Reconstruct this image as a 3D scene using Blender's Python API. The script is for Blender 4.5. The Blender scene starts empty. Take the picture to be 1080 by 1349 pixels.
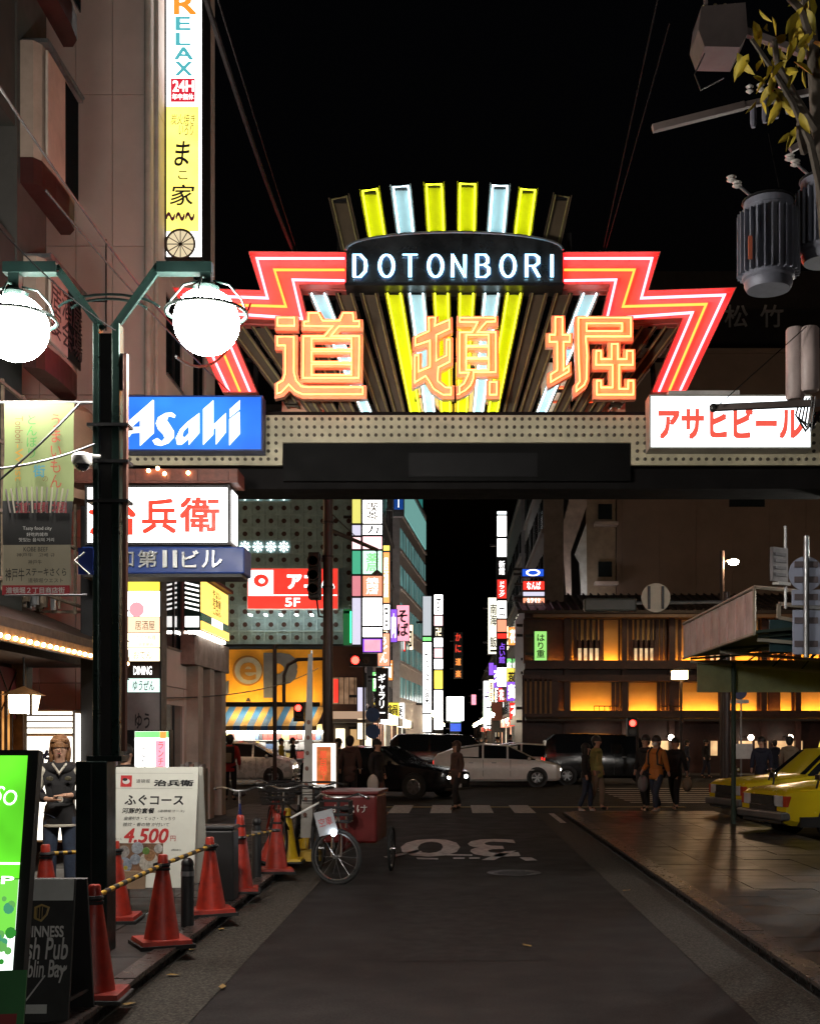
import bpy, bmesh, math, random
from mathutils import Vector, Matrix
from mathutils.geometry import tessellate_polygon
random.seed(7)
SC = bpy.context.scene
COL = SC.collection
# ------------------------------------------------------------------ camera
F, VX, VY, CZ = 1600.0, 598.0, 972.0, 1.7          # focal length in photo pixels, vanishing point, eye height
cam = bpy.data.cameras.new('camera'); camo = bpy.data.objects.new('camera', cam); COL.objects.link(camo)
cam.sensor_fit = 'HORIZONTAL'; cam.sensor_width = 36; cam.lens = F / 1080 * 36
cam.shift_x = -(VX - 540) / 1080; cam.shift_y = (VY - 674.5) / 1080
cam.clip_start = .05; cam.clip_end = 3000
camo.location = (0, 0, CZ); camo.rotation_euler = (math.pi / 2, 0, 0)
SC.camera = camo
# ------------------------------------------------------------------ night sky
W = bpy.data.worlds.new('World'); SC.world = W; W.use_nodes = True
wn = W.node_tree; sky = wn.nodes.new('ShaderNodeTexSky'); sky.sky_type = 'NISHITA'; sky.sun_disc = False
sky.sun_elevation = math.radians(-4); sky.sun_rotation = math.radians(200)
wn.links.new(sky.outputs[0], wn.nodes['Background'].inputs[0]); wn.nodes['Background'].inputs[1].default_value = .05
# ------------------------------------------------------------------ exposure and sampling
vs = SC.view_settings; vs.view_transform = 'Standard'; vs.look = 'None'; vs.exposure = 0; vs.gamma = 1
cy = SC.cycles; cy.use_denoising = True; cy.max_bounces = 6; cy.diffuse_bounces = 3; cy.glossy_bounces = 3
cy.transmission_bounces = 4; cy.sample_clamp_indirect = 4; cy.sample_clamp_direct = 0; cy.use_light_tree = True
cy.caustics_reflective = False; cy.caustics_refractive = False

# ------------------------------------------------------------------ helpers
def P(px, py, D):
    return Vector(((px - VX) * D / F, D, CZ + (VY - py) * D / F))
def X(px, D): return (px - VX) * D / F
def Z(py, D): return CZ + (VY - py) * D / F
MATS = {}
def M(name, col=(.5, .5, .5), rough=.6, metal=0., var=.18, scale=2.5, bump=0., bscale=30., col2=None, rvar=.15, rand=0., spec=.5, grain=0., gscale=150.):
    if name in MATS: return MATS[name]
    m = bpy.data.materials.new(name); m.use_nodes = True; MATS[name] = m
    nt = m.node_tree; b = nt.nodes['Principled BSDF']; L = nt.links.new
    b.inputs['Metallic'].default_value = metal; b.inputs['Specular IOR Level'].default_value = spec
    geo = nt.nodes.new('ShaderNodeNewGeometry')
    nz = nt.nodes.new('ShaderNodeTexNoise'); nz.inputs['Scale'].default_value = scale; nz.inputs['Detail'].default_value = 6; nz.inputs['Roughness'].default_value = .65
    L(geo.outputs['Position'], nz.inputs['Vector'])
    rp = nt.nodes.new('ShaderNodeMapRange'); rp.inputs[1].default_value = .3; rp.inputs[2].default_value = .7
    L(nz.outputs[0], rp.inputs[0])
    mx = nt.nodes.new('ShaderNodeMix'); mx.data_type = 'RGBA'
    c2 = col2 or tuple(max(0, c * (1 - 2 * var)) for c in col)
    mx.inputs[6].default_value = (*c2, 1); mx.inputs[7].default_value = (*col, 1); L(rp.outputs[0], mx.inputs[0])
    out = mx.outputs[2]
    if rand:
        oi = nt.nodes.new('ShaderNodeObjectInfo'); mr = nt.nodes.new('ShaderNodeMapRange')
        mr.inputs[3].default_value = 1 - rand; mr.inputs[4].default_value = 1 + rand; L(oi.outputs['Random'], mr.inputs[0])
        vm = nt.nodes.new('ShaderNodeVectorMath'); vm.operation = 'SCALE'; L(out, vm.inputs[0]); L(mr.outputs[0], vm.inputs['Scale']); out = vm.outputs[0]
    if grain:
        ng = nt.nodes.new('ShaderNodeTexNoise'); ng.inputs['Scale'].default_value = gscale; ng.inputs['Detail'].default_value = 2; L(geo.outputs['Position'], ng.inputs['Vector'])
        mg = nt.nodes.new('ShaderNodeMapRange'); mg.inputs[1].default_value = .35; mg.inputs[2].default_value = .65; mg.inputs[3].default_value = 1 - grain; mg.inputs[4].default_value = 1 + grain; L(ng.outputs[0], mg.inputs[0])
        vg = nt.nodes.new('ShaderNodeVectorMath'); vg.operation = 'SCALE'; L(out, vg.inputs[0]); L(mg.outputs[0], vg.inputs['Scale']); out = vg.outputs[0]
    L(out, b.inputs['Base Color'])
    rr = nt.nodes.new('ShaderNodeMapRange'); rr.inputs[3].default_value = min(1, rough + rvar); rr.inputs[4].default_value = max(.03, rough - rvar)
    n2 = nt.nodes.new('ShaderNodeTexNoise'); n2.inputs['Scale'].default_value = scale * 2.3; n2.inputs['Detail'].default_value = 3
    L(geo.outputs['Position'], n2.inputs['Vector']); L(n2.outputs[0], rr.inputs[0]); L(rr.outputs[0], b.inputs['Roughness'])
    if bump:
        n3 = nt.nodes.new('ShaderNodeTexNoise'); n3.inputs['Scale'].default_value = bscale; n3.inputs['Detail'].default_value = 4
        L(geo.outputs['Position'], n3.inputs['Vector'])
        bp = nt.nodes.new('ShaderNodeBump'); bp.inputs['Strength'].default_value = bump; bp.inputs['Distance'].default_value = .02
        L(n3.outputs[0], bp.inputs['Height']); L(bp.outputs[0], b.inputs['Normal'])
    return m
def E(name, col=(1, 1, 1), s=3., var=0., scale=3.):
    "a surface that gives off light: lamp, neon tube, backlit acrylic"
    if name in MATS: return MATS[name]
    m = bpy.data.materials.new(name); m.use_nodes = True; MATS[name] = m
    nt = m.node_tree; b = nt.nodes['Principled BSDF']; b.inputs['Base Color'].default_value = (*[c * .35 for c in col], 1)
    b.inputs['Roughness'].default_value = .25
    b.inputs['Emission Color'].default_value = (*col, 1); b.inputs['Emission Strength'].default_value = s
    if var:
        geo = nt.nodes.new('ShaderNodeNewGeometry'); nz = nt.nodes.new('ShaderNodeTexNoise'); nz.inputs['Scale'].default_value = scale
        nt.links.new(geo.outputs['Position'], nz.inputs['Vector']); r = nt.nodes.new('ShaderNodeMapRange')
        r.inputs[1].default_value = .3; r.inputs[2].default_value = .7; r.inputs[3].default_value = s * (1 - var); r.inputs[4].default_value = s * (1 + var)
        nt.links.new(nz.outputs[0], r.inputs[0]); nt.links.new(r.outputs[0], b.inputs['Emission Strength'])
    return m
def glass(name, tint=(.02, .025, .03), rough=.05):
    if name in MATS: return MATS[name]
    m = bpy.data.materials.new(name); m.use_nodes = True; MATS[name] = m
    b = m.node_tree.nodes['Principled BSDF']; b.inputs['Base Color'].default_value = (*tint, 1); b.inputs['Roughness'].default_value = rough
    b.inputs['Specular IOR Level'].default_value = .8; b.inputs['Coat Weight'].default_value = .5
    return m
def clear_glass(name):
    if name in MATS: return MATS[name]
    m = bpy.data.materials.new(name); m.use_nodes = True; MATS[name] = m
    nt = m.node_tree; nt.nodes.remove(nt.nodes['Principled BSDF'])
    g = nt.nodes.new('ShaderNodeBsdfGlossy'); g.inputs['Roughness'].default_value = .03
    t = nt.nodes.new('ShaderNodeBsdfTransparent'); t.inputs[0].default_value = (.9, .93, .92, 1)
    mx = nt.nodes.new('ShaderNodeMixShader'); mx.inputs[0].default_value = .08
    nt.links.new(t.outputs[0], mx.inputs[1]); nt.links.new(g.outputs[0], mx.inputs[2]); nt.links.new(mx.outputs[0], nt.nodes['Material Output'].inputs[0])
    return m

class MB:
    def __init__(s): s.v = []; s.f = []; s.m = []; s.cm = 0
    def add(s, vs, fs):
        o = len(s.v); s.v += [tuple(v) for v in vs]; s.f += [tuple(i + o for i in f) for f in fs]; s.m += [s.cm] * len(fs); return s
    def box(s, x0, x1, y0, y1, z0, z1):
        return s.add([(x0, y0, z0), (x1, y0, z0), (x1, y1, z0), (x0, y1, z0), (x0, y0, z1), (x1, y0, z1), (x1, y1, z1), (x0, y1, z1)],
                     [(0, 3, 2, 1), (4, 5, 6, 7), (0, 1, 5, 4), (1, 2, 6, 5), (2, 3, 7, 6), (3, 0, 4, 7)])
    def beam(s, a, b, w, h=None, up=(0, 0, 1)):
        a = Vector(a); b = Vector(b); h = h or w; d = (b - a).normalized(); up = Vector(up)
        if abs(d.dot(up)) > .98: up = Vector((0, 1, 0))
        r = d.cross(up).normalized(); u = r.cross(d)
        pts = [p + r * i * w / 2 + u * j * h / 2 for p in (a, b) for i, j in ((-1, -1), (1, -1), (1, 1), (-1, 1))]
        return s.add(pts, [(0, 3, 2, 1), (4, 5, 6, 7), (0, 1, 5, 4), (1, 2, 6, 5), (2, 3, 7, 6), (3, 0, 4, 7)][:2] + [(0, 1, 5, 4), (1, 2, 6, 5), (2, 3, 7, 6), (3, 0, 4, 7)])
    def tube(s, pts, r, n=8, close=False):
        pts = [Vector(p) for p in pts]; k = len(pts); rs = r if isinstance(r, (list, tuple)) else [r] * k
        vs = []; ref = None
        for i in range(k):
            a = pts[i - 1] if (i or close) else pts[i]; b = pts[(i + 1) % k] if (i < k - 1 or close) else pts[i]
            d1 = (pts[i] - a).normalized() if (pts[i] - a).length > 1e-9 else None
            d2 = (b - pts[i]).normalized() if (b - pts[i]).length > 1e-9 else None
            d = ((d1 or d2) + (d2 or d1)); d = d.normalized() if d.length > 1e-6 else (d1 or d2)
            if ref is None:
                ref = Vector((0, 0, 1)) if abs(d.z) < .9 else Vector((1, 0, 0))
            u = (ref - d * ref.dot(d)); u = u.normalized() if u.length > 1e-6 else d.orthogonal().normalized()
            w = d.cross(u); ref = u
            cs = max(.5, d.dot(d1) if d1 else 1)
            for j in range(n):
                t = 2 * math.pi * j / n; vs.append(pts[i] + (u * math.cos(t) + w * math.sin(t)) * rs[i] / (cs if d1 and d2 else 1))
        fs = []
        for i in range(k if close else k - 1):
            for j in range(n):
                a, b = i * n, ((i + 1) % k) * n; fs.append((a + j, a + (j + 1) % n, b + (j + 1) % n, b + j))
        if not close: fs += [tuple(range(n))[::-1], tuple(range((k - 1) * n, k * n))]
        return s.add(vs, fs)
    def lathe(s, prof, c=(0, 0, 0), n=16, axis='z'):
        vs = []; k = len(prof)
        for r, h in prof:
            for j in range(n):
                t = 2 * math.pi * j / n; a, b = r * math.cos(t), r * math.sin(t)
                p = (a, b, h) if axis == 'z' else ((a, h, b) if axis == 'y' else (h, a, b))
                vs.append((p[0] + c[0], p[1] + c[1], p[2] + c[2]))
        fs = [(i * n + j, i * n + (j + 1) % n, (i + 1) * n + (j + 1) % n, (i + 1) * n + j) for i in range(k - 1) for j in range(n)]
        if prof[0][0] > 1e-6: fs.append(tuple(range(n))[::-1])
        if prof[-1][0] > 1e-6: fs.append(tuple(range((k - 1) * n, k * n)))
        return s.add(vs, fs)
    def sphere(s, c, r, n=14, m=9, sc=(1, 1, 1), a0=0, a1=math.pi):
        prof = [(max(1e-7, math.sin(a0 + (a1 - a0) * i / m)) * r, math.cos(a0 + (a1 - a0) * i / m) * r) for i in range(m + 1)]
        o = len(s.v); s.lathe(prof, (0, 0, 0), n)
        for i in range(o, len(s.v)):
            v = s.v[i]; s.v[i] = (v[0] * sc[0] + c[0], v[1] * sc[1] + c[1], v[2] * sc[2] + c[2])
        return s
    def prism(s, poly, y0, y1, holes=()):
        "polygon in XZ (with holes) extruded from y0 (front) to y1"
        loops = [poly] + list(holes); flat = [p for l in loops for p in l]
        tris = tessellate_polygon([[Vector((p[0], p[1], 0)) for p in l] for l in loops]); n = len(flat)
        vs = [(p[0], y0, p[1]) for p in flat] + [(p[0], y1, p[1]) for p in flat]
        fs = [tuple(t) for t in tris] + [(t[0] + n, t[2] + n, t[1] + n) for t in tris]; o = 0
        for l in loops:
            k = len(l); fs += [(o + i, o + (i + 1) % k, o + (i + 1) % k + n, o + i + n) for i in range(k)]; o += k
        return s.add(vs, fs)
    def quad(s, a, b, c, d): return s.add([a, b, c, d], [(0, 1, 2, 3)])
    def build(s, name, mat, parent=None, smooth=False, loc=None, bevel=0, sub=0):
        me = bpy.data.meshes.new(name); me.from_pydata(s.v, [], s.f)
        ms = mat if isinstance(mat, (list, tuple)) else [mat]
        for m_ in ms: me.materials.append(m_)
        if len(ms) > 1: me.polygons.foreach_set('material_index', s.m)
        bm = bmesh.new(); bm.from_mesh(me); bmesh.ops.recalc_face_normals(bm, faces=bm.faces); bm.to_mesh(me); bm.free()
        if smooth:
            me.polygons.foreach_set('use_smooth', [True] * len(me.polygons)); me.set_sharp_from_angle(angle=math.radians(40 if smooth is True else smooth))
        o = bpy.data.objects.new(name, me); COL.objects.link(o)
        if parent is not None: o.parent = parent
        if loc is not None: o.location = loc
        if bevel:
            b = o.modifiers.new('bevel', 'BEVEL'); b.width = bevel; b.segments = 2; b.limit_method = 'ANGLE'
        if sub:
            b = o.modifiers.new('sub', 'SUBSURF'); b.levels = sub; b.render_levels = sub
        return o
def inst(me, name, parent, loc, rz=0, sc=None):
    o = bpy.data.objects.new(name, me); COL.objects.link(o); o.parent = parent; o.location = loc
    if rz: o.rotation_euler.z = rz
    if sc: o.scale = sc
    return o
def tag(o, label, cat, group=None):
    o['label'] = label; o['category'] = cat
    if group: o['group'] = group
    return o
def thing(name, label, cat, loc=(0, 0, 0), rz=0, group=None):
    o = bpy.data.objects.new(name, None); COL.objects.link(o); o.location = loc; o.rotation_euler.z = rz; o.empty_display_size = .1
    return tag(o, label, cat, group)
def struct(o): o['kind'] = 'structure'; return o
TX = {}
def text_mesh(body, ofs, ext, shear=0):
    k = (body, ofs, ext, shear)
    if k not in TX:
        c = bpy.data.curves.new('t', 'FONT'); c.body = body; c.size = 1; c.offset = ofs; c.extrude = 0; c.resolution_u = 3; c.shear = shear
        c.align_x = 'CENTER'; c.space_line = .95 if '\n' in body else 1
        o = bpy.data.objects.new('t', c); me = o.to_mesh()
        TX[k] = ([tuple(v.co) for v in me.vertices], [tuple(p.vertices) for p in me.polygons])
        o.to_mesh_clear(); bpy.data.objects.remove(o); bpy.data.curves.remove(c)
    return TX[k]
def text(body, mat, parent, x0, x1, z0, z1, y=0., ofs=0., ext=.004, shear=0., vertical=False, keep=False, name='lettering', rot=0., depth=None):
    "lettering that fills the rectangle x0..x1, z0..z1 of the sign's local XZ plane, facing -Y at depth y"
    if vertical: body = '\n'.join(body)
    v, f = text_mesh(body, 0, ext, shear)
    if not v: return None
    ax = min(p[0] for p in v); bx = max(p[0] for p in v); ay = min(p[1] for p in v); by = max(p[1] for p in v)
    sx = (x1 - x0) / max(1e-6, bx - ax); sz = (z1 - z0) / max(1e-6, by - ay)
    if keep: sx = sz = min(sx, sz)
    cx, cz = (x0 + x1) / 2, (z0 + z1) / 2; mx, my = (ax + bx) / 2, (ay + by) / 2; cr, sr = math.cos(rot), math.sin(rot)
    pts = []
    for p in v:
        a, b = (p[0] - mx) * sx, (p[1] - my) * sz; pts.append((cx + a * cr - b * sr, y, cz + a * sr + b * cr))
    mb = MB(); mb.add(pts, f)
    if ofs:
        for i, (dx, dz) in enumerate(((1, .5), (-1, -.5), (.5, -1), (-.5, 1), (1, -1), (-1, 1), (1, 1), (-1, -1))):
            q = .8 * ofs; mb.add([(p[0] + dx * q * sx, p[1] + (i + 1) * .00012, p[2] + dz * q * sz) for p in pts], f)
    me = bpy.data.meshes.new(name); me.from_pydata(mb.v, [], mb.f); me.materials.append(mat)
    o = bpy.data.objects.new(name, me); COL.objects.link(o); o.parent = parent
    if depth:
        md = o.modifiers.new('solid', 'SOLIDIFY'); md.thickness = depth
    return o
def inset(poly, d):
    "polygon offset inward by d"
    n = len(poly); area = sum(poly[i][0] * poly[(i + 1) % n][1] - poly[(i + 1) % n][0] * poly[i][1] for i in range(n)); sg = 1 if area > 0 else -1
    out = []
    for i in range(n):
        p0, p1, p2 = Vector(poly[i - 1]), Vector(poly[i]), Vector(poly[(i + 1) % n])
        e1 = (p1 - p0).normalized(); e2 = (p2 - p1).normalized()
        n1 = Vector((-e1.y, e1.x)) * sg; n2 = Vector((-e2.y, e2.x)) * sg; b = n1 + n2
        k = d / max(.35, (1 + n1.dot(n2))) if b.length > 1e-6 else d
        out.append(p1 + b * k)
    return out
# ------------------------------------------------------------------ shared materials
STEEL = M('dark_steel', (.03, .03, .032), .45, .6, bump=.05)
BLACK = M('black_paint', (.012, .012, .013), .5, 0)
GALV = M('galvanised', (.4, .41, .42), .4, .85, var=.2, scale=6)
WHITE = M('white_paint', (.75, .75, .72), .5)
RUST = M('rusty_iron', (.16, .1, .07), .8, .2, var=.3, scale=8, bump=.2)
INK = M('black_ink', (.01, .01, .012), .6)
NAVY = M('navy_ink', (.012, .016, .06), .6)
REDINK = M('red_print', (.55, .03, .03), .6)
E_WHITE = E('backlit_white', (1, .98, .95), 4.2, .12, 1.5)
E_COOL = E('backlit_cool_white', (.88, .96, 1), 3.4, .1, 1.5)
E_WARM = E('backlit_warm', (1, .82, .55), 2.4, .15, 2)
E_RED = E('backlit_red', (1, .045, .03), 1.1, .1)
E_BLUE = E('backlit_blue', (.02, .12, .85), .9)
E_ORANGE = E('backlit_orange', (1, .3, .06), 1.6, .1)
E_GREEN = E('backlit_green', (.25, .9, .25), 1.3, .1)
E_YEL = E('backlit_yellow', (1, .78, .08), 1.7, .12)
E_PINK = E('backlit_pink', (1, .35, .45), 1.5, .1)
E_PURP = E('backlit_purple', (.3, .1, .9), 1.2)
E_LETW = E('lit_white_letters', (1, .98, .95), 2.2)
E_LETR = E('lit_red_letters', (1, .06, .03), 1.0)
E_BULB = E('filament_bulb', (1, .55, .2), 30)
LCONC = M('pale_concrete', (.38, .36, .34), .8, bump=.1)
# ================================================================== ground
ASPH = M('asphalt', (.03, .029, .029), .75, spec=.15, var=.3, scale=1.2, grain=.5, gscale=120, bump=.35, bscale=160, rvar=.18)
ASPH2 = M('worn_asphalt', (.016, .0145, .0138), .7, spec=.15, var=.3, scale=.9, grain=.7, gscale=70, bump=.3, bscale=200, rvar=.2)
GUT = M('gutter_gravel', (.075, .068, .056), .8, spec=.15, var=.4, scale=45, grain=.5, gscale=60, bump=.6, bscale=110)
SLAB = M('pavement_slab', (.04, .036, .034), .6, spec=.25, grain=.25, var=.25, scale=2, bump=.12, bscale=90, rand=.18, rvar=.2)
SLAB2 = M('polished_slab', (.027, .023, .021), .38, spec=.4, var=.3, scale=1.4, bump=.03, bscale=60, rand=.2, rvar=.14)
JOINT = M('slab_joint', (.04, .037, .034), .9)
KERB = M('granite_kerb', (.06, .045, .04), .3, var=.3, scale=9, bump=.2, bscale=120, rand=.12)
LINE = M('road_paint', (.6, .58, .56), .6, var=.3, scale=9, bump=.2, bscale=120, col2=(.16, .16, .16))
def sheet(name, x0, x1, y0, y1, z, m, parent=None):
    o = MB().quad((x0, y0, z), (x1, y0, z), (x1, y1, z), (x0, y1, z)).build(name, m, parent)
    if parent is None: struct(o)
    return o
sheet('ground', -400, 400, -60, 900, -.006, ASPH)
sheet('street_road', -1.57, 1.8, -10, 27, .002, ASPH2)
sheet('far_street_road', -2.6, 2.6, 54, 300, .002, ASPH2)
sheet('gutter_left', -2.1, -1.572, -10, 27, .006, GUT)
sheet('gutter_right', 1.802, 2.35, -10, 27, .006, GUT)
def pavement(name, x0, x1, y0, y1, sz, mat, kx0, kx1, z=.1):
    base = struct(MB().box(x0, x1, -10, y1, -.3, z - .014).build(name, JOINT))
    me = MB().box(.004, sz - .004, .004, sz - .004, -.03, 0).build('slab', mat, base, bevel=0).data
    first = bpy.data.objects[[o.name for o in base.children][0]]; bpy.data.objects.remove(first)
    nx = int(round((x1 - x0) / sz)); ny = int((y1 - y0) / sz); sx = (x1 - x0) / (nx * sz)
    for j in range(ny):
        for i in range(nx):
            o = inst(me, 'slab', base, (x0 + i * sz * sx, y0 + j * sz, z + random.uniform(-.0025, .0025)), 0, (sx, 1, 1))
            o.rotation_euler = (random.uniform(-.003, .003), random.uniform(-.003, .003), 0)
    kb = struct(MB().box(kx0, kx1, -10, y1, -.3, z - .02).build(name + '_kerb', JOINT))
    km = MB().box(0, kx1 - kx0, .004, .996, -.09, 0); kme = km.build('kerb_stone', KERB, kb).data
    bpy.data.objects.remove(kb.children[0])
    for j in range(int(y1 - 3)):
        inst(kme, 'kerb_stone', kb, (kx0, 3 + j, z + .012 + random.uniform(-.004, .004)))
    return base
pavement('pavement_left', -5.0, -2.25, 5, 29.5, .55, SLAB, -2.248, -2.1)
pavement('pavement_right', 2.552, 5.65, 6, 26.5, .62, SLAB2, 2.35, 2.55)
struct(MB().box(-5, 5.65, 29.6, 29.9, -.2, .006).build('tactile_strip', M('worn_yellow_paving', (.3, .24, .1), .7)))
struct(MB().box(-60, -2.7, 52, 54.3, -.3, .12).build('far_pavement_left', SLAB)); struct(MB().box(2.7, 60, 51, 54.3, -.3, .12).build('far_pavement_right', SLAB))
struct(MB().box(-4.3, -2.7, 54.3, 300, -.3, .1).build('far_street_pavement_left', SLAB)); struct(MB().box(2.7, 4.1, 54.3, 300, -.3, .1).build('far_street_pavement_right', SLAB))
# painted markings
def mark(name, label, polys, z=.012):
    t = thing(name, label, 'road marking', (0, 0, 0))
    for p in polys: MB().add([(a, b, z) for a, b in p], [tuple(range(len(p)))]).build('paint', LINE, t)
    return t
def G(px, py): D = CZ * F / (py - VY); return (X(px, D), D)
bars = [[(x - .24, 27.2), (x + .24, 27.2), (x + .24, 30.4), (x - .24, 30.4)] for x in (-2.2, -1.25, -.3, .65, 1.6)]
mark('crosswalk', 'white zebra crossing bars across the end of the narrow street', bars, .008)
bars = [[(4.6, y), (8.6, y), (8.6, y + .45), (4.6, y + .45)] for y in (31.5, 32.6, 33.7, 34.8, 35.9, 37.2, 38.6, 40.2)]
mark('crosswalk', 'white zebra crossing over the avenue in front of the amber restaurant', bars, .008)
sp = thing('speed_marking', 'worn white 30 painted upside down on the asphalt', 'road marking')
v, f = text_mesh('30', .02, 0)
ax = min(p[0] for p in v); bx = max(p[0] for p in v); by = max(p[1] for p in v)
MB().add([(.98 - (p[0] - ax) / (bx - ax) * 1.8, 20.1 - p[1] / by * 2.9, .012) for p in v], f).build('numerals', LINE, sp)
old = [[(505, 1130), (510, 1132), (556, 1123), (550, 1121)], [(548, 1131.2), (577, 1132), (577, 1134), (550, 1133.4)], [(588, 1126.5), (622, 1127), (622, 1129), (588, 1128.5)],
       [(597, 1131), (612, 1131), (612, 1133), (597, 1133)], [(618, 1131), (632, 1131), (632, 1133), (618, 1133)], [(634, 1134.5), (664, 1123), (680, 1122), (651, 1134.5)], [(684, 1131), (700, 1131), (708, 1135), (692, 1135.5)]]
mark('road_marking', 'broken worn white dashes just below the painted 30', [[G(*p) for p in q] for q in old])
mark('lane_line', 'white line on the ground beside the yellow taxis', [[(5.72, 12), (5.82, 12), (5.82, 26), (5.72, 26)]], .004)
mark('stop_line', 'pale painted edge line along the right kerb end', [[(2.1, 24), (2.22, 24), (2.22, 27), (2.1, 27)]], .014)
struct(MB().add([(-.55, 9.2, .0045), (.75, 9.25, .0045), (.7, 13.1, .0045), (-.6, 13.0, .0045)], [(0, 1, 2, 3)]).build('asphalt_patch', M('patch_asphalt', (.014, .0135, .013), .7, spec=.15, var=.3, scale=3, grain=.5, bump=.3, bscale=150)))
mh = thing('manhole_cover', 'round iron manhole cover in the asphalt ahead', 'manhole', (.75, 15.2, .004))
MB().lathe([(.34, 0), (.34, .006), (.31, .006), (.31, .003), (1e-6, .003)], (0, 0, 0), 28).build('rim', M('cast_iron', (.03, .028, .026), .4, .6, bump=.2), mh)
for i in range(5): MB().box(-.25 + abs(i - 2) * .05, .25 - abs(i - 2) * .05, -.22 + i * .1, -.18 + i * .1, .0032, .008).build('rib', M('cast_iron'), mh)
lf = M('dead_leaf', (.28, .17, .04), .8)
lme = MB().add([(0, 0, .004), (.03, .025, .012), (.08, .02, .006), (.11, 0, .015), (.08, -.022, .008), (.03, -.025, .01)], [(0, 1, 2, 5), (2, 3, 4, 5)]).build('leafproto', lf).data
bpy.data.objects.remove(bpy.data.objects['leafproto'])
for k, (px, py) in enumerate([(218, 1288), (292, 1306), (258, 1254), (290, 1226), (820, 1176), (700, 1250), (180, 1325), (345, 1170)]):
    gx_, gy_ = G(px, py); o = bpy.data.objects.new('fallen_leaf', lme); COL.objects.link(o); o.location = (gx_, gy_, .012); o.rotation_euler = (0, 0, k * 1.7)
    tag(o, 'dry yellow leaf lying ' + ('in the left gutter below the middle cone', 'on the asphalt right of the nearest cones', 'at the left kerb below the cone by the bin', 'in the left gutter by the far cones', 'in the right gutter', 'in the middle of the road', 'in the left gutter nearest the camera', 'at the left kerb by the yellow cones')[k], 'leaf', 'fallen leaves at the road edge')

# ================================================================== the neon gate
GD = 16.0
gate = thing('neon_gate', 'neon gate over the street with red zigzag arms, fan bars and orange characters', 'gate', (0, GD, 0))
gx = lambda p: (p - VX) / 100.0
gz = lambda p: CZ + (VY - p) / 100.0
g2 = lambda l: [(gx(a), gz(b)) for a, b in l]
mir = lambda l: [(1197 - a, b) for a, b in l]
PANEL = M('cream_enamel', (.72, .66, .46), .55, var=.2, scale=3, bump=.05)
SOCK = M('bulb_socket', (.1, .085, .06), .5)
TSTEEL = M('header_steel', (.22, .23, .24), .28, .9, var=.35, scale=2)
REDP = M('red_enamel', (.88, .2, .17), .45, var=.12)
ORP = M('orange_enamel', (.95, .55, .36), .45, var=.1)
YEP = M('yellow_enamel', (.68, .7, .01), .4, var=.1)
WHP = M('pale_blue_enamel', (.5, .68, .7), .4, var=.08)
BRP = M('unlit_brown_enamel', (.12, .085, .05), .5)
N_PINK = E('neon_pink', (1, .12, .16), 10)
N_OR = E('neon_orange', (1, .09, .012), 10)
N_KAN = E('neon_gold', (1, .15, .04), 12)
N_YEL = E('neon_yellow', (.76, .84, .02), 6.5)
N_WHT = E('neon_white', (.7, .92, 1), 6)
N_BLU = E('neon_ice_blue', (.4, .78, 1), 6)
T_OFF = M('unlit_tube', (.42, .36, .16), .3)
GST = M('matt_black_steel', (.012, .011, .011), .8, spec=.1)  # even near-black tone for the gate steel
# girder: cream studded fascia, dark box girder behind, recessed black panel
tp = g2([(158, 558), (1072, 558), (1072, 622), (825, 622), (825, 593), (378, 593), (378, 622), (158, 622)])
MB().prism(tp, -.42, -.36).build('fascia', PANEL, gate)
sk = MB()
for i in range(93):
    for j in range(6):
        px, py = 163 + i * 9.85, 563 + j * 10.3
        if py > 590 and 372 < px < 832: continue
        sk.lathe([(.024, 0), (.022, -.018), (.009, -.026), (1e-6, -.027)], (gx(px), -.42, gz(py)), 7, 'y')
o = sk.build('bulb_sockets', SOCK, gate, smooth=True); o['kind'] = 'stuff'
MB().box(gx(150), gx(1090), -.355, .4, gz(622), gz(560)).build('girder', GST, gate)
MB().box(gx(150), gx(1090), -.3, .4, gz(650), gz(624)).build('lower_beam', GST, gate)
MB().box(gx(378) + .004, gx(825) - .004, -.40, -.302, gz(642), gz(594.5)).build('black_panel', M('black_acrylic', (.005, .005, .005), .6, spec=.1), gate)
MB().box(gx(540), gx(705), -.408, -.4, gz(636), gz(606)).build('panel_plate', M('smoked_plate', (.01, .01, .011), .5, spec=.15), gate)
for a, b in ((112, 150), (1088, 1124)):
    MB().box(gx(a), gx(b), -.2, .2, 0.1, gz(560)).build('pillar', STEEL, gate, bevel=.01)
MB().box(gx(160), gx(1070), -.36, -.2, gz(557.8), gz(552)).build('ledge', GST, gate)
# lattice carrying the fan
for py in (548, 470, 432, 388):
    MB().tube([(gx(300 if py > 400 else 350), .14, gz(py)), (gx(897 if py > 400 else 847), .14, gz(py))], .03, 6).build('lattice_rail', GST, gate)
for px in (330, 440, 545, 652, 757, 867):
    MB().tube([(gx(px), .17, gz(556)), (gx(598 + (px - 598) * .96), .17, gz(300 if 420 < px < 780 else 384))], .035, 6).build('lattice_post', GST, gate)
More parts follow.
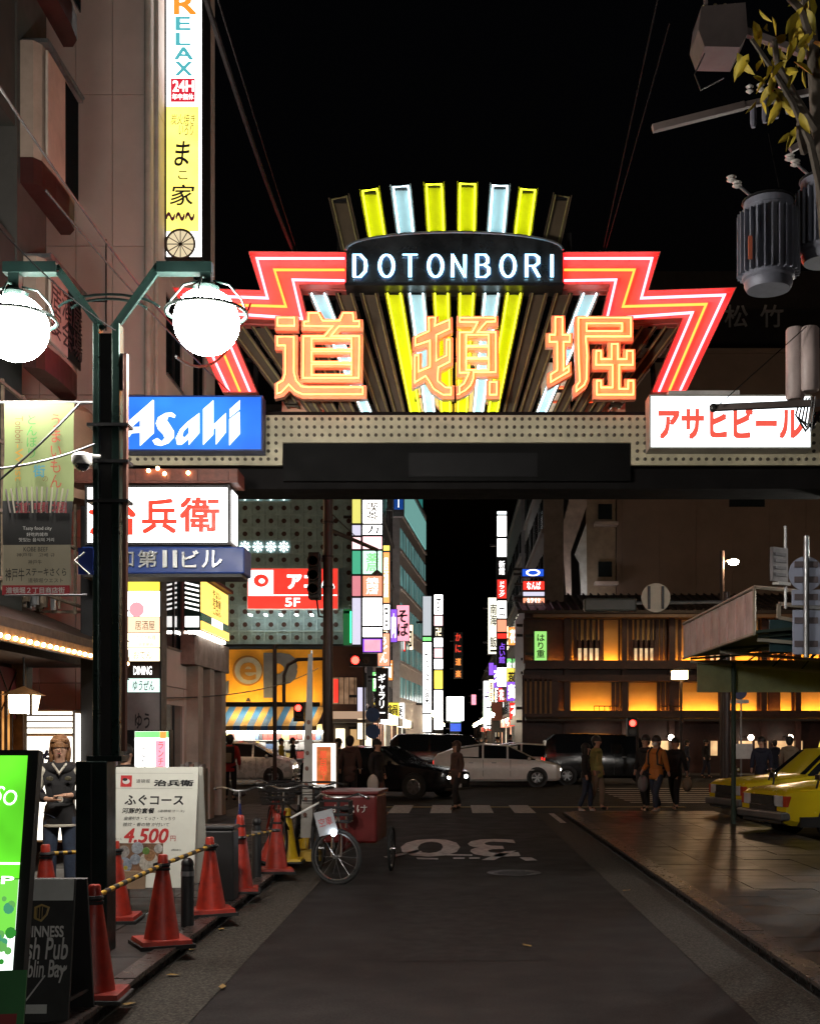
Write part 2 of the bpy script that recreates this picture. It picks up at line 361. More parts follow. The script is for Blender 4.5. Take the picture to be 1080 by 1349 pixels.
# red zigzag arms
ZR = [(739, 337), (868, 336), (852, 387), (967, 383), (901, 521), (856, 521), (896, 424), (790, 428), (801, 380), (739, 380)]
ZT = [([(742, 344), (857, 344), (843, 396), (952, 392), (893, 519)], N_PINK, 'pink_tube'),
      ([(742, 359), (834, 359), (819, 407), (928, 404), (879, 519)], N_OR, 'orange_tube'),
      ([(742, 373), (810, 372), (798, 423), (910, 415), (866, 519)], N_PINK, 'pink_tube')]
for side in (0, 1):
    q = mir(ZR) if side else ZR; pl = g2(q)
    arm = MB().prism(pl, -.02, 0.02).build('zigzag_arm', REDP, gate)
    rim = MB()
    k = len(pl)
    inn = inset(pl, .012)
    rim.add([(a, -.14, b) for a, b in pl] + [(a, -.02, b) for a, b in pl] + [(a, -.14, b) for a, b in inn] + [(a, -.02, b) for a, b in inn],
            [f_ for i in range(k) for f_ in ((i, (i + 1) % k, (i + 1) % k + k, i + k), (i, (i + 1) % k, (i + 1) % k + 2 * k, i + 2 * k), (i + 2 * k, (i + 1) % k + 2 * k, (i + 1) % k + 3 * k, i + 3 * k))])
    rim.build('rim', REDP, arm)
    for tl, m_, nm in ZT:
        l = g2(mir(tl) if side else tl); MB().tube([(a, -.1, b) for a, b in l], .016, 7).build(nm, m_, arm, smooth=True)
    for tl, m_, nm in ZT[:3:2]:
        for (a, b), (c, d) in zip(tl, tl[1:]):
            for t in (.25, .5, .75):
                px = a + (c - a) * t; px = 1197 - px if side else px
                MB().tube([(gx(px), -.02, gz(b + (d - b) * t)), (gx(px), -.115, gz(b + (d - b) * t))], .006, 5).build('tube_clip', BLACK, arm)
# header with DOTONBORI
hd = [(458, 380), (739, 380), (739, 338)] + [(598.5 + 140.5 * math.cos(t), 338 - 23 * math.sin(t) ** .9) for t in [math.pi * i / 20 for i in range(1, 20)]] + [(458, 338)]
head = MB().prism(g2(hd), -.2, .06).build('header_panel', TSTEEL, gate)
MB().box(gx(456), gx(741), -.22, .06, gz(384), gz(380)).build('header_ledge', STEEL, head)
arcp = [(gx(598.5 + 141 * math.cos(math.pi * i / 20)), -.2, gz(337 - 23.5 * math.sin(math.pi * i / 20) ** .9)) for i in range(21)]
MB().tube(arcp, .018, 6).build('header_trim', GALV, head, smooth=True)
GL = {'D': [[(0, 0), (0, 1), (.45, 1), (.85, .75), (.9, .5), (.85, .25), (.45, 0), (0, 0)]],
      'O': [[(.5 + .5 * math.cos(t), .5 + .5 * math.sin(t)) for t in [math.pi * i / 8 for i in range(17)]]],
      'T': [[(0, 1), (1, 1)], [(.5, 1), (.5, 0)]], 'N': [[(0, 0), (0, 1), (.9, 0), (.9, 1)]],
      'B': [[(0, 0), (0, 1), (.6, 1), (.8, .85), (.8, .65), (.55, .54), (0, .54)], [(.55, .54), (.88, .4), (.88, .15), (.6, 0), (0, 0)]],
      'R': [[(0, 0), (0, 1), (.6, 1), (.85, .88), (.85, .62), (.6, .5), (0, .5)], [(.45, .5), (.9, 0)]], 'I': [[(0, 0), (0, 1)]]}
LETB = M('letter_channel_blue', (.02, .05, .12), .4)
for ch, cx, w in zip('DOTONBORI', (477, 510.5, 541, 574, 605, 636.5, 668, 701, 725), (17, 18, 17, 18, 18, 17, 18, 18, 0)):
    z0, z1 = gz(374), gz(345); wm = w / 100; x0 = gx(cx) - wm / 2
    back = MB(); tubes = MB(); first = None
    for st in GL[ch]:
        pts = [(x0 + a * wm, -.215, z0 + b * (z1 - z0)) for a, b in st]
        b_ = MB().tube(pts, .042, 6, ); b_.v = [(p[0], -.205 + max(-.012, min(.012, (p[1] + .215))), p[2]) for p in b_.v]
        lo = b_.build('letter', LETB, head if first is None else first)
        first = first or lo
        for dx in ((-.013, .013) if ch != 'I' else (-.012, .012)):
            MB().tube([(p[0] + dx, -.25, p[2]) for p in pts], .0085, 6).build('letter_tube', N_BLU, first, smooth=True)
# fins and fan bars: trough + tubes
def trough(q, lit, name, y, top=True):
    m_, tm = {'y': (YEP, N_YEL), 'w': (WHP, N_WHT), 'd': (BRP, T_OFF)}[lit]
    pl = g2(q); a, b, c, d = [Vector(p) for p in pl]          # TL TR BR BL
    o = MB().prism(pl, y, y + .03).build(name, m_, gate)
    s_ = MB()
    for (p, r) in ((a, d), (b, c)):
        e = (r - p).normalized(); nrm = Vector((e.y, -e.x)) * .008
        s_.add([(p.x - nrm.x, y - .07, p.y - nrm.y), (p.x + nrm.x, y - .07, p.y + nrm.y), (r.x + nrm.x, y - .07, r.y + nrm.y), (r.x - nrm.x, y - .07, r.y - nrm.y),
                (p.x - nrm.x, y + .03, p.y - nrm.y), (p.x + nrm.x, y + .03, p.y + nrm.y), (r.x + nrm.x, y + .03, r.y + nrm.y), (r.x - nrm.x, y + .03, r.y - nrm.y)],
               [(0, 1, 2, 3), (4, 5, 6, 7), (0, 1, 5, 4), (1, 2, 6, 5), (2, 3, 7, 6), (3, 0, 4, 7)])
    k = len(s_.v) // 2
    s1 = MB(); s1.v = s_.v[:8]; s1.f = s_.f[:6]; s1.m = [0] * 6; s1.build('side', m_, o)
    s2 = MB(); s2.v = s_.v[8:]; s2.f = [tuple(i - 8 for i in f_) for f_ in s_.f[6:]]; s2.m = [0] * 6; s2.build('side', m_, o)
    ia, ib = a.lerp(b, .13), a.lerp(b, .87); ic, id_ = d.lerp(c, .87), d.lerp(c, .13)
    if top:
        dn = (d - a).normalized() * .03
        MB().tube([(p.x, y - .06, p.y) for p in (id_, ia + dn, ib + dn, ic)], .011, 6).build('tube', tm, o, smooth=True)
        MB().box(min(a.x, b.x) + .03, max(a.x, b.x) - .03, y - .05, y + .01, min(a.y, b.y) - .045, min(a.y, b.y) - .015).build('end_cap', STEEL, o)
    else:
        for p, r in ((ia, id_), (ib, ic)): MB().tube([(p.x, y - .06, p.y), (r.x, y - .06, r.y)], .011, 6).build('tube', tm, o, smooth=True)
    return o
FINS = [('d', [(433, 259), (459, 253.4), (478, 338), (453, 342)]), ('y', [(473.5, 247.5), (499, 243.7), (512, 328), (488, 331)]), ('w', [(514, 242), (540.5, 240), (549, 324), (525, 326)]),
        ('y', [(558, 238.5), (584.6, 237.8), (588, 320), (563, 320)]), ('y', [(602.5, 237), (629, 238), (627, 320), (602, 320)]), ('w', [(646, 239.4), (672, 240.4), (664.6, 324), (640, 323)]),
        ('y', [(684, 244), (708.4, 246), (697, 330), (673.5, 327)]), ('d', [(729.5, 252), (753, 255.6), (734, 340), (711, 336)])]
for lit, q in FINS: trough(q, lit, 'fin', .09)
for off, lit in ((17, 'y'), (50, 'w'), (80, 'y'), (113, 'd'), (146, 'd'), (181, 'w'), (216, 'd'), (252, 'd'), (288, 'd'), (322, 'd')):
    for sg in (-1, 1):
        yt, yb = (386, 556) if off < 200 else (430, 556 if off < 300 else 530)
        k0, k1 = (825 - yt) / 443, (825 - yb) / 443
        q = [(598 + sg * off * k0 - 11.5 * k0, yt), (598 + sg * off * k0 + 11.5 * k0, yt), (598 + sg * off * k1 + 11.5 * k1, yb), (598 + sg * off * k1 - 11.5 * k1, yb)]
        trough(q, lit, 'fan_bar', .06, False)
# the three characters, traced as chunky plates with a tube along every edge
KA = [(360, 415, 7.714, [([(65, 120), (295, 120), (295, 265), (65, 265)], []),
      ([(325, 163), (372, 160), (372, 75), (518, 75), (560, 150), (690, 150), (722, 75), (868, 75), (875, 155), (935, 155), (935, 272), (715, 272), (690, 303), (935, 303), (930, 780), (315, 780), (320, 305), (545, 303), (572, 270), (325, 265)],
       [[(450, 375), (810, 375), (810, 445), (450, 445)], [(450, 502), (810, 502), (810, 572), (450, 572)], [(450, 630), (810, 630), (810, 700), (450, 700)]]),
      ([(60, 310), (290, 310), (290, 690), (310, 760), (345, 800), (400, 808), (970, 808), (970, 942), (340, 942), (255, 905), (208, 858), (150, 920), (60, 942), (60, 790), (125, 750), (140, 700), (140, 460), (65, 460)], [])]),
      (535, 420, 8., [([(212, 85), (350, 85), (345, 150), (490, 92), (490, 255), (355, 318), (355, 505), (395, 485), (395, 310), (495, 310), (495, 590), (375, 650), (370, 750), (430, 800), (508, 800), (508, 940), (380, 940), (270, 870), (225, 790), (205, 760), (70, 840), (70, 470), (175, 470), (175, 620), (225, 600), (225, 400), (75, 450), (75, 300), (215, 235)], []),
      ([(530, 85), (960, 85), (960, 190), (850, 195), (815, 235), (965, 235), (965, 710), (735, 710), (735, 745), (700, 830), (640, 890), (555, 935), (527, 940), (527, 810), (580, 770), (605, 715), (527, 715), (530, 235), (670, 235), (690, 198), (530, 195)],
       [[(645, 312), (842, 312), (842, 387), (645, 387)], [(645, 435), (842, 435), (842, 510), (645, 510)], [(645, 560), (842, 560), (842, 635), (645, 635)]]),
      ([(835, 745), (975, 745), (975, 940), (835, 940)], [])]),
      (710, 420, 8., [([(105, 80), (245, 80), (245, 260), (325, 260), (320, 400), (255, 400), (255, 590), (310, 550), (310, 690), (60, 835), (60, 680), (125, 640), (125, 400), (45, 400), (45, 260), (105, 260)], []),
      ([(340, 85), (945, 85), (945, 345), (485, 345), (498, 500), (490, 760), (460, 830), (320, 940), (320, 810), (355, 760), (352, 700), (340, 400)], [[(475, 195), (805, 195), (805, 238), (475, 238)]]),
      ([(680, 355), (812, 355), (812, 510), (835, 510), (835, 425), (965, 425), (965, 635), (825, 635), (825, 815), (850, 815), (850, 730), (970, 730), (970, 940), (530, 940), (530, 730), (640, 730), (640, 800), (690, 800), (690, 635), (520, 635), (525, 425), (640, 425), (640, 510), (680, 510)], [])])]
for ox, oy, k, plates in KA:
    ch = None
    for poly, holes in plates:
        c = lambda l: g2([(ox + a / k, oy + b / k) for a, b in l])
        pl = c(poly); hl = [c(h) for h in holes]
        o = MB().prism(pl, -.42, -.3, hl).build('character_plate', ORP, gate)
        for l in [inset(pl, .042)] + [inset(h, -.022) for h in hl]:
            MB().tube([(a, -.482, b) for a, b in l], .0095, 6, True).build('character_tube', N_KAN, o, smooth=True)
        mxx = sum(p[0] for p in pl) / len(pl); mzz = sum(p[1] for p in pl) / len(pl)
        MB().beam((mxx, -.3, mzz), (mxx, .1, mzz), .04).build('stay', STEEL, o)
# the gate is lit on both faces: the rear carries the same neon
def copy_tree(o, parent=None):
    c = o.copy(); COL.objects.link(c)
    if parent is not None: c.parent = parent
    for ch in list(o.children): copy_tree(ch, c)
    return c
for o in [c for c in gate.children if c.name.split('.')[0] in ('zigzag_arm', 'fin', 'fan_bar', 'character_plate', 'header_panel', 'fascia')]:
    c = copy_tree(o, gate); c.rotation_euler.z = math.pi; c.location = (.01, .1 if not o.name.startswith('fascia') else .03, 0)
    if o.name.split('.')[0] in ('fin', 'fan_bar'): c.rotation_euler.z = 0; c.scale = (1, -1, 1); c.location = (0, .3, 0)
# lightboxes fixed to the girder
def lightbox(name, label, px0, px1, py0, py1, D, depth=.25, face=None, frame=None, cat='sign', fw=.02, group=None, rz=0, out=0):
    "box sign; local origin at its lower left front corner, local x right, z up, face at y=0"
    t = thing(name, label, cat, P(px0, py1, D), rz, group); w = (px1 - px0) * D / F; h = (py1 - py0) * D / F
    t['w'] = w; t['h'] = h; t['s'] = D / F; t['px0'] = px0; t['py1'] = py1
    MB().box(0, w, .012, depth, 0, h).build('housing', frame or BLACK, t)
    MB().box(fw, w - fw, -.002, .011, fw, h - fw).build('face', face or E_WHITE, t)
    fr = MB(); fr.box(0, fw, -.01, .0115, 0, h); fr.build('frame', frame or BLACK, t)
    MB().box(w - fw, w, -.01, .0115, 0, h).build('frame', frame or BLACK, t)
    MB().box(fw, w - fw, -.01, .0115, 0, fw).build('frame', frame or BLACK, t); MB().box(fw, w - fw, -.01, .0115, h - fw, h).build('frame', frame or BLACK, t)
    return t
def st(t, body, px0, px1, py0, py1, mat, **kw):
    k = t['s']; return text(body, mat, t, (px0 - t['px0']) * k, (px1 - t['px0']) * k, (t['py1'] - py1) * k, (t['py1'] - py0) * k, y=kw.pop('y', -.006), **kw)
def sp_(t, px0, px1, py0, py1, mat, name='print', y=-.004, th=.0015):
    k = t['s']; return MB().box((px0 - t['px0']) * k, (px1 - t['px0']) * k, y, y + th, (t['py1'] - py1) * k, (t['py1'] - py0) * k).build(name, mat, t)
BD = GD - .72
ba = lightbox('lightbox_sign', 'blue backlit beer sign reading Asahi on the left of the neon gate', 158, 346, 521, 594, BD, .25, E('asahi_blue', (.03, .2, 1), 1.15, .45, 1.3), M('blue_frame', (.02, .06, .3), .4))
AS = [([(50, 275), (265, 87), (272, 90), (272, 310), (178, 398), (178, 308), (122, 312), (60, 395), (50, 390)], [[(122, 270), (178, 220), (178, 270)]]),
      ([(418, 190), (395, 172), (350, 175), (300, 205), (285, 245), (300, 285), (335, 320), (345, 345), (325, 368), (295, 345), (262, 362), (280, 390), (320, 398), (370, 380), (408, 340), (408, 300), (380, 255), (360, 225), (372, 195), (412, 208)], []),
      ([(580, 175), (580, 310), (508, 392), (508, 350), (460, 390), (430, 390), (420, 345), (450, 285), (500, 235)], [[(508, 262), (472, 300), (464, 332), (480, 342), (508, 312)]]),
      ([(675, 88), (675, 255), (760, 175), (760, 305), (692, 390), (692, 268), (675, 288), (675, 320), (605, 392), (605, 150)], []),
      ([(852, 165), (855, 315), (782, 395), (782, 218)], []), ([(855, 88), (853, 150), (785, 205), (785, 150)], [])]
kk = ba['s']
for p, h in AS:
    c = lambda l: [((150 + a / 5.143 - 158) * kk, (594 - (510 + b / 5.143)) * kk) for a, b in l]
    MB().prism(c(p), -.006, -.003, [c(q) for q in h]).build('letter', E('asahi_white', (.93, .96, 1), 2.3), ba)
bb = lightbox('lightbox_sign', 'white backlit beer sign with red katakana on the right of the neon gate', 855, 1069, 520, 591, BD, .3, E_COOL, M('cream_frame', (.6, .58, .5), .5))
st(bb, 'アサヒビール', 868, 1056, 538, 577, E('red_katakana', (1, .12, .08), .85), ofs=.05)
MB().box(.25, 1.15, .05, .2, bb['h'], bb['h'] + .07).build('top_box', WHITE, bb)
for t in (ba, bb):
    for fx in (.2, .8): MB().box(t['w'] * fx, t['w'] * fx + .05, .25, .38, .2, .26).build('bracket', STEEL, t)
# ================================================================== left buildings
PINKW = M('pinkish_panel', (.72, .6, .53), .75, var=.1, scale=.8, bump=.06, rand=.05)
PINKJ = M('pink_joint', (.35, .27, .24), .9)
WIN = glass('dark_window', (.015, .02, .022), .06)
PIPE = M('cream_pipe', (.6, .56, .48), .5)
pb = thing('panel_building', 'tall pinkish panelled building rising behind the left lamp post', 'building', (-5, 20, 0))
MB().box(-8, -.05, .05, 5.4, 0, 17.5).build('wall', PINKJ, pb)
rows = [0.05, 2.6, 5.0, 7.35, 9.8, 12.3, 14.8, 17.4]
for a, b in zip(rows, rows[1:]):
    for i in range(5):
        MB().box(-3.02 + i * .6, -3.02 + i * .6 + .588, -.0, .049, a + .006, b - .006).build('panel', PINKW, pb)
for a, b in zip(rows, rows[1:]):                      # street side, between window openings
    for y0, y1 in ((.06, 1.1), (2.5, 3.3), (4.5, 5.4)):
        MB().box(-.049, 0, y0, y1 - .008, a + .006, b - .006).build('panel', PINKW, pb)
    for y0, y1 in ((1.1, 2.5), (3.3, 4.5)):
        MB().box(-.049, 0, y0, y1 - .008, a + .006, a + .7).build('panel', PINKW, pb)
        MB().box(-.049, -.01, y0, y1, b - .32, b - .006).build('panel', PINKW, pb)
        w = MB().box(-.06, -.035, y0, y1, a + .7, b - .32).build('window', WIN, pb)
        MB().box(-.034, -.015, (y0 + y1) / 2 - .02, (y0 + y1) / 2 + .02, a + .7, b - .32).build('frame', STEEL, w)
        MB().box(-.034, .03, y0, y1, a + .66, a + .7).build('sill', GALV, w)
MB().tube([(-.03, -.06, 0), (-.03, -.06, 17.5)], .055, 10).build('drain_pipe', PIPE, pb, smooth=True)
MB().tube([(.1, -.02, 4.2), (.1, -.02, 17.5)], .04, 10).build('drain_pipe', PIPE, pb, smooth=True)
MB().tube([(-.72, -.03, 8.4), (-.72, -.03, 9.9)], .012, 6).build('conduit', BLACK, pb)
MB().tube([(-2.2, -.03, 8.9), (-.7, -.03, 8.88)], .012, 6).build('conduit', BLACK, pb)
# ground floor of that building: pale pilasters, deep cornice band and doors
CREAM = M('cream_tile', (.5, .43, .36), .6, bump=.05)
MB().box(.003, .26, 2.2, 5.6, 3.05, 3.6).build('cornice', M('stained_cornice', (.45, .37, .33), .75, var=.3, scale=3), pb)
for y0 in (2.7, 3.8, 5.0): MB().box(.002, .22, y0, y0 + .45, .1, 3.049).build('pilaster', CREAM, pb)
for y0 in (3.2, 4.3):
    d = MB().box(.003, .03, y0, y0 + .55, .12, 2.9).build('door', WIN, pb); MB().box(.03, .06, y0 + .02, y0 + .06, .12, 2.9).build('frame', GALV, d)
# tall relaxation-salon blade sign
rs = lightbox('blade_sign', 'tall lit vertical sign, white RELAX part over yellow restaurant part', 217, 268, -60, 341, 21, .62, E_WHITE, STEEL, fw=.03)
RC = [('R', (230, 258, -8, 18), E('salon_orange', (1, .3, .03), 1.1)), ('E', (232, 250, 22, 39), 0), ('L', (232, 250, 43, 59), 0), ('A', (230, 254, 62, 78), 0), ('X', (231, 253, 81, 99), 0)]
E_TEAL = E('salon_teal', (.1, .55, .62), .8)
for ch, r, m_ in RC: st(rs, ch, *r, m_ or E_TEAL, ofs=.03)
sp_(rs, 225, 257, 103, 134, E('salon_red', (.8, .02, .05), .8)); st(rs, '24H', 228, 255, 106, 120, E_LETW, ofs=.03, y=-.008); st(rs, '年中無休', 227, 255, 123, 131, E_LETW, ofs=.02, y=-.008)
sp_(rs, 218.5, 262, 140, 305, E('sign_yellow', (1, .84, .16), 1.75, .25, 2)); rs_ink = NAVY
st(rs, '炭火焼き', 225, 257, 150, 164, NAVY, y=-.008, shear=.2); st(rs, 'いろり', 236, 255, 163, 178, NAVY, y=-.008, shear=.2)
st(rs, 'ま', 230, 250, 186, 218, NAVY, ofs=.015, y=-.008, shear=.15); st(rs, 'こ', 235, 247, 225, 236, NAVY, ofs=.01, y=-.008); st(rs, '家', 224, 256, 243, 270, NAVY, ofs=.01, y=-.008, shear=.15)
st(rs, '～～～', 219, 256, 280, 290, M('plum_ink', (.15, .02, .12)), ofs=.03, y=-.008)
wheel = MB(); k = rs['s']; wc = ((238 - 217) * k, (341 - 322) * k); wr = 19 * k
MB().lathe([(wr, -.006), (wr, -.02), (1e-6, -.021)], (wc[0], 0, wc[1]), 28, 'y').build('wheel_disc', E('parchment_lit', (1, .85, .55), .75), rs)
MB().tube([(wc[0] + wr * math.cos(t), -.03, wc[1] + wr * math.sin(t)) for t in [2 * math.pi * i / 28 for i in range(28)]], .02, 6, True).build('wheel_rim', M('dark_wood', (.05, .03, .02)), rs)
for i in range(12):
    t = math.pi * 2 * i / 12; MB().beam((wc[0], -.026, wc[1]), (wc[0] + wr * math.cos(t), -.026, wc[1] + wr * math.sin(t)), .012).build('wheel_spoke', M('dark_wood'), rs)
MB().box(.0, rs['w'], -.003, .011, .03, .04).build('bar', STEEL, rs)
for zz in (.35, 2.75, 5.0): MB().box(-.35, 0, .1, .4, zz, zz + .3).build('bracket', STEEL, rs)
# nearer dark building
DKW = M('dark_greenish_render', (.03, .033, .028), .8, var=.15, scale=1, bump=.08)
DKP = M('grey_render', (.06, .056, .05), .8, var=.15)
db = thing('dark_building', 'dark grey-green building at the far left edge with a recessed band', 'building', (-5, 5, 0))
MB().box(-6, -.3, 0, 9.9, 2.9, 17.5).build('wall', DKW, db)
MB().box(-.3, 0, 8.9, 9.9, 6.6, 17.5).build('pier', DKP, db)
for i in range(5):
    for z0, z1 in ((6.2, 7.4), (8.7, 10.2), (11.6, 14.5)): MB().box(-.3, -.02, i * 1.78, i * 1.78 + 1.765, z0, z1).build('spandrel', DKW, db)
for z0, z1 in ((7.5, 8.6), (10.3, 11.5)):
    for i in range(4):
        w = MB().box(-.32, -.29, .2 + i * 2.1, 2.1 + i * 2.1, z0, z1).build('window', WIN, db); MB().box(-.289, -.25, .2 + i * 2.1, .26 + i * 2.1, z0, z1).build('frame', STEEL, w)
# rounded projecting signs on the dark building
BEIGE = M('faded_beige_panel', (.4, .3, .24), .6); MAROON = M('maroon_soffit', (.055, .012, .01), .5); BRN = M('brown_edge', (.3, .1, .04), .5)
def round_sign(label, z0, z1, y, txt=None):
    t = thing('rounded_sign', label, 'sign', (-5, y, z0)); h = z1 - z0
    prof = [(0, 0), (0, 1.45), (.12, 1.45), (.22, 1.3), (.25, 1.0), (.25, .5), (.22, .1), (.15, 0)]
    MB().add([(a, b, zz) for zz in (0.3, h) for a, b in prof], [tuple(range(8)), tuple(range(8, 16))] + [(i, (i + 1) % 8, (i + 1) % 8 + 8, i + 8) for i in range(8)]).build('body', BEIGE, t)
    MB().add([(a, b, zz) for zz in (0, .299) for a, b in prof], [tuple(range(8)), tuple(range(8, 16))] + [(i, (i + 1) % 8, (i + 1) % 8 + 8, i + 8) for i in range(8)]).build('soffit', MAROON, t)
    MB().box(.252, .28, .12, .75, .35, h - .05).build('panel', M('pale_face', (.6, .5, .42), .5), t)
    MB().box(.252, .27, .8, 1.3, .35, h - .05).build('window', WIN, t)
    MB().box(.0, .3, .05, 1.4, h, h + .05).build('trim', GALV, t)
    MB().tube([(.28, .1, h + .06), (.3, 1.4, h + .06)], .02, 6).build('rail', GALV, t)
    if txt:
        g = text(txt, INK, t, -.6, .6, .45, h - .2, y=0, ofs=.01)
        g.rotation_euler.z = math.pi / 2; g.location = (.283, .72, 0)
    return t
round_sign('rounded beige projecting sign with a red-brown underside, highest at top left', 10.55, 11.9, 14.1)
round_sign('rounded beige projecting sign with a dark pane, second from the top', 8.1, 9.75, 14.0)
round_sign('rounded projecting sign with faded black Japanese text above the left globe lamp', 6.0, 7.3, 14.1, '居酒屋\n宴会場')
o = MB().lathe([(.55, 0), (.6, .1), (.6, 1.1), (.5, 1.2)], (0, 0, 0), 20).build('water_tank', M('peach_tank', (.5, .3, .2), .6), smooth=True, loc=(-5.2, 15.6, 4.72)); tag(o, 'plain peach rounded tank below the rounded signs', 'tank')
# second floor balcony with rusty frames, shop below
sf = thing('shop_house', 'low shop front with rusty balcony frames and a bulb-lined eave', 'shop', (-5, 5, 0))
WOOD = M('dark_brown_wood', (.07, .04, .025), .6, var=.3, scale=6); TIM = M('mid_brown_timber', (.28, .15, .06), .55, var=.3, scale=7)  # dark wood and a paler, warmer brown timber
MB().box(-4, -.9, 0, 12, .1, 6.2).build('wall', WOOD, sf)
MB().box(-.9, -.05, 0, 12, 2.68, 2.86).build('soffit', WOOD, sf)
ev = MB().add([(-.9, 0, 3.5), (.55, 0, 2.9), (.55, 11.6, 2.9), (-.9, 11.6, 3.5), (-.9, 0, 3.4), (.55, 0, 2.8), (.55, 11.6, 2.8), (-.9, 11.6, 3.4)], [(0, 1, 2, 3), (4, 5, 6, 7), (0, 1, 5, 4), (1, 2, 6, 5), (2, 3, 7, 6), (3, 0, 4, 7)]).build('eave', WOOD, sf)
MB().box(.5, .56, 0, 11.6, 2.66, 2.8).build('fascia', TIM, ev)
bulb_me = MB().sphere((0, 0, 0), .024, 8, 6).build('bulb', E_BULB, sf, smooth=True); bm_ = bulb_me.data; bpy.data.objects.remove(bulb_me)
for i in range(26): inst(bm_, 'bulb', ev, (.58, 6.2 + i * .21, 2.70))
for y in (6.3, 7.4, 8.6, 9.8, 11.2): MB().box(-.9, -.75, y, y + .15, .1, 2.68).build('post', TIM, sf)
for y in (6.5, 7.7, 8.9, 10.1):
    MB().box(-.88, -.84, y, y + .9, .1, 2.3).build('lattice_door', E('shop_glow', (1, .45, .12), .7, .4, 4), sf)
    for i in range(5): MB().box(-.83, -.80, y + .04 + i * .2, y + .08 + i * .2, .1, 2.3).build('slat', WOOD, sf)
RF = M('rust_rail', (.25, .19, .13), .7, .2, var=.3, scale=9)
for z in (3.42, 4.15, 4.9, 5.55): MB().beam((.1, 6.2, z), (.1, 11.4, z), .035).build('rail', RF, sf)
for i in range(9): MB().beam((.1, 6.3 + i * .63, 3.3), (.1, 6.3 + i * .63, 5.6), .03).build('rail_post', RF, sf)
for z in (3.4, 5.55): MB().beam((.1, 11.4, z), (-.9, 11.4, z), .035).build('rail', RF, sf)
for i in range(4): MB().box(-.89, -.86, 6.4 + i * 1.3, 7.5 + i * 1.3, 3.7, 5.4).build('window', WIN, sf)
for i in range(16): MB().box(-.6 + (i % 3) * .12, -.55 + (i % 3) * .12, 9.6 + i * .11, 9.66 + i * .11, 3.4, 4.3 + (i * 37 % 11) * .09).build('stored_pole', RF if i % 2 else GALV, sf)
MB().box(-.85, -.84, 10.55, 11.25, 1.95, 2.62).build('red_panel', M('red_lattice', (.3, .03, .03), .6), sf)
MB().beam((-.835, 10.55, 1.95), (-.835, 11.25, 2.62), .015).build('brace', WOOD, sf); MB().beam((-.835, 11.25, 1.95), (-.835, 10.55, 2.62), .015).build('brace', WOOD, sf)
# lit paper screen beside the shop entrance
sn = thing('lit_screen', 'white illuminated shop screen with big black brush characters behind the standing woman', 'sign', P(34, 1110, 15.6)); kx = 15.6 / F
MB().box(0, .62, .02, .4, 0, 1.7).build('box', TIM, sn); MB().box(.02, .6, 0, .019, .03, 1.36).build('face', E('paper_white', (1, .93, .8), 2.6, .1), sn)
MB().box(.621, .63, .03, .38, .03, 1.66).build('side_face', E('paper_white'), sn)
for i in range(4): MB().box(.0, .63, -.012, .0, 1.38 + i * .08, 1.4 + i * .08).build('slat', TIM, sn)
MB().box(.02, .6, 0, .019, 1.38, 1.68).build('upper_face', E('paper_white'), sn)
text('遊\nふ', NAVY, sn, .03, .36, .55, 1.18, y=-.004, ofs=.03); text('て', INK, sn, .42, .5, 1.1, 1.18, y=-.004)
text('ぐ', NAVY, sn, .5, .58, .95, 1.15, y=-.004, ofs=.02)
for xx in (0, .615): MB().box(xx - .01, xx + .02, -.02, .0, -.3, 1.7).build('post', GALV, sn)
ln = thing('wall_lantern', 'warm square lantern with a little roof under the bulb-lined eave', 'lantern', P(31, 940, 13.4))
MB().add([(-.11, -.11, 0), (.11, -.11, 0), (.11, .11, 0), (-.11, .11, 0), (-.14, -.14, .2), (.14, -.14, .2), (.14, .14, .2), (-.14, .14, .2)], [(0, 1, 2, 3), (4, 5, 6, 7), (0, 1, 5, 4), (1, 2, 6, 5), (2, 3, 7, 6), (3, 0, 4, 7)]).build('shade', E('lantern_glow', (1, .8, .5), 9), ln)
MB().add([(-.19, -.19, .2), (.19, -.19, .2), (.19, .19, .2), (-.19, .19, .2), (0, 0, .3)], [(0, 1, 2, 3), (0, 1, 4), (1, 2, 4), (2, 3, 4), (3, 0, 4)]).build('roof', TIM, ln)
for a in (-1, 1): MB().box(a * .13 - .012, a * .13 + .012, -.155, -.13, -.02, .2).build('frame', WOOD, ln)
MB().tube([(0, 0, .3), (0, 0, .62)], .012, 6).build('hanger', BLACK, ln)
# signs projecting between lamp post and gate
c1 = lightbox('lightbox_sign', 'white backlit sign with bold red brush characters above the blue building name', 112, 303, 639, 718, 14.9, .4, E_WHITE, BLACK, fw=.03)
st(c1, '治', 118, 178, 658, 704, E_LETR, ofs=.03); st(c1, '兵', 188, 232, 658, 702, E_LETR, ofs=.03); st(c1, '衛', 238, 288, 656, 700, E_LETR, ofs=.03)
MB().box(c1['w'] + .01, c1['w'] + .02, .05, .4, .05, c1['h'] - .05).build('side_face', E_WHITE, c1)
tx = text('治兵衛', E_LETR, c1, -.08, .08, .08, .66, y=0, vertical=True); tx.rotation_euler.z = math.pi / 2; tx.location = (c1['w'] + .023, .2, 0)
MB().box(-.2, c1['w'] + .1, -.05, .45, c1['h'] + .02, c1['h'] + .19).build('canopy', M('tomato_tiles', (.22, .06, .035), .5, var=.3, scale=12), c1)
for i in range(5): MB().box(-.1 + i * .38, .25 + i * .38, -.07, -.05, c1['h'] + .04, c1['h'] + .17).build('tile', M('tomato_tiles'), c1)
for a, b in ((198, 622), (210, 619), (219, 626), (250, 625)): inst(bm_, 'bulb', c1, ((a - 112) * c1['s'], -.09, (718 - b) * c1['s']))
MB().box(.1, .2, .4, .9, .3, .4).build('bracket', STEEL, c1)
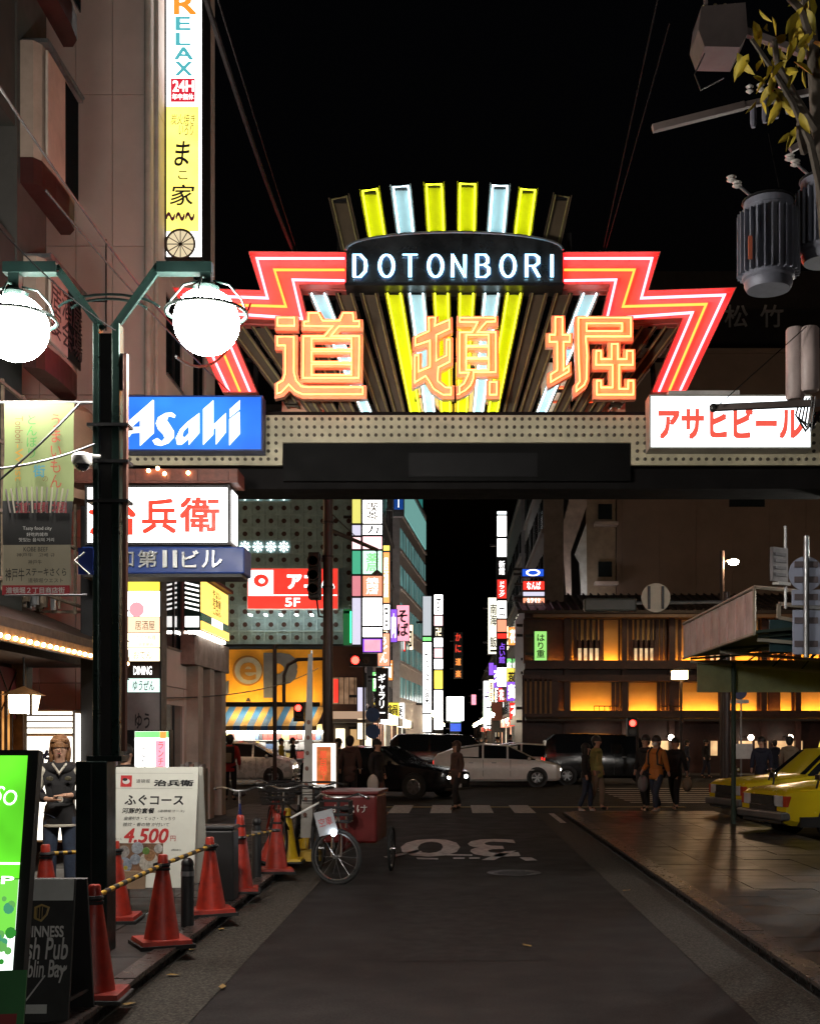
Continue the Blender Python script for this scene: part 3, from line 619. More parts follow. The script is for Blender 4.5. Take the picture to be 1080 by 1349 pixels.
BLB = M('blue_enamel', (.015, .06, .3), .4, var=.1); SILV = M('brushed_silver_letters', (.6, .62, .62), .3, .7)
c2 = thing('building_name_sign', 'blue name board with raised silver characters and a roman numeral two', 'sign', P(106, 760, 14.85)); k2 = 14.85 / F
MB().box(0, (322 - 106) * k2, 0, .5, .04, 40 * k2).build('board', BLB, c2, bevel=.02); MB().box(.02, (318 - 106) * k2, .02, .48, 0, .04).build('soffit', BLACK, c2)
for ch, a, b in (('昭', 112, 150), ('和', 157, 177), ('第', 183, 208), ('Ⅱ', 216, 234), ('ビ', 241, 262), ('ル', 267, 293)):
    text(ch, SILV, c2, (a - 106) * k2, (b - 106) * k2, (760 - 748) * k2, (760 - 726) * k2, y=-.05, ofs=.012, depth=.03)
for xx in (.2,): MB().box(xx, xx + .06, .5, .9, .15, .25).build('bracket', STEEL, c2)
# vertical stack of lit tenant panels
c3 = thing('tenant_sign', 'narrow vertical stack of lit tenant panels under the blue name board', 'sign', P(160, 1000, 19.55)); k3 = 19.55 / F
cz = lambda p: (1000 - p) * k3
MB().box(-.05, 52 * k3, .02, .4, 0, cz(757)).build('housing', STEEL, c3)
lay = [(760, 778, E_YEL), (779, 812, E_WHITE), (813, 833, E('pale_orange_panel', (1, .7, .45), 1.6)), (834, 853, E_WARM), (854, 871, E_WARM), (872, 893, M('brown_panel', (.08, .06, .04), .5)), (894, 912, E('pale_mint', (.75, 1, .9), 1.3)), (913, 962, M('grey_notice', (.3, .28, .28), .6))]
for a, b, m_ in lay: MB().box(0, 50 * k3, 0, .018, cz(b), cz(a)).build('panel', m_, c3)
MB().sphere((20 * k3, -.002, cz(803)), 10 * k3, 14, 8, (1, .05, 1)).build('pink_spot', E('pink_print', (1, .45, .5), 1.1), c3)
T3 = lambda b, x0, x1, y0, y1, m_, **k: text(b, m_, c3, (x0 - 160) * k3, (x1 - 160) * k3, cz(y1), cz(y0), y=-.004, **k)
T3('居酒屋', 178, 204, 818, 830, INK); T3('とりどり料理', 176, 205, 837, 843, INK); T3('個室宴会', 182, 202, 847, 851, INK); T3('おでん', 176, 200, 858, 868, M('brown_ink', (.25, .1, .03)))
T3('DINING', 176, 200, 878, 889, E_LETW, ofs=.02); T3('ゆうぜん', 175, 203, 897, 910, INK, ofs=.01, shear=.2); T3('ゆう', 178, 197, 940, 960, INK, ofs=.02)
for zz in (800, 840, 890): MB().tube([(-.05, -.02, cz(zz)), (.15, -.12, cz(zz + 6))], .012, 6).build('spot_arm', BLACK, c3)
o = MB().box(0, .25, 0, .02, 0, .6).build('pink_poster', M('pink_paper', (.6, .2, .25), .7), loc=P(152, 952, 20)); tag(o, 'small pink poster hanging left of the tenant sign', 'poster')
# orange and green restaurant sign on the corner
c4 = thing('restaurant_sign', 'orange, green and white lit restaurant box sign at the building corner', 'sign', (-4.98, 22.4, 3.68))
MB().box(0, .3, .02, 2.75, 0, .98).build('housing', STEEL, c4)
MB().box(.01, .29, -.0, .019, .03, .95).build('face', M('dark_green', (.01, .06, .05), .4), c4)
for i in range(6): MB().add([(.02, -.004, .86 - i * .09), (.28, -.004, .8 - i * .09), (.28, -.004, .835 - i * .09), (.02, -.004, .895 - i * .09)], [(0, 1, 2, 3)]).build('stripe', E_LETW, c4)
MB().box(.02, .28, -.006, -.003, .06, .26).build('name_panel', E_LETW, c4)
MB().box(.301, .31, .03, 2.73, .34, .96).build('side_face', E('orange_lit', (1, .62, .12), 1.7), c4)
MB().box(.301, .313, .03, 2.73, .18, .34).build('green_band', E('green_band', (.01, .12, .06), .5), c4)
MB().box(.313, .315, 1.0, 2.1, .18, .33).build('name_panel', E_LETW, c4)
MB().box(.301, .33, .03, 2.73, .02, .18).build('lower_band', E('orange_lit'), c4)
tt = text('やよい\n定食屋\nごはん', INK, c4, -.4, .4, .42, .9, y=0, ofs=.02); tt.rotation_euler.z = math.pi / 2; tt.location = (.316, 1.5, 0)
MB().box(.2, .42, .05, 2.7, .99, 1.05).build('hood', M('dark_red_hood', (.15, .02, .02)), c4)
MB().box(.05, .28, .1, 2.6, -.05, -.003).build('down_light', E('fluorescent', (1, .97, .88), 18), c4)
# small lit menu board by the doorway
c5 = lightbox('menu_lightbox', 'small lit standing board with green top and pink strip behind the white menu board', 176, 224, 962, 1060, 17.5, .2, E_WHITE, BLACK, fw=.02)
sp_(c5, 178, 222, 964, 972, E_GREEN); sp_(c5, 205, 219, 976, 1056, E_PINK, y=-.005); sp_(c5, 211, 219, 964, 973, E_ORANGE, y=-.005)
st(c5, 'こり家', 185, 194, 985, 1030, INK, vertical=True, ofs=.02); st(c5, 'ランチ三九', 208, 216, 978, 1030, E_RED, vertical=True, y=-.008)
MB().box(.05, c5['w'] - .05, .05, .15, -.3, 0).build('stand', BLACK, c5)

# ================================================================== twin globe lamp post
LG = M('dark_green_steel', (.006, .017, .015), .35, .3, var=.2, scale=5); LGL = M('green_edge_steel', (.015, .036, .03), .3, .5)
lp = thing('street_lamp', 'dark green twin-globe street lamp with Y-shaped arms in the left foreground', 'street lamp', (-2.66, 9.1, .1)); lk = 9.1 / F
lx = lambda p: (p - VX) * lk + 2.66
lz = lambda p: CZ + (VY - p) * lk - .1
MB().box(lx(106), lx(147), -.12, .12, 0, lz(1003)).build('cladding', LG, lp, bevel=.006)
for a in (-1, 1): MB().box(lx(126.5 if a < 0 else 126.5) - .006, lx(126.5) + .006, -.124, -.12, .02, lz(1006)).build('cladding_seam', BLACK, lp) if a > 0 else None
for a, b in ((125, 133), (150, 160)): MB().box(lx(a), lx(b), -.06, .06, lz(1003), lz(428)).build('post', LGL, lp, bevel=.006)
MB().box(lx(133) + .002, lx(150) - .002, -.02, .02, lz(1003), lz(440)).build('post_web', BLACK, lp)
MB().box(lx(119), lx(165), -.1, .1, lz(1003), lz(996)).build('collar', LG, lp)
for sgn, knee, end, gl in ((-1, (76, 350), (6, 353), (20, 432)), (1, (208, 348), (280, 353), (272, 424))):
    base = (137, 432) if sgn < 0 else (148, 432)
    for o_ in (0, 9):
        MB().beam((lx(base[0] + (o_ if sgn > 0 else -o_) * .4), 0, lz(base[1] + o_ * .3)), (lx(knee[0] + (o_ * .5) * -sgn * 0), 0, lz(knee[1] + o_)), .035, .03).build('arm', LGL if o_ == 0 else LG, lp)
    MB().box(min(lx(knee[0]), lx(end[0])), max(lx(knee[0]), lx(end[0])), -.05, .05, lz(361), lz(347)).build('arm_head', LG, lp)
    MB().box(lx(gl[0]) - .04, lx(gl[0]) + .04, -.04, .04, lz(gl[1] - 44), lz(358)).build('hanger', LG, lp)
    MB().lathe([(.09, 0), (.1, .03), (.06, .06)], (lx(gl[0]), 0, lz(gl[1] - 40)), 14).build('cap', LG, lp, smooth=True)
    r = .245; MB().sphere((lx(gl[0]), 0, lz(gl[1])), r, 28, 18).build('globe', E('globe_lamp', (1, .94, .86), 240), lp, smooth=True)
    MB().tube([(lx(gl[0]) + .3 * math.cos(t), .3 * math.sin(t), lz(gl[1]) + .07) for t in [2 * math.pi * i / 28 for i in range(28)]], .014, 6, True).build('ring', LG, lp, smooth=True)
    for a in (0, math.pi / 2, math.pi, -math.pi / 2):
        MB().tube([(lx(gl[0]) + q * math.cos(a), q * math.sin(a), lz(gl[1]) + z) for q, z in ((.05, .31), (.17, .28), (.265, .17), (.3, .07))], .0075, 6).build('ring_stay', LG, lp, smooth=True)
for q in (.4, .3):
    MB().tube([(lx(142) + q * math.cos(t), .03, lz(410) + .35 * q * math.sin(t)) for t in [math.pi * (.1 + .8 * i / 10) for i in range(11)]], .01, 6).build('arch', LG, lp, smooth=True)
for py in (560, 608, 660): MB().box(lx(118), lx(172), -.075, .075, lz(py + 4), lz(py)).build('clamp', STEEL, lp)
MB().tube([(lx(168), -.05, lz(470)), (lx(168), -.05, lz(600)), (lx(166), -.05, lz(990))], .022, 6).build('conduit', M('red_brown_pipe', (.1, .035, .02), .6), lp)
MB().box(lx(160), lx(170), -.05, .0, lz(515), lz(468)).build('control_box', BLACK, lp)
for loc, lb in (((7.9, 18.3, .0), 'added out-of-view twin-globe lamp beside the canopy, lighting the taxis'), ((4.9, -9, .1), 'added out-of-view twin-globe lamp behind the viewpoint, lighting the walls')):
    c = copy_tree(lp); c.location = loc; c['label'] = lb; c['group'] = 'twin-globe street lamps'  # out-of-view copies added to light the walls, taxis and walkers
lp['group'] = 'twin-globe street lamps'
# banner on the post
bn = thing('street_banner', 'pale green shopping-street banner with red and green kana hanging from the lamp post', 'banner', P(6, 784, 9.2)); bk = 9.2 / F
bzz = lambda p: (784 - p) * bk
def cloth(z0, z1, x0, x1, m_, nm):
    mb = MB(); n = 10; vs = []; fs = []
    for i in range(n + 1):
        for j in (0, 1): 
            z = z0 + (z1 - z0) * i / n; xs = x0 + (x1 - x0) * j - .02 * (1 - (z / (254 * bk))); vs.append((xs, .012 * math.sin(z * 7 + j * 2), z))
    for i in range(n): fs.append((2 * i, 2 * i + 1, 2 * i + 3, 2 * i + 2))
    return mb.add(vs, fs).build(nm, m_, bn, smooth=True)
BG = M('banner_green', (.24, .3, .12), .8, var=.06); BW = M('banner_cream', (.4, .36, .26), .8, var=.06)
cloth(bzz(660), bzz(531), 0, .53, BG, 'upper_cloth'); cloth(bzz(718), bzz(660), 0, .525, M('banner_black', (.03, .03, .03), .8), 'photo_band'); cloth(bzz(771), bzz(718), 0, .52, BW, 'cream_cloth'); cloth(0, bzz(771), 0, .51, M('banner_red', (.4, .03, .04), .8), 'red_band')
bt = lambda b, x0, x1, y0, y1, m_, **k: text(b, m_, bn, (x0 - 6) * bk, (x1 - 6) * bk, bzz(y1), bzz(y0), y=-.016, **k)
bt('うまいもん', 67, 82, 546, 643, M('banner_redink', (.5, .06, .03)), vertical=True); bt('とんぼり', 36, 50, 547, 604, M('banner_greenink', (.06, .35, .06)), vertical=True)
bt('街', 45, 60, 613, 629, M('banner_blueink', (.05, .3, .45)), ofs=.02); bt('の', 57, 64, 628, 635, M('banner_brownink', (.2, .12, .04)))
for b_, a, c_, m_ in (('Tonbori', 549, 584, M('banner_brownink')), ('-West', 586, 634, M('banner_orange', (.6, .3, .03)))):
    ml = (c_ - a) * bk; g = text(b_, m_, bn, -ml / 2, ml / 2, -.03, .03, y=-.016); g.rotation_euler = (0, math.pi / 2, 0); g.location = ((26 - 6) * bk, 0, bzz((a + c_) / 2))
GP = M('print_grey', (.3, .26, .25)); GR = M('print_red', (.4, .07, .08))
for i in range(13):      # the little drawing of a gate
    t = (i - 6) / 6.0; MB().beam((.25 + t * .2, -.015, bzz(676)), (.25 + t * .235, -.015, bzz(645) + .02 * (1 - t * t)), .012, .002, (0, 1, 0)).build('drawing_bar', M('print_cream', (.55, .5, .4)) if i % 2 else GP, bn)
for i, ch in enumerate('道頓堀'): bt(ch, 22 + i * 24, 40 + i * 24, 662, 676, GR, ofs=.04)
bt('Tasty food city', 31, 69, 694, 700, WHITE); bt('好吃的城市', 36, 64, 702, 707, WHITE); bt('맛있는 음식의 거리', 26, 72, 709, 714, WHITE)
bt('KOBE BEEF', 32, 64, 721, 727, INK); bt('神戸牛　고베 규', 23, 73, 729, 734, INK); bt('神戸牛', 38, 56, 738, 744, INK); bt('神戸牛', 8, 33, 749, 766, INK); bt('ステーキさくら', 35, 88, 749, 759, INK, ofs=.01); bt('道頓堀ウエスト', 38, 84, 762, 768, INK)
bt('道頓堀２丁目商店街', 9, 86, 774, 782, WHITE, ofs=.02)
MB().tube([(-.15, .005, bzz(530)), (.72, .005, bzz(530))], .012, 6).build('rod', GALV, bn); MB().tube([(.0, .005, bzz(784)), (.62, .005, bzz(784))], .008, 6).build('rod', GALV, bn)
cm = thing('dome_camera', 'white dome security camera beside the banner', 'camera', P(108, 612, 8.98))
MB().lathe([(.065, 0), (.075, .02), (.075, .06), (.05, .085), (1e-6, .09)], (0, 0, 0), 16).build('housing', WHITE, cm, smooth=True); MB().sphere((0, 0, 0), .055, 14, 8, (1, 1, .9)).build('dome', glass('smoked_dome'), cm, smooth=True)
MB().tube([(0, 0, .07), (.12, .05, .07)], .015, 6).build('arm', WHITE, cm)
ns = thing('number_plate', 'small blue plate fixed to the left of the lamp post', 'sign', P(103, 757, 8.98))
MB().box(0, .11, 0, .01, 0, .2).build('plate', M('plate_blue', (.02, .05, .3), .4), ns); MB().tube([(.05, -.01, .16), (-.02, -.02, .1), (.09, -.02, 0)], .006, 5).build('tie', WHITE, ns)

# ================================================================== left pavement furniture
CONE = M('cone_red', (.42, .028, .012), .45, var=.3, scale=11, col2=(.2, .018, .012), rand=.18, bump=.08); CONEY = M('cone_yellow', (.7, .45, .02), .4, var=.12, scale=9)
RUB = M('black_rubber', (.02, .02, .02), .75, bump=.1)
protos = {}
def cone(label, px, py_base, m_=None, h=.7, base=True, lean=(0, 0), z=.1, D=None):
    D = D or (CZ - z) * F / (py_base - VY); t = thing('traffic_cone', label, 'traffic cone', (X(px, D), D, z), random.uniform(0, .6), 'traffic cones along the left kerb'); t.rotation_euler.x, t.rotation_euler.y = lean[0] + random.uniform(-.02, .02), lean[1] + random.uniform(-.02, .02)
    key = (m_ or CONE).name + str(h)
    if key not in protos:
        a = MB().lathe([(.155, .035), (.15, .05), (.135, .06), (.04, h - .06), (.038, h - .01), (.03, h), (1e-6, h)], (0, 0, 0), 20).build('body', m_ or CONE, t, smooth=True)
        b = MB(); b.add([(x * .19, y * .19, 0) for x, y in ((-1, -1), (1, -1), (1, 1), (-1, 1))] + [(x * .185, y * .185, .03) for x, y in ((-1, -1), (1, -1), (1, 1), (-1, 1))] , [(0, 1, 2, 3), (4, 5, 6, 7), (0, 1, 5, 4), (1, 2, 6, 5), (2, 3, 7, 6), (3, 0, 4, 7)])
        b = b.build('base', m_ or CONE, t); c = MB().lathe([(.055, h - .12), (.058, h - .115), (.056, h - .1), (.05, h - .1)], (0, 0, 0), 16).build('collar', RUB, t, smooth=True)
        d = MB().box(-.21, .21, -.21, .21, -.0, .028).build('weight', RUB, t, bevel=.008)
        protos[key] = [a.data, b.data, c.data, d.data]
    else:
        for nm, me in zip(('body', 'base', 'collar', 'weight'), protos[key]): inst(me, nm, t, (0, 0, 0))
    for c_ in t.children:
        if c_.name.startswith(('base',)): c_.location.z = .028
    return t
cone('red traffic cone nearest the camera beside the black pub board', 122, 1317)
cone('red traffic cone under the middle of the striped bar, before the white menu board', 213, 1246)
cone('red traffic cone at the far end of the striped bar by the black bin', 278, 1205)
cone('red traffic cone half hidden between the lamp post and the white menu board', 153, 1214)
cone('red traffic cone behind the pub board near the standing woman', 62, 1222)
cone('slim red traffic cone beside the black bin under the bicycle', 316, 1176, h=.8)
cone('red traffic cone between the ball-topped bollard and the yellow cones', 364, 1150)
cone('red traffic cone tipped against the bicycles behind the others', 353, 1138, lean=(0, .28))
cone('yellow traffic cone nearer the kerb beside the cargo tricycle', 379, 1137, CONEY)
cone('yellow traffic cone farther back at the foot of the white spike banner', 404, 1122, CONEY)
BARY = M('bar_yellow', (.6, .36, .03), .5)
def bar(label, a, b, n=9, r=.017):
    a, b = Vector(a), Vector(b); t = thing('barrier_bar', label, 'barrier', a); MB().tube([(0, 0, 0), b - a], r, 10).build('tube', BARY, t, smooth=True)
    for i in range(n):
        p, q = (b - a) * ((i + .25) / n), (b - a) * ((i + .75) / n); MB().tube([p, q], r + .0015, 10).build('band', BLACK, t, smooth=True)
    for p in (Vector((0, 0, 0)), b - a): MB().lathe([(.062, -.015), (.068, 0), (.062, .015)], p, 14).build('end_ring', BLACK, t, smooth=True)
    return t
def top(px, pb, z=.1): D = (CZ - z) * F / (pb - VY); return Vector((X(px, D), D, z + .62))
bar('yellow and black striped bar between the nearest cone and the middle cone', top(122, 1317), top(213, 1246), 9)
bar('yellow and black striped bar between the middle cone and the cone by the bin', top(213, 1246), top(278, 1205), 6)
bar('yellow and black striped bar in front of the standing woman', top(62, 1222), top(153, 1214), 8)
bar('dark striped bar from the slim cone to the ball-topped bollard', Vector((X(316, 12.5), 12.5, .67)), Vector((X(362, 13.6), 13.6, .66)), 6, .012)
def bollard(label, px, pb, h, ball):
    D = 1.6 * F / (pb - VY); t = thing('bollard', label, 'bollard', (X(px, D), D, .1), 0, 'bollards along the left kerb')
    MB().lathe([(.055, 0), (.055, h - .06), (.05, h)], (0, 0, 0), 16).build('post', BLACK, t, smooth=True)
    MB().lathe([(.058, h - .1), (.058, h - .06)], (0, 0, 0), 16).build('band', GALV, t, smooth=True)
    MB().sphere((0, 0, h + (.04 if ball else 0)), .055, 14, 8).build('cap', BLACK, t, smooth=True); return t
bollard('black bollard with a silver ring in front of the white menu board', 247, 1221, .53, False)
bollard('black ball-topped bollard beside the parked bicycles', 338, 1157, .6, True)
bollard('black bollard at the corner near the person in red', 355, 1051, .7, False)
# white fugu course menu board
mb_ = thing('menu_board', 'large white A-frame menu board priced 4.500 with a food photograph', 'menu board', (X(207, 11.2), 11.2, .1), math.radians(-4)); mk = 11.2 / F
bw, bh = .80, 1.1; L0 = .24
brd = MB().box(-bw / 2, bw / 2, -.012, .012, 0, bh).build('board', M('menu_white', (.62, .62, .55), .6, var=.06), mb_); brd.location = (0, -.2, L0); brd.rotation_euler.x = math.radians(-9)
rdr = MB().box(-bw / 2 + .02, bw / 2, -.012, .012, 0, bh).build('back_board', M('menu_white'), mb_); rdr.location = (.02, .2, L0); rdr.rotation_euler.x = math.radians(9)
for sx in (-1, 1):
    for sy in (-1, 1): MB().beam((sx * (bw / 2 - .04), sy * .27, 0), (sx * (bw / 2 - .04), sy * .19, L0 + .1), .025).build('leg', GALV, mb_)
mt = lambda b, x0, x1, y0, y1, m_, **k: text(b, m_, brd, (x0 - 207) * mk, (x1 - 207) * mk, bh - (y1 - 1010) * mk, bh - (y0 - 1010) * mk, y=-.0145, **k)
mt('治兵衛', 206, 258, 1027, 1035, INK, ofs=.04); mt('道頓堀', 182, 200, 1026, 1031, INK); mt('ふぐコース', 168, 246, 1047, 1060, INK, ofs=.025); mt('河豚的套餐', 165, 208, 1064, 1071, INK, ofs=.02, shear=.15); mt('(道頓堀コース)', 213, 248, 1066, 1070, INK, shear=.15)
mt('皮湯引き・てっさ・てっちり', 168, 236, 1075, 1080, INK, shear=.15); mt('雑炊・香の物 が付いて', 167, 229, 1083, 1088, INK, shear=.15); mt('4.500', 170, 228, 1091, 1109, REDINK, ofs=.03, shear=.2); mt('円', 231, 238, 1100, 1107, REDINK); mt('お一人', 158, 167, 1103, 1106, INK); mt('(税別)', 233, 246, 1117, 1120, INK)
lg = MB().box((161 - 207) * mk, (176 - 207) * mk, -.0145, -.0135, bh - (1036 - 1010) * mk, bh - (1021 - 1010) * mk).build('emblem', REDINK, brd); MB().sphere(((168.5 - 207) * mk, -.016, bh - 19 * mk), .035, 12, 6, (1, .03, .7)).build('emblem_fish', WHITE, lg); MB().sphere(((167 - 207) * mk, -.018, bh - 16.5 * mk), .024, 10, 6, (1, .03, .6)).build('emblem_back', INK, lg)
for py in (1018, 1038): MB().box(-.37, .35, -.0142, -.0136, bh - (py - 1010) * mk - .002, bh - (py - 1010) * mk).build('rule', M('grey_rule', (.3, .3, .28)), brd)
ph = MB().box((157 - 207) * mk, (222 - 207) * mk, -.0148, -.0135, bh - (1148 - 1010) * mk, bh - (1110 - 1010) * mk).build('food_photo', M('photo_bg', (.22, .12, .07), .4, var=.4, scale=14), brd)
for i, (a, b, r_, c_) in enumerate([(170, 1121, 8, (.3, .28, .26)), (188, 1116, 8, (.3, .33, .36)), (204, 1134, 13, (.45, .42, .36)), (205, 1126, 8, (.3, .16, .08)), (171, 1139, 11, (.22, .26, .32)), (186, 1131, 7, (.25, .28, .32)), (216, 1117, 6, (.4, .38, .35)), (200, 1120, 5, (.12, .22, .05)), (167, 1134, 4, (.5, .12, .05)), (174, 1142, 3, (.45, .35, .05))]):
    MB().lathe([(r_ * mk, 0), (r_ * mk * .9, -.001 - i * .0002), (1e-6, -.001 - i * .0002)], ((a - 207) * mk, -.0148, bh - (b - 1010) * mk), 16, 'y').build('dish', M('dish%d' % i, c_, .4, var=.3, scale=40), ph)
o = MB().box(0, .5, 0, .3, 0, .22).build('storage_box', clear_glass('clear_plastic'), loc=(X(160, 11.3), 11.0, .1)); tag(o, 'clear plastic box on the ground under the white menu board', 'box')
o = MB().box(0, .28, 0, .22, 0, .16).build('cardboard_box', M('cardboard', (.3, .2, .12), .8), loc=(X(163, 11.3), 10.98, .33)); tag(o, 'brown carton resting on the clear plastic box', 'box')
bx = thing('waste_bin', 'plain black bin between the cones and the parked bicycle', 'bin', (X(287, 11.9), 11.95, .1)); MB().box(-.17, .17, -.15, .15, 0, .7).build('body', BLACK, bx, bevel=.02); MB().box(-.18, .18, -.16, .16, .702, .74).build('lid', BLACK, bx, bevel=.01)
pk = thing('poster_stack', 'grey rack of folded leaflets behind the white menu board', 'rack', P(236, 1060, 17)); MB().box(0, .35, 0, .25, -.35, .5).build('rack', RF, pk)
for i in range(5): MB().box(.02 + i * .065, .07 + i * .065, -.02, .2, .1, .56 + .03 * (i % 2)).build('leaflet', M('leaflet%d' % (i % 3), [(.4, .38, .35), (.25, .22, .22), (.35, .2, .15)][i % 3], .7), pk)
# pub board and green lightbox in the left foreground
gb = thing('pub_board', 'black pub A-board lettered in white with a small gold harp', 'menu board', (X(62, 6.95), 6.95, .1), math.radians(2)); gk = 6.95 / F
gbd = MB().box(-.19, .16, -.014, .014, 0, .8).build('board', M('chalkboard', (.02, .022, .022), .55, var=.3, scale=7), gb); gbd.location = (0, -.14, .0); gbd.rotation_euler.x = math.radians(-11)
MB().box(-.19, .155, -.0165, -.0145, .68, .80).build('white_strip', M('strip_white', (.6, .62, .6), .6), gbd)
gbb = MB().box(-.19, .18, -.014, .014, 0, .8).build('back_board', BLACK, gb); gbb.location = (.03, .22, 0); gbb.rotation_euler.x = math.radians(11)
for sx in (-1, 1): MB().beam((sx * .15, -.12, .12), (sx * .15 + .03, .2, .12), .02).build('spreader', BLACK, gb)
gt = lambda b, x0, x1, z0, z1, **k: text(b, M('chalk', (.7, .7, .68), .8), gbd, x0, x1, z0, z1, y=-.0175, **k)
gt('GUINNESS', -.15, .11, .475, .535, ofs=.03); gt('Irish Pub', -.16, .14, .35, .47, ofs=.015, shear=.1); gt('Dublin Bay', -.16, .13, .22, .345, ofs=.015, shear=.1); gt('~', .06, .14, .28, .32)
MB().box(-.16, .04, -.0165, -.0145, .05, .1).build('paper', M('strip_white'), gbd)
MB().beam((.02, -.016, .26), (-.08, -.016, .12), .008, .002, (0, 1, 0)).build('chalk_line', M('chalk'), gbd)
hp = M('harp_gold', (.5, .36, .12), .4)
MB().tube([(-.055, -.018, .58), (-.055, -.018, .64), (-.02, -.018, .655), (.02, -.018, .64), (.01, -.018, .6), (-.02, -.018, .565), (-.055, -.018, .58)], .006, 5).build('harp', hp, gbd)
for i in range(3): MB().tube([(-.045 + i * .015, -.018, .575), (-.045 + i * .015, -.018, .645)], .002, 4).build('harp_string', hp, gbd)
ge = thing('standing_lightbox', 'tall green illuminated shop board cut by the left picture edge', 'sign', (X(-22, 6.0), 6.0, .1), math.radians(-3))
gf = MB().box(-.42, .17, .0, .06, 0, 1.56).build('housing', BLACK, ge); gf.location = (0, 0, 0); gf.rotation_euler.x = math.radians(-10)
E_LIME = E('lime_lit', (.14, .8, .03), 1.15, .3, 3)
MB().box(-.4, .115, -.004, -.001, .9, 1.53).build('green_face', E_LIME, gf); MB().box(-.4, .115, -.004, -.001, .03, .895).build('white_face', E('pale_lit', (.9, 1, .92), 2.0, .15, 3), gf)
MB().box(-.4, .115, -.006, -.004, .97, .98).build('rule', E_LETW, gf)
text('USO', E_LETW, gf, -.1, .08, 1.29, 1.37, y=-.008, rot=-.35); text('.JP', E_LETW, gf, -.04, .09, .86, .91, y=-.008, ofs=.02)
MB().box(-.4, .115, -.0062, -.0042, .62, .895).build('green_band', E('lime_pale', (.2, .75, .08), 1.1), gf)
random.seed(3)
for i in range(46): 
    a, b = random.uniform(-.25, .1), random.uniform(.45, .8); MB().sphere((a, -.008, b), random.uniform(.012, .03), 7, 5, (1, .06, 1)).build('leaf_print', E('leafprint%d' % (i % 3), [(.05, .4, .05), (.2, .65, .15), (.1, .5, .25)][i % 3], .7), gf)
MB().box(-.35, -.06, -.0075, -.0055, .4, .62).build('photo_print', E('photo_lit', (.75, .8, .75), 1.2, .4, 12), gf)
gg = thing('small_pub_board', 'green pointed board with red labels at the bottom left corner', 'menu board', (X(-6, 5.45), 5.45, .1), math.radians(8))
q = MB().box(-.25, .1, -.01, .01, 0, .55).build('board', M('board_green', (.03, .2, .05), .5), gg); q.rotation_euler.x = math.radians(-20)
for z in (.12, .25): MB().box(-.2, .07, -.014, -.011, z, z + .1).build('label_patch', M('label_red', (.3, .03, .03)), q)
MB().beam((0, .4, 0), (0, .2, .5), .03).build('leg', BLACK, gg)
# ================================================================== across the avenue, left: patterned block
FD = 54.3; fk = FD / F
fx = lambda p: (p - VX) * fk
fz = lambda p: CZ + (VY - p) * fk
BLOCKW = M('block_screen', (.42, .62, .65), .7, var=.2, scale=3)
pbk = thing('patterned_building', 'block with a screen of round-holed tiles above a yellow and blue shop front', 'building', (0, FD, 0))
MB().box(fx(-60), fx(480), .1, 12, fz(850), fz(560)).build('wall', M('screen_back', (.05, .06, .06), .8), pbk)
TS = .58
tl = MB()
for a, b, c, d in ((0, TS, 0, .03), (0, TS, TS - .03, TS), (0, .03, .03, TS - .03), (TS - .03, TS, .03, TS - .03)): tl.box(a, b, 0, .1, c, d)
for i in range(8):
    t = math.pi * i / 4; cx = TS / 2; tl.beam((cx + .12 * math.cos(t), .03, cx + .12 * math.sin(t)), (cx + .25 * math.cos(t), .03, cx + .25 * math.sin(t)), .05, .03, (0, 1, 0))
tl.box(.03, TS - .03, .07, .1, .03, TS - .03)
tl.cm = 1; tl.lathe([(.11, .0), (.09, .0), (.09, .05), (1e-6, .05)], (TS / 2, .015, TS / 2), 12, 'y')
tme = tl.build('tile', [BLOCKW, M('dark_hole', (.05, .02, .015), .6)], pbk).data; tl2 = MB()
for i in range(8):
    t = math.pi * i / 4; tl2.beam((TS / 2 + .13 * math.cos(t), .0, TS / 2 + .13 * math.sin(t)), (TS / 2 + .24 * math.cos(t), .0, TS / 2 + .24 * math.sin(t)), .07, .03, (0, 1, 0))
tl2.lathe([(.09, .0), (.09, -.02), (1e-6, -.02)], (TS / 2, 0, TS / 2), 8, 'y')
lme2 = tl2.build('lit_star', E('star_light', (.85, 1, .97), 3), pbk).data
for o in list(pbk.children):
    if o.name.startswith(('tile', 'lit_star')): bpy.data.objects.remove(o)
for r in range(15):
    for c in range(11):
        x, z = fx(300) - .1 + c * TS, fz(850) + .05 + r * TS
        if x + TS > fx(481): continue
        t_ = inst(tme, 'tile', pbk, (x, 0, z))
        if r in (7, 11) and 1 <= c <= 4: inst(lme2, 'lit_star', pbk, (x, -.02, z))
YF = M('yellow_facade', (.75, .36, .02), .6, var=.1)
MB().box(fx(200), fx(425), -.1, .08, fz(930), fz(856)).build('yellow_fascia', YF, pbk)
BLT = M('slate_letter', (.1, .12, .18), .5)
text('s', BLT, pbk, fx(220), fx(254), fz(925), fz(872), y=-.14, ofs=.03, depth=.05); text('t', BLT, pbk, fx(262), fx(297), fz(912), fz(860), y=-.14, ofs=.06, depth=.05)
MB().lathe([(.68, -.11), (.68, -.16), (1e-6, -.165)], (fx(327), 0, fz(884)), 26, 'y').build('letter_disc', M('brown_ring', (.35, .16, .02), .5), pbk)
MB().lathe([(.6, -.166), (.6, -.22), (1e-6, -.23)], (fx(328), 0, fz(884)), 26, 'y').build('letter_disc', M('pale_disc', (.3, .32, .34), .4), pbk)
text('e', M('dark_yellow', (.3, .15, .02)), pbk, fx(318), fx(338), fz(896), fz(874), y=-.24, ofs=.02); text('p', BLT, pbk, fx(352), fx(388), fz(916), fz(864), y=-.14, ofs=.06, depth=.05)
MB().box(fx(425), fx(478), -.15, .08, fz(960), fz(852)).build('brown_bay', M('dark_brown_bay', (.06, .02, .018), .6), pbk)
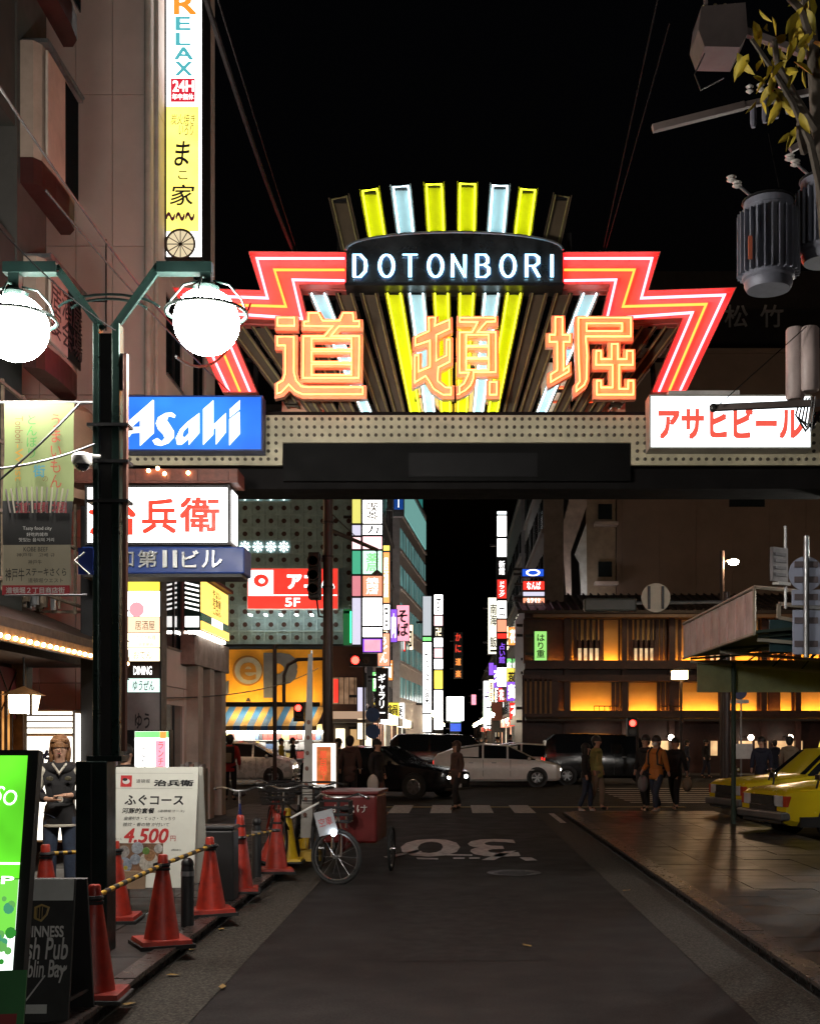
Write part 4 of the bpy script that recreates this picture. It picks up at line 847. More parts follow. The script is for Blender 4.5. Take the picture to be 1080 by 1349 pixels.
MB().box(fx(438), fx(470), -.19, -.155, fz(928), fz(893)).build('bay_window', E('dim_window', (.5, .3, .18), .35, .5, 3), pbk); MB().box(fx(440), fx(446), -.2, -.191, fz(926), fz(895)).build('red_banner', E_RED, pbk)
for i in range(4): MB().box(fx(446 + i * 7), fx(447 + i * 7), -.22, -.205, fz(928), fz(893)).build('mullion', WOOD, pbk)
for i, px in enumerate(range(258, 428, 9)):       # striped awning, one piece per stripe
    w = 9 * fk; m_ = M('awning_blue', (.015, .13, .5), .7) if i % 2 else M('awning_sand', (.32, .22, .1), .7)
    a = MB().add([(fx(px), -.1, fz(931)), (fx(px) + w, -.1, fz(931)), (fx(px) + w - .25, -1.3, fz(957)), (fx(px) - .25, -1.3, fz(957)), (fx(px) - .25, -1.3, fz(963)), (fx(px) + w - .25, -1.3, fz(963))], [(0, 1, 2, 3), (3, 2, 5, 4)]).build('awning_stripe', m_, pbk)
MB().box(fx(258), fx(425), .3, 4, .1, fz(962)).build('shop_room', M('shop_back', (.5, .45, .4), .7), pbk)
MB().box(fx(255), fx(425), -.4, .28, fz(966), fz(963)).build('shop_light', E('shop_tube', (1, .95, .85), 14), pbk)
random.seed(11)
gcols = [(.7, .65, .55), (.6, .1, .08), (.1, .1, .1), (.7, .55, .2), (.2, .3, .5), (.75, .72, .7), (.3, .12, .1)]
gm = [M('goods%d' % i, c, .5, var=.1) for i, c in enumerate(gcols)]
shelf = MB()
for r in range(5):
    x = fx(262)
    while x < fx(422):
        w = random.uniform(.12, .34); shelf.cm = random.randrange(7); shelf.box(x, x + w, .0, .25, .35 + r * .42, .35 + r * .42 + random.uniform(.22, .38)); x += w + .02
o = shelf.build('goods', gm, pbk); o['kind'] = 'stuff'
for z in (.3, .72, 1.14, 1.56, 1.98): MB().box(fx(260), fx(424), -.02, .29, z, z + .03).build('shelf', WHITE, pbk)
for x in (300, 365): MB().box(fx(x), fx(x + 3), -.9, -.85, .1, fz(962)).build('post', STEEL, pbk)
MB().lathe([(.12, 0), (.05, .16)], (fx(330), -.6, fz(925)), 10).build('flood_lamp', BLACK, pbk)
for a_, b_ in ((225, 262), (300, 355), (385, 418)): MB().box(fx(a_), fx(b_), -1.0, -.85, fz(930), fz(928)).build('uplight', E('sodium_strip', (1, .65, .25), 60), pbk)  # outer two uplights added to brighten the yellow fascia
MB().box(fx(215), fx(425), -1.1, -1.05, fz(932), fz(926)).build('uplight_lip', STEEL, pbk)
ac = lightbox('loan_sign', 'red and white backlit 5F loan office sign on the tiled screen', 325, 446, 748, 803, FD - .35, .3, E_RED, WHITE, fw=.04)
sp_(ac, 327, 360, 751, 783, E_LETW, y=-.005); k = ac['s']
MB().sphere((19 * k, -.01, 38 * k), 10 * k, 16, 8, (1, .06, .85)).build('emblem', E_RED, ac); MB().sphere((20 * k, -.03, 37.5 * k), 4 * k, 12, 6, (1, .06, .8)).build('emblem_eye', E_LETW, ac)
st(ac, 'アコム', 379, 440, 757, 775, E_LETW, ofs=.05, y=-.01); st(ac, '5F', 376, 395, 788, 799, E_LETW, ofs=.02, y=-.01); sp_(ac, 327, 444, 783.5, 785, E_LETW, y=-.006)
for i in range(6): MB().box(.15 + i * .68, .25 + i * .68, -.5, .0, -.3, -.24).build('spot', E('spot_glow', (1, 1, .97), 14), ac)
gt_ = thing('green_neon', 'green neon strip window right of the tiled screen', 'sign', P(452, 850, 54)); MB().box(0, 24 * fk, .0, .1, 0, 1.6).build('panel', E('green_window', (.02, .25, .08), .35), gt_); MB().tube([(.35, -.05, .1), (.35, -.05, 1.5)], .03, 6).build('tube', E('green_tube', (.05, 1, .4), 5), gt_)

# ================================================================== far street: buildings, stacked signs
def bld(label, x0, x1, y0, y1, z, m_, win=None, nm='street_building', wm=None, rows=4, cols=4, zb=3.5, face=1, rel=.08, dz=None):
    t = thing(nm, label, 'building', ((x0 + x1) / 2, y0, 0)); cx = (x0 + x1) / 2
    MB().box(x0 - cx, x1 - cx, 0, y1 - y0, 0, z).build('wall', m_, t)
    xs = (x1 - cx) if face > 0 else (x0 - cx)
    dz = dz or (z - zb - 1) / rows; dy = (y1 - y0) / cols
    for r in range(rows if win else 0):
        MB().box(min(xs, xs + face * .12), max(xs, xs + face * .12), .02, y1 - y0 - .02, zb + r * dz - .25, zb + r * dz - .05).build('string_course', m_, t)
        for c in range(cols):
            w = MB().box(min(xs, xs + face * .03), max(xs, xs + face * .03), c * dy + .35, (c + 1) * dy - .35, zb + r * dz, zb + r * dz + dz * .55).build('window', win, t)
            MB().box(min(xs + face * .031, xs + face * .07), max(xs + face * .031, xs + face * .07), c * dy + dy / 2 - .04, c * dy + dy / 2 + .04, zb + r * dz, zb + r * dz + dz * .55).build('frame', STEEL, w)
            MB().box(min(xs + face * .031, xs + face * .09), max(xs + face * .031, xs + face * .09), c * dy + .3, (c + 1) * dy - .3, zb + r * dz - .08, zb + r * dz - .01).build('sill', m_, w)
    MB().box(x0 - cx - .1, x1 - cx + .1, -.1, y1 - y0 + .1, z, z + .3).build('parapet', m_, t)
    return t
GREYB = M('grey_facade', (.65, .63, .65), .7, var=.15); TEALW = E('teal_window', (.35, .75, .72), .22, .4, .5)
bld('narrow dark building behind the stacked neon tenant signs', -14, -4.6, 57, 64, 15.8, M('plum_wall', (.16, .11, .12), .8), WIN)
tb = bld('grey office building with teal lit windows on the far street left', -20, -3.9, 88, 108, 21, GREYB, TEALW, rows=6, cols=5, zb=4.6, dz=2.7)
tb.rotation_euler.z = math.radians(-4); MB().box(8.07, 8.2, .6, 19, 18.2, 20.6).build('teal_panel', E('teal_panel', (.3, .68, .62), .5), tb); MB().box(5.5, 8.0, 2, 18, 21.35, 24.5).build('roof_room', E('teal_room', (.06, .4, .36), .4), tb)
bld('plain grey building farther along the left of the far street', -14, -4.4, 66, 87, 19.5, M('grey_far', (.14, .14, .15), .8), WIN, rows=5, cols=7)
bld('distant low building at the left end of the far street', -14, -3.0, 112, 150, 17, M('grey_far2', (.12, .11, .12), .8), WIN, rows=4, cols=8)
bld('dark slim building on the right of the far street', 4.1, 5.0, 55.5, 70, 17.5, M('taupe_wall', (.12, .105, .1), .8), WIN, rows=5, cols=4, face=-1)
bld('dark distant building on the right of the far street', 4.0, 14, 72, 110, 16, M('taupe_far', (.1, .09, .09), .8), WIN, rows=5, cols=9, face=-1)
bld('far low block closing the street on the right', 3.6, 14, 112, 160, 9, M('taupe_far2', (.08, .075, .08), .8), WIN, rows=3, cols=8, face=-1)
bld('far block with a striped wall under the vertical red neon characters', -12, -3.2, 118, 124, 17.8, M('striped_far', (.12, .09, .1), .7), None)
def stack(label, px0, px1, D, segs, depth=.5, nm='stacked_sign', rz=0):
    "vertical blade sign made of lit panels"
    k = D / F; y1 = segs[-1][1]; y0 = segs[0][0]; t = thing(nm, label, 'sign', P(px0, y1, D), rz); w = (px1 - px0) * k
    MB().box(-.04, w + .04, .02, depth, 0, (y1 - y0) * k).build('housing', STEEL, t)
    for s_ in segs:
        a, b, m_ = s_[:3]; p = MB().box(0, w, 0, .018, (y1 - b) * k + .03, (y1 - a) * k - .03).build('panel', m_, t)
        if len(s_) > 3:
            tm = s_[4] if len(s_) > 4 else INK; n = len(s_[3]); h = (b - a) * k
            text(s_[3], tm, p, w * .18, w * .82, (y1 - b) * k + h * .12, (y1 - a) * k - h * .12, y=-.01, vertical=s_[5] if len(s_) > 5 else True, ofs=.02)
    MB().box(0, w, depth + .002, depth + .015, .05, (y1 - y0) * k - .05).build('rear_panel', E_WHITE if any(q_[2] is E_WHITE for q_ in segs) else segs[0][2], t)  # unseen lit back, added so the signs brighten the facades behind
    for zz in (.2, .8): MB().box(-.4, 0, .1, .2, (y1 - y0) * k * zz, (y1 - y0) * k * zz + .12).build('bracket', STEEL, t)
    return t
E_MINT = E('backlit_mint', (.6, 1, .75), 1.6); E_SAL = E('backlit_salmon', (1, .35, .2), 1.3); E_ROSE = E('backlit_rose', (1, .6, .62), 1.9); OCH = M('ochre_ink', (.5, .35, .02)); E_GREY = E('backlit_lilac', (.7, .68, .85), 1.1)
stack('bright tall stack of coloured tenant panels beside the signal arm', 478, 503, 54.1, [(640, 657, E_WHITE), (658, 690, E_WHITE, '喫茶', OCH), (691, 705, E_WHITE, 'カ', INK), (706, 724, E_ROSE), (725, 757, E_MINT, '薬局', E_GREEN), (758, 786, E_SAL, '焼肉店', E_LETW), (787, 825, E_WHITE), (826, 840, E_WHITE), (841, 860, E_PURP, 'I', E_PINK)])
stack('narrow oblique strip of coloured panels left of the bright tenant stack', 464, 475, 53.9, [(640, 655, E_COOL), (656, 690, E('dim_yel', (.9, .85, .2), 1.0)), (691, 706, E_GREY), (707, 724, E_ROSE), (725, 757, E('dim_green', (.1, .6, .35), .8)), (758, 786, E('dim_rose', (.9, .3, .35), .9)), (787, 850, E_GREY)])
stack('orange-red vertical sign with white circle right of the bright tenant stack', 504, 513, 57, [(718, 726, E_YEL), (727, 795, E_ORANGE, '居酒屋', E_LETW), (796, 830, E_WHITE, '酒', INK)])
stack('salmon lit panel with white script below the orange-red sign', 498, 513, 55.2, [(834, 878, E_SAL, 'うどん', E_LETW)])
stack('black vertical gallery sign with white katakana', 496, 510, 54.5, [(880, 948, M('black_sign', (.01, .01, .01), .4), 'ギャラリー', E_LETW)])
stack('blue vertical sign high on the narrow dark building', 519, 531, 58, [(640, 672, E('deep_blue', (.01, .08, .4), .5), '千', E_LETW), (673, 680, M('black_sign'))])
stack('white vertical sign beside the pole with hanging poster', 471, 481, 53.8, [(905, 940, E_GREY), (941, 975, E_WARM)])
stack('long white vertical sign with black brush kana on the far street left', 557, 568, 70, [(785, 838, E('pale_lilac', (.7, .75, .8), .8)), (839, 845, E_GREEN), (846, 940, E_WHITE, '　　　かに道楽', INK), (941, 965, E_COOL)])
stack('slim white, pink and yellow vertical sign next to the dark street gap', 572, 583, 78, [(783, 810, E_WHITE, 'す', INK), (811, 825, E_ROSE), (826, 839, M('black_sign'), '卍', E_WARM), (840, 853, E_WHITE), (854, 867, E_ROSE), (868, 882, E_WHITE), (883, 908, E_YEL), (909, 962, E_WHITE)])
stack('red neon characters on a distant rooftop frame', 598, 609, 116, [(833, 846, M('black_sign'), 'か', E_LETR), (848, 861, M('black_sign'), 'に', E_LETR), (866, 878, M('black_sign'), '道', E_ORANGE), (882, 894, M('black_sign'), '楽', E_ORANGE)])
scn = lightbox('video_screen', 'glaring white video screen at the far end of the street', 588, 611, 918, 950, 112, .5, E('screen_white', (1, .98, .95), 7), BLACK); MB().box(.3, 1.2, .1, .4, -2.4, 0).build('mast', STEEL, scn)
stack('small lit kiosk sign with blue columns under the video screen', 593, 607, 110, [(949, 952, E_MINT), (953, 964, E_BLUE)])
stack('tall white vertical sign on the right of the far street with black column signs', 655, 667, 68, [(673, 678, E_COOL), (679, 707, E_WHITE), (709, 734, E_WHITE), (736, 760, M('black_sign'), '新館', E_LETW), (763, 789, E_RED, 'ドラッグ', E_LETW), (791, 815, E_WHITE, '出', INK), (816, 833, E_SAL), (834, 842, E_RED), (843, 878, M('black_sign'), '占い館', E_PURP), (879, 905, E_WHITE)])
stack('cream vertical sign farther right along the far street', 643, 656, 92, [(787, 862, E('cream_lit', (1, .95, .75), 1.8), '南海　飯', INK)])
stack('narrow violet and white sign in the distance on the right', 644, 650, 100, [(873, 890, E_PURP), (895, 930, E_WARM, '寿司', REDINK)])
stack('white sign with violet characters low on the far street right', 637, 646, 105, [(897, 960, E_WHITE, '湯処さく', E_PURP)])
stack('small green lit sign with black kana on the corner of the restaurant', 704, 720, 53.6, [(831, 871, E('lime_sign', (.35, .85, .2), 1.0), 'はり重', INK)])
stack('small amber sign below the green kana sign', 698, 705, 55, [(864, 894, E('amber_sign', (1, .5, .08), 1.0), '牛', INK)])
stack('plain white lit panel low on the right corner', 692, 702, 53.8, [(929, 958, E_WHITE)])
stack('white lit shop door panel at the corner by the parked van', 727, 743, 54.2, [(968, 1012, E_WHITE)])
stack('blue lit billboard with a white ring on the dark slim building', 688, 716, 55.2, [(749, 760, E_BLUE, '○', E_LETW)])
stack('red and white lit billboard under the blue one', 689, 717, 55.1, [(765, 778, E_RED, 'なんば', E_LETW, False), (779, 786, E_GREY), (787, 795, E_SAL, 'カラオケ', E_LETW, False)])
stack('small white sign with black squares beside the green kana sign', 692, 706, 55.0, [(821, 843, E_COOL, '串揚', INK)])
stack('dark red poster sign on the far street right', 648, 661, 88, [(925, 950, M('rust_poster', (.3, .08, .04), .6)), (951, 965, M('black_sign'))])
stack('pink small sign glowing in the far distance', 621, 627, 150, [(915, 929, E_PINK)])
for i in range(16):     # strings of warm lamps in the far arcade
    D = 75 + i * 5; s_ = 1 if i % 2 else -1
    l = thing('arcade_lamp', '%s globe lamp from the corner on the far street %s' % (['first', 'second', 'third', 'fourth', 'fifth', 'sixth', 'seventh', 'eighth'][i // 2], 'right' if s_ > 0 else 'left'), 'lamp', (1.9 * s_ + .6, D, 3.2), 0, 'arcade lamps of the far street')
    MB().sphere((0, 0, 0), .17, 10, 7).build('globe', E('arcade_glow', (1, .78, .48), 130), l, smooth=True); MB().tube([(0, 0, -3.1), (0, 0, -.17)], .04, 6).build('pole', STEEL, l)
random.seed(5)
for i in range(26):      # lit shop fronts along the far street
    D = 58 + (i // 2) * 7; s_ = -1 if i % 2 else 1; col = random.choice([(1, .7, .35), (1, .9, .7), (1, .5, .3), (1, .85, .6)])
    t = thing('street_shop', '%s glowing shop from the corner on the far street %s' % (['first', 'second', 'third', 'fourth', 'fifth', 'sixth', 'seventh', 'eighth', 'ninth', 'tenth', 'eleventh', 'twelfth', 'thirteenth'][i // 2], 'left' if s_ < 0 else 'right'), 'shop', (s_ * 3.9, D, .1), 0, 'lit shop fronts of the far street')
    xa, xb = (0, .25) if s_ < 0 else (-.25, 0)
    MB().box(xa, xb, 0, 5.5, 0, 2.3).build('display', E('shopglow%d' % (i % 5), col, 1.2, .5, 2), t)
    MB().box(xa + (0 if s_ < 0 else -.4), xb + (.4 if s_ < 0 else 0), 0, 5.5, 2.31, 2.8).build('fascia', [E_SAL, E_WHITE, STEEL, E_WARM, E_RED, WOOD][i % 6], t)
    for j in range(4): MB().box((xb + .001) if s_ < 0 else xa - .06, (xb + .06) if s_ < 0 else xa - .001, j * 1.4, j * 1.4 + .12, 0, 2.3).build('mullion', STEEL, t)
# small lit signs crowding the far street on both sides
random.seed(31)
scol = [('white', E_WHITE), ('orange', E_ORANGE), ('pink', E_PINK), ('yellow', E_YEL), ('red', E_RED), ('green', E_GREEN), ('violet', E_PURP), ('cream', E_WARM)]
ords = ['first', 'second', 'third', 'fourth', 'fifth', 'sixth']; cnt = {}
for i in range(44):
    s_ = -1 if i % 2 else 1; nm_, m_ = scol[(i * 5 + i // 8) % 8]; D = 60 + (i // 2) * 4.2; w = random.uniform(.5, 1.0); h = random.uniform(.8, 2.6); z = random.uniform(2.6, 8.5 if D < 100 else 6)
    key = (nm_, s_); cnt[key] = cnt.get(key, 0) + 1
    t = thing('shop_sign', '%s small %s sign counted from the corner on the far street %s' % (ords[cnt[key] - 1], nm_, 'left' if s_ < 0 else 'right'), 'sign', (-4.1 if s_ < 0 else 4.1 - w, D, z), 0, 'small signs of the far street')
    x0 = .05 if s_ < 0 else 0
    MB().box(x0, w, .02, .25, 0, h).build('housing', STEEL, t); MB().box(x0 + .03, w - .03, 0, .019, .03, h - .03).build('face', m_, t)
    text(random.choice(['酒', '寿司', '鍋', '肉', 'そば', '薬', '花', '茶', '串', '麺']), E_LETW if nm_ in ('red', 'violet', 'green', 'orange') else INK, t, x0 + .1, w - .1, h * .15, h * .85, y=-.006, vertical=True, ofs=.03)
    MB().box(-.15 if s_ < 0 else w, .06 if s_ < 0 else w + .15, .08, .16, h * .5, h * .5 + .08).build('bracket', STEEL, t)
# corner shop between tiled block and far street
cs = thing('corner_shop', 'dim corner shop with a flat grey awning under the gallery sign', 'shop', (fx(440), 53.6, .1))
MB().box(0, 1.9, .5, 1.2, 0, 2.2).build('wall', M('shop_wall', (.2, .16, .12), .7), cs); MB().box(-.1, 2.1, -.6, .6, 2.25, 2.4).build('awning', M('grey_awning', (.35, .34, .33), .6), cs)
for x, m_ in ((.1, E_WARM), (.75, E('dim_amber', (1, .6, .25), .6)), (1.3, E_WARM)): MB().box(x, x + .4, .45, .49, .2, 2.0).build('window', m_, cs)
MB().box(-.1, 2.1, -.62, -.58, 2.42, 2.75).build('sign_band', E('dim_sign', (.9, .6, .4), .5), cs)

# ================================================================== right: amber timber restaurant
RD = 54.0; rk = RD / F
rx = lambda p: (p - VX) * rk
rz_ = lambda p: CZ + (VY - p) * rk
TB = M('dark_red_timber', (.06, .018, .012), .5, var=.3, scale=5); AMB = M('amber_plaster', (.75, .5, .2), .8, var=.08, scale=1.5)
rb = thing('timber_restaurant', 'three-storey dark timber restaurant with amber lit plaster panels across the avenue', 'restaurant', (0, RD, 0))
MB().box(rx(690), rx(1130), .3, 8, 0, rz_(796)).build('wall', TB, rb)
for (y0, y1) in ((820, 872), (898, 938)): pass
def storey(pb, pt, cells):
    z0, z1 = rz_(pb), rz_(pt)
    MB().box(rx(690), rx(1130), -.75, .299, z0 - .35, z0 - .1).build('ledge', TB, rb); MB().box(rx(690), rx(1130), -.5, .299, z1 + .02, z1 + .3).build('lintel', TB, rb)
    MB().box(rx(700), rx(1120), -.1, .0, z0 - .1, z0 - .05).build('uplight', E('amber_strip', (1, .42, .05), 40), rb); MB().box(rx(690), rx(1130), -.24, -.2, z0 - .099, z0 + .05).build('lip', TB, rb)
    for a, b, kind in cells:
        if kind == 'p': MB().box(rx(a), rx(b), .22, .299, z0, z1).build('plaster_panel', AMB, rb)
        elif kind == 's':
            MB().box(rx(a), rx(b), .22, .299, z0, z1).build('plaster_panel', AMB, rb); n = max(2, int((b - a) / 9))
            for i in range(n + 1): MB().box(rx(a + (b - a) * i / n) - .07, rx(a + (b - a) * i / n) + .07, .08, .21, z0, z1).build('slat', TB, rb)
        elif kind == 'w':
            MB().box(rx(a), rx(b), .22, .299, z0, z1).build('plaster_panel', AMB, rb); w = MB().box(rx(a), rx(b), .1, .18, z0 + .05, z0 + (z1 - z0) * .5).build('window', E('window_cream', (1, .75, .42), .6, .5, 3), rb)
            for i in range(5): MB().box(rx(a + (b - a) * i / 4) - .05, rx(a + (b - a) * i / 4) + .05, .0, .099, z0, z0 + (z1 - z0) * .52).build('mullion', TB, w)
            MB().box(rx(a), rx(b), .0, .09, z0 + (z1 - z0) * .32, z0 + (z1 - z0) * .5).build('transom', TB, w)
            for i in range(4): MB().box(rx(a + (b - a) * (i + .5) / 4) - .05, rx(a + (b - a) * (i + .5) / 4) + .05, .1, .21, z0 + (z1 - z0) * .5, z1).build('slat', TB, rb)
storey(872, 816, [(744, 758, 's'), (760, 790, 'w'), (796, 815, 'p'), (818, 828, 'p'), (834, 862, 'w'), (866, 878, 's'), (880, 896, 's'), (898, 930, 'p'), (934, 965, 'w'), (970, 1000, 'p'), (1004, 1040, 's'), (1045, 1080, 'p')])
storey(938, 899, [(752, 806, 'p'), (808, 820, 's'), (829, 866, 'p'), (868, 880, 's'), (896, 947, 'p'), (950, 960, 'p'), (964, 998, 'p'), (1000, 1015, 's'), (1030, 1044, 'p'), (1050, 1090, 'p'), (722, 731, 's')])
for px in (746, 822, 884, 956, 1005, 1050): MB().box(rx(px) - .12, rx(px) + .12, -.2, .07, .1, rz_(800)).build('post', TB, rb)
rf = MB().add([(rx(680), -1.3, rz_(808)), (rx(1130), -1.3, rz_(808)), (rx(1130), 4, rz_(770)), (rx(680), 4, rz_(770)), (rx(680), -1.3, rz_(812)), (rx(1130), -1.3, rz_(812)), (rx(1130), 4, rz_(775)), (rx(680), 4, rz_(775))], [(0, 1, 2, 3), (4, 5, 6, 7), (0, 1, 5, 4), (1, 2, 6, 5), (2, 3, 7, 6), (3, 0, 4, 7)]).build('roof', M('dark_tiles', (.04, .032, .03), .6), rb)
for i in range(42): MB().tube([(rx(684) + i * .36, -1.3, rz_(807)), (rx(684) + i * .36, 3.9, rz_(770) + .04)], .05, 5).build('tile_rib', M('dark_tiles'), rf)
MB().box(rx(700), rx(1130), -1.28, -1.22, rz_(817), rz_(813)).build('gutter', M('tan_gutter', (.2, .13, .08), .5), rb)
lr = MB().add([(rx(690), -1.5, rz_(948)), (rx(1130), -1.5, rz_(948)), (rx(1130), .25, rz_(941)), (rx(690), .25, rz_(941)), (rx(690), -1.5, rz_(951)), (rx(1130), -1.5, rz_(951)), (rx(1130), .25, rz_(946)), (rx(690), .25, rz_(946))], [(0, 1, 2, 3), (4, 5, 6, 7), (0, 1, 5, 4), (1, 2, 6, 5), (2, 3, 7, 6), (3, 0, 4, 7)]).build('lower_roof', M('dark_tiles'), rb)
for a, b in ((780, 800), (864, 878)):
    MB().tube([(rx(a), -.7, rz_(931)), (rx(b + 14), -.7, rz_(931))], .025, 5).build('balcony_rail', BLACK, rb)
    for i in range(6): MB().tube([(rx(a) + i * (b + 14 - a) * rk / 5, -.7, rz_(931)), (rx(a) + i * (b + 14 - a) * rk / 5, -.7, rz_(939))], .018, 5).build('baluster', BLACK, rb)
for i, px in enumerate((790, 833, 884, 989, 1041)):
    l = thing('ball_lamp', 'small white ball lamp on the restaurant front, %s from the left' % ('first', 'second', 'third', 'fourth', 'fifth')[i], 'lamp', P(px, 972, 53.2), 0, 'ball lamps on the restaurant front')
    MB().sphere((0, 0, 0), .13, 12, 8).build('globe', E('ball_glow', (1, .85, .65), 22), l, smooth=True); MB().tube([(0, .1, 0), (0, 1.1, .05)], .03, 6).build('bracket', BLACK, l)
for a, b in ((775, 822), (840, 898), (935, 960), (972, 1015), (1022, 1060)):
    w = MB().box(rx(a), rx(b), .2, .299, .9, 1.55).build('shop_window', E('entrance_glow', (1, .6, .28), .9, .5, 1.5), rb)
    for i in range(3): MB().box(rx(a + (b - a) * i / 2) - .05, rx(a + (b - a) * i / 2) + .05, .1, .199, .9, 1.55).build('mullion', TB, w)
lt_ = thing('corner_tower', 'dim timber corner bay of the restaurant at the street mouth', 'building', (rx(690), RD, 0)); MB().box(-.1, 1.5, -.4, .25, 0, rz_(890)).build('wall', TB, lt_)
for i in range(6): MB().box(0 + i * .22, .1 + i * .22, -.5, -.401, 2.6, rz_(895)).build('slat', M('mid_brown_slat', (.3, .16, .06), .6), lt_)  # slats in a paler brown than the bay wall
# theatre block behind
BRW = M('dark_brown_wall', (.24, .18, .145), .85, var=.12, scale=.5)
th = thing('theatre_building', 'huge dark brown theatre block with an arched white portal edge behind the restaurant', 'building', (0, 63, 0)); tk = 63 / F
tx_ = lambda p: (p - VX) * tk
tz_ = lambda p: CZ + (VY - p) * tk
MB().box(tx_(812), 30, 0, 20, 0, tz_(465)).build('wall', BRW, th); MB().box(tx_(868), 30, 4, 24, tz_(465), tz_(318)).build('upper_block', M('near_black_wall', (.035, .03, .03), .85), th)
MB().box(tx_(845), 30, -.2, 3.9, tz_(466), tz_(460)).build('parapet', BRW, th)
for i in range(7): MB().box(tx_(820) + i * 1.9, tx_(820) + i * 1.9 + 1.88, -.05, -.002, 8.5, tz_(640)).build('panel', BRW, th)
STO = M('pale_terracotta', (.65, .55, .5), .75, var=.2, scale=2)
MB().box(tx_(772), tx_(811), .1, 3, 0, tz_(600)).build('stone_return', M('tan_stone', (.34, .27, .2), .8), th)
po = MB().prism([(tx_(772), tz_(640)), (tx_(752), tz_(650)), (tx_(730), tz_(728)), (tx_(741), tz_(730)), (tx_(746), tz_(796)), (tx_(752), tz_(796)), (tx_(751), tz_(728)), (tx_(772), tz_(668))], -.3, .6).build('portal', STO, th)
MB().prism([(tx_(757), tz_(730)), (tx_(772), tz_(690)), (tx_(773), tz_(790)), (tx_(766), tz_(794)), (tx_(763), tz_(740))], -.1, .3).build('portal_face', M('pale_panel', (.75, .8, .8), .6), po)
for i in range(8): MB().box(tx_(733 + i * 2.6), tx_(734.5 + i * 2.6), -.4, -.301, tz_(722 - i * 9.5), tz_(716 - i * 9.5)).build('dentil', STO, po)
MB().box(tx_(738), tx_(775), -1.6, -1.45, tz_(800), tz_(798)).build('facade_light', E('facade_white', (1, .9, .85), 22), th)
for z in (690, 768): MB().box(tx_(782), tx_(812), -.7, .09, tz_(z + 4), tz_(z)).build('balcony', STO, th)
for z in (664, 740): MB().box(tx_(788), tx_(806), -.02, .09, tz_(z + 20), tz_(z)).build('niche', WIN, th)
MB().box(tx_(960), tx_(1007), -.06, -.051, tz_(668), tz_(640)).build('window', WIN, th)
for ch, a in (('松', 955), ('竹', 1002)):
    kq = 66.9 / F; text(ch, M('white_stone_letters', (.5, .5, .48), .7), th, (a - VX) * kq, (a + 30 - VX) * kq, CZ + (VY - 430) * kq, CZ + (VY - 401) * kq, y=3.95, ofs=.01, depth=.06)

# ================================================================== right: canopy, signals, poles
CORR = M('dirty_corrugated', (.62, .56, .57), .5, .1, var=.3, scale=2.5, col2=(.36, .3, .29)); TARP = M('green_tarp', (.03, .06, .045), .7); PALEF = M('cream_frame_tube', (.45, .42, .34), .5)
ca = thing('street_canopy', 'old corrugated street canopy with dark green underside at the right edge', 'canopy', (4.3, 17.4, 0))
for i in range(9):
    y0 = i * .6; MB().add([(0 + .012 * (i % 2), y0, 3.2), (.02, y0 + .03, 3.2), (.02, y0 + .58, 3.2), (0, y0 + .6, 3.2), (0 + .012 * (i % 2), y0, 3.82), (.02, y0 + .03, 3.83), (.02, y0 + .58, 3.83), (0, y0 + .6, 3.82)], [(0, 1, 5, 4), (1, 2, 6, 5), (2, 3, 7, 6)]).build('fascia_sheet', CORR, ca)
MB().add([(.03, 0, 3.2), (3.5, 0, 3.5), (3.5, 5.4, 3.5), (.03, 5.4, 3.2), (.03, 0, 3.24), (3.5, 0, 3.54), (3.5, 5.4, 3.54), (.03, 5.4, 3.24)], [(0, 1, 2, 3), (4, 5, 6, 7), (0, 1, 5, 4), (1, 2, 6, 5), (2, 3, 7, 6), (3, 0, 4, 7)]).build('soffit', TARP, ca)
MB().box(.25, 3.4, 5.3, 5.36, 2.55, 3.15).build('end_panel', M('olive_panel', (.32, .35, .18), .6), ca)
for a, b in (((0, 0, 3.2), (0, 0, 3.86)), ((0, 0, 3.86), (1.5, 0, 3.72)), ((0, 0, 3.19), (0, 5.4, 3.19)), ((0, .0, 3.86), (0, 5.4, 3.84))): MB().tube([a, b], .025, 6).build('frame_tube', PALEF, ca)
for a, b in (((.35, 0, 3.62), (1.5, 0, 3.5)), ((.35, 0, 3.62), (.35, 0, 3.42)), ((.35, 0, 3.42), (1.5, 0, 3.22))): MB().beam(a, b, .05).build('vent_frame', PALEF, ca)
MB().box(.3, 2.5, .3, .34, 2.95, 3.42).build('tarp', M('teal_tarp', (.01, .05, .06), .6), ca)
for y in (.2, 2.7, 5.2):
    MB().beam((.1, y, 3.12), (3.3, y, 2.86), .05).build('truss_chord', PALEF, ca); MB().beam((.1, y, 3.17), (3.3, y, 3.4), .04).build('truss_chord', TARP, ca)
    for i in range(5): MB().beam((.5 + i * .55, y, 3.09 - i * .045), (.8 + i * .55, y, 3.22 + i * .035), .025).build('truss_brace', TARP, ca)
for x, y in ((.9, 5.2), (1.9, 2.7), (2.6, 5.2)): MB().tube([(x, y, .1), (x, y, 3.1)], .045, 8).build('post', TARP, ca)
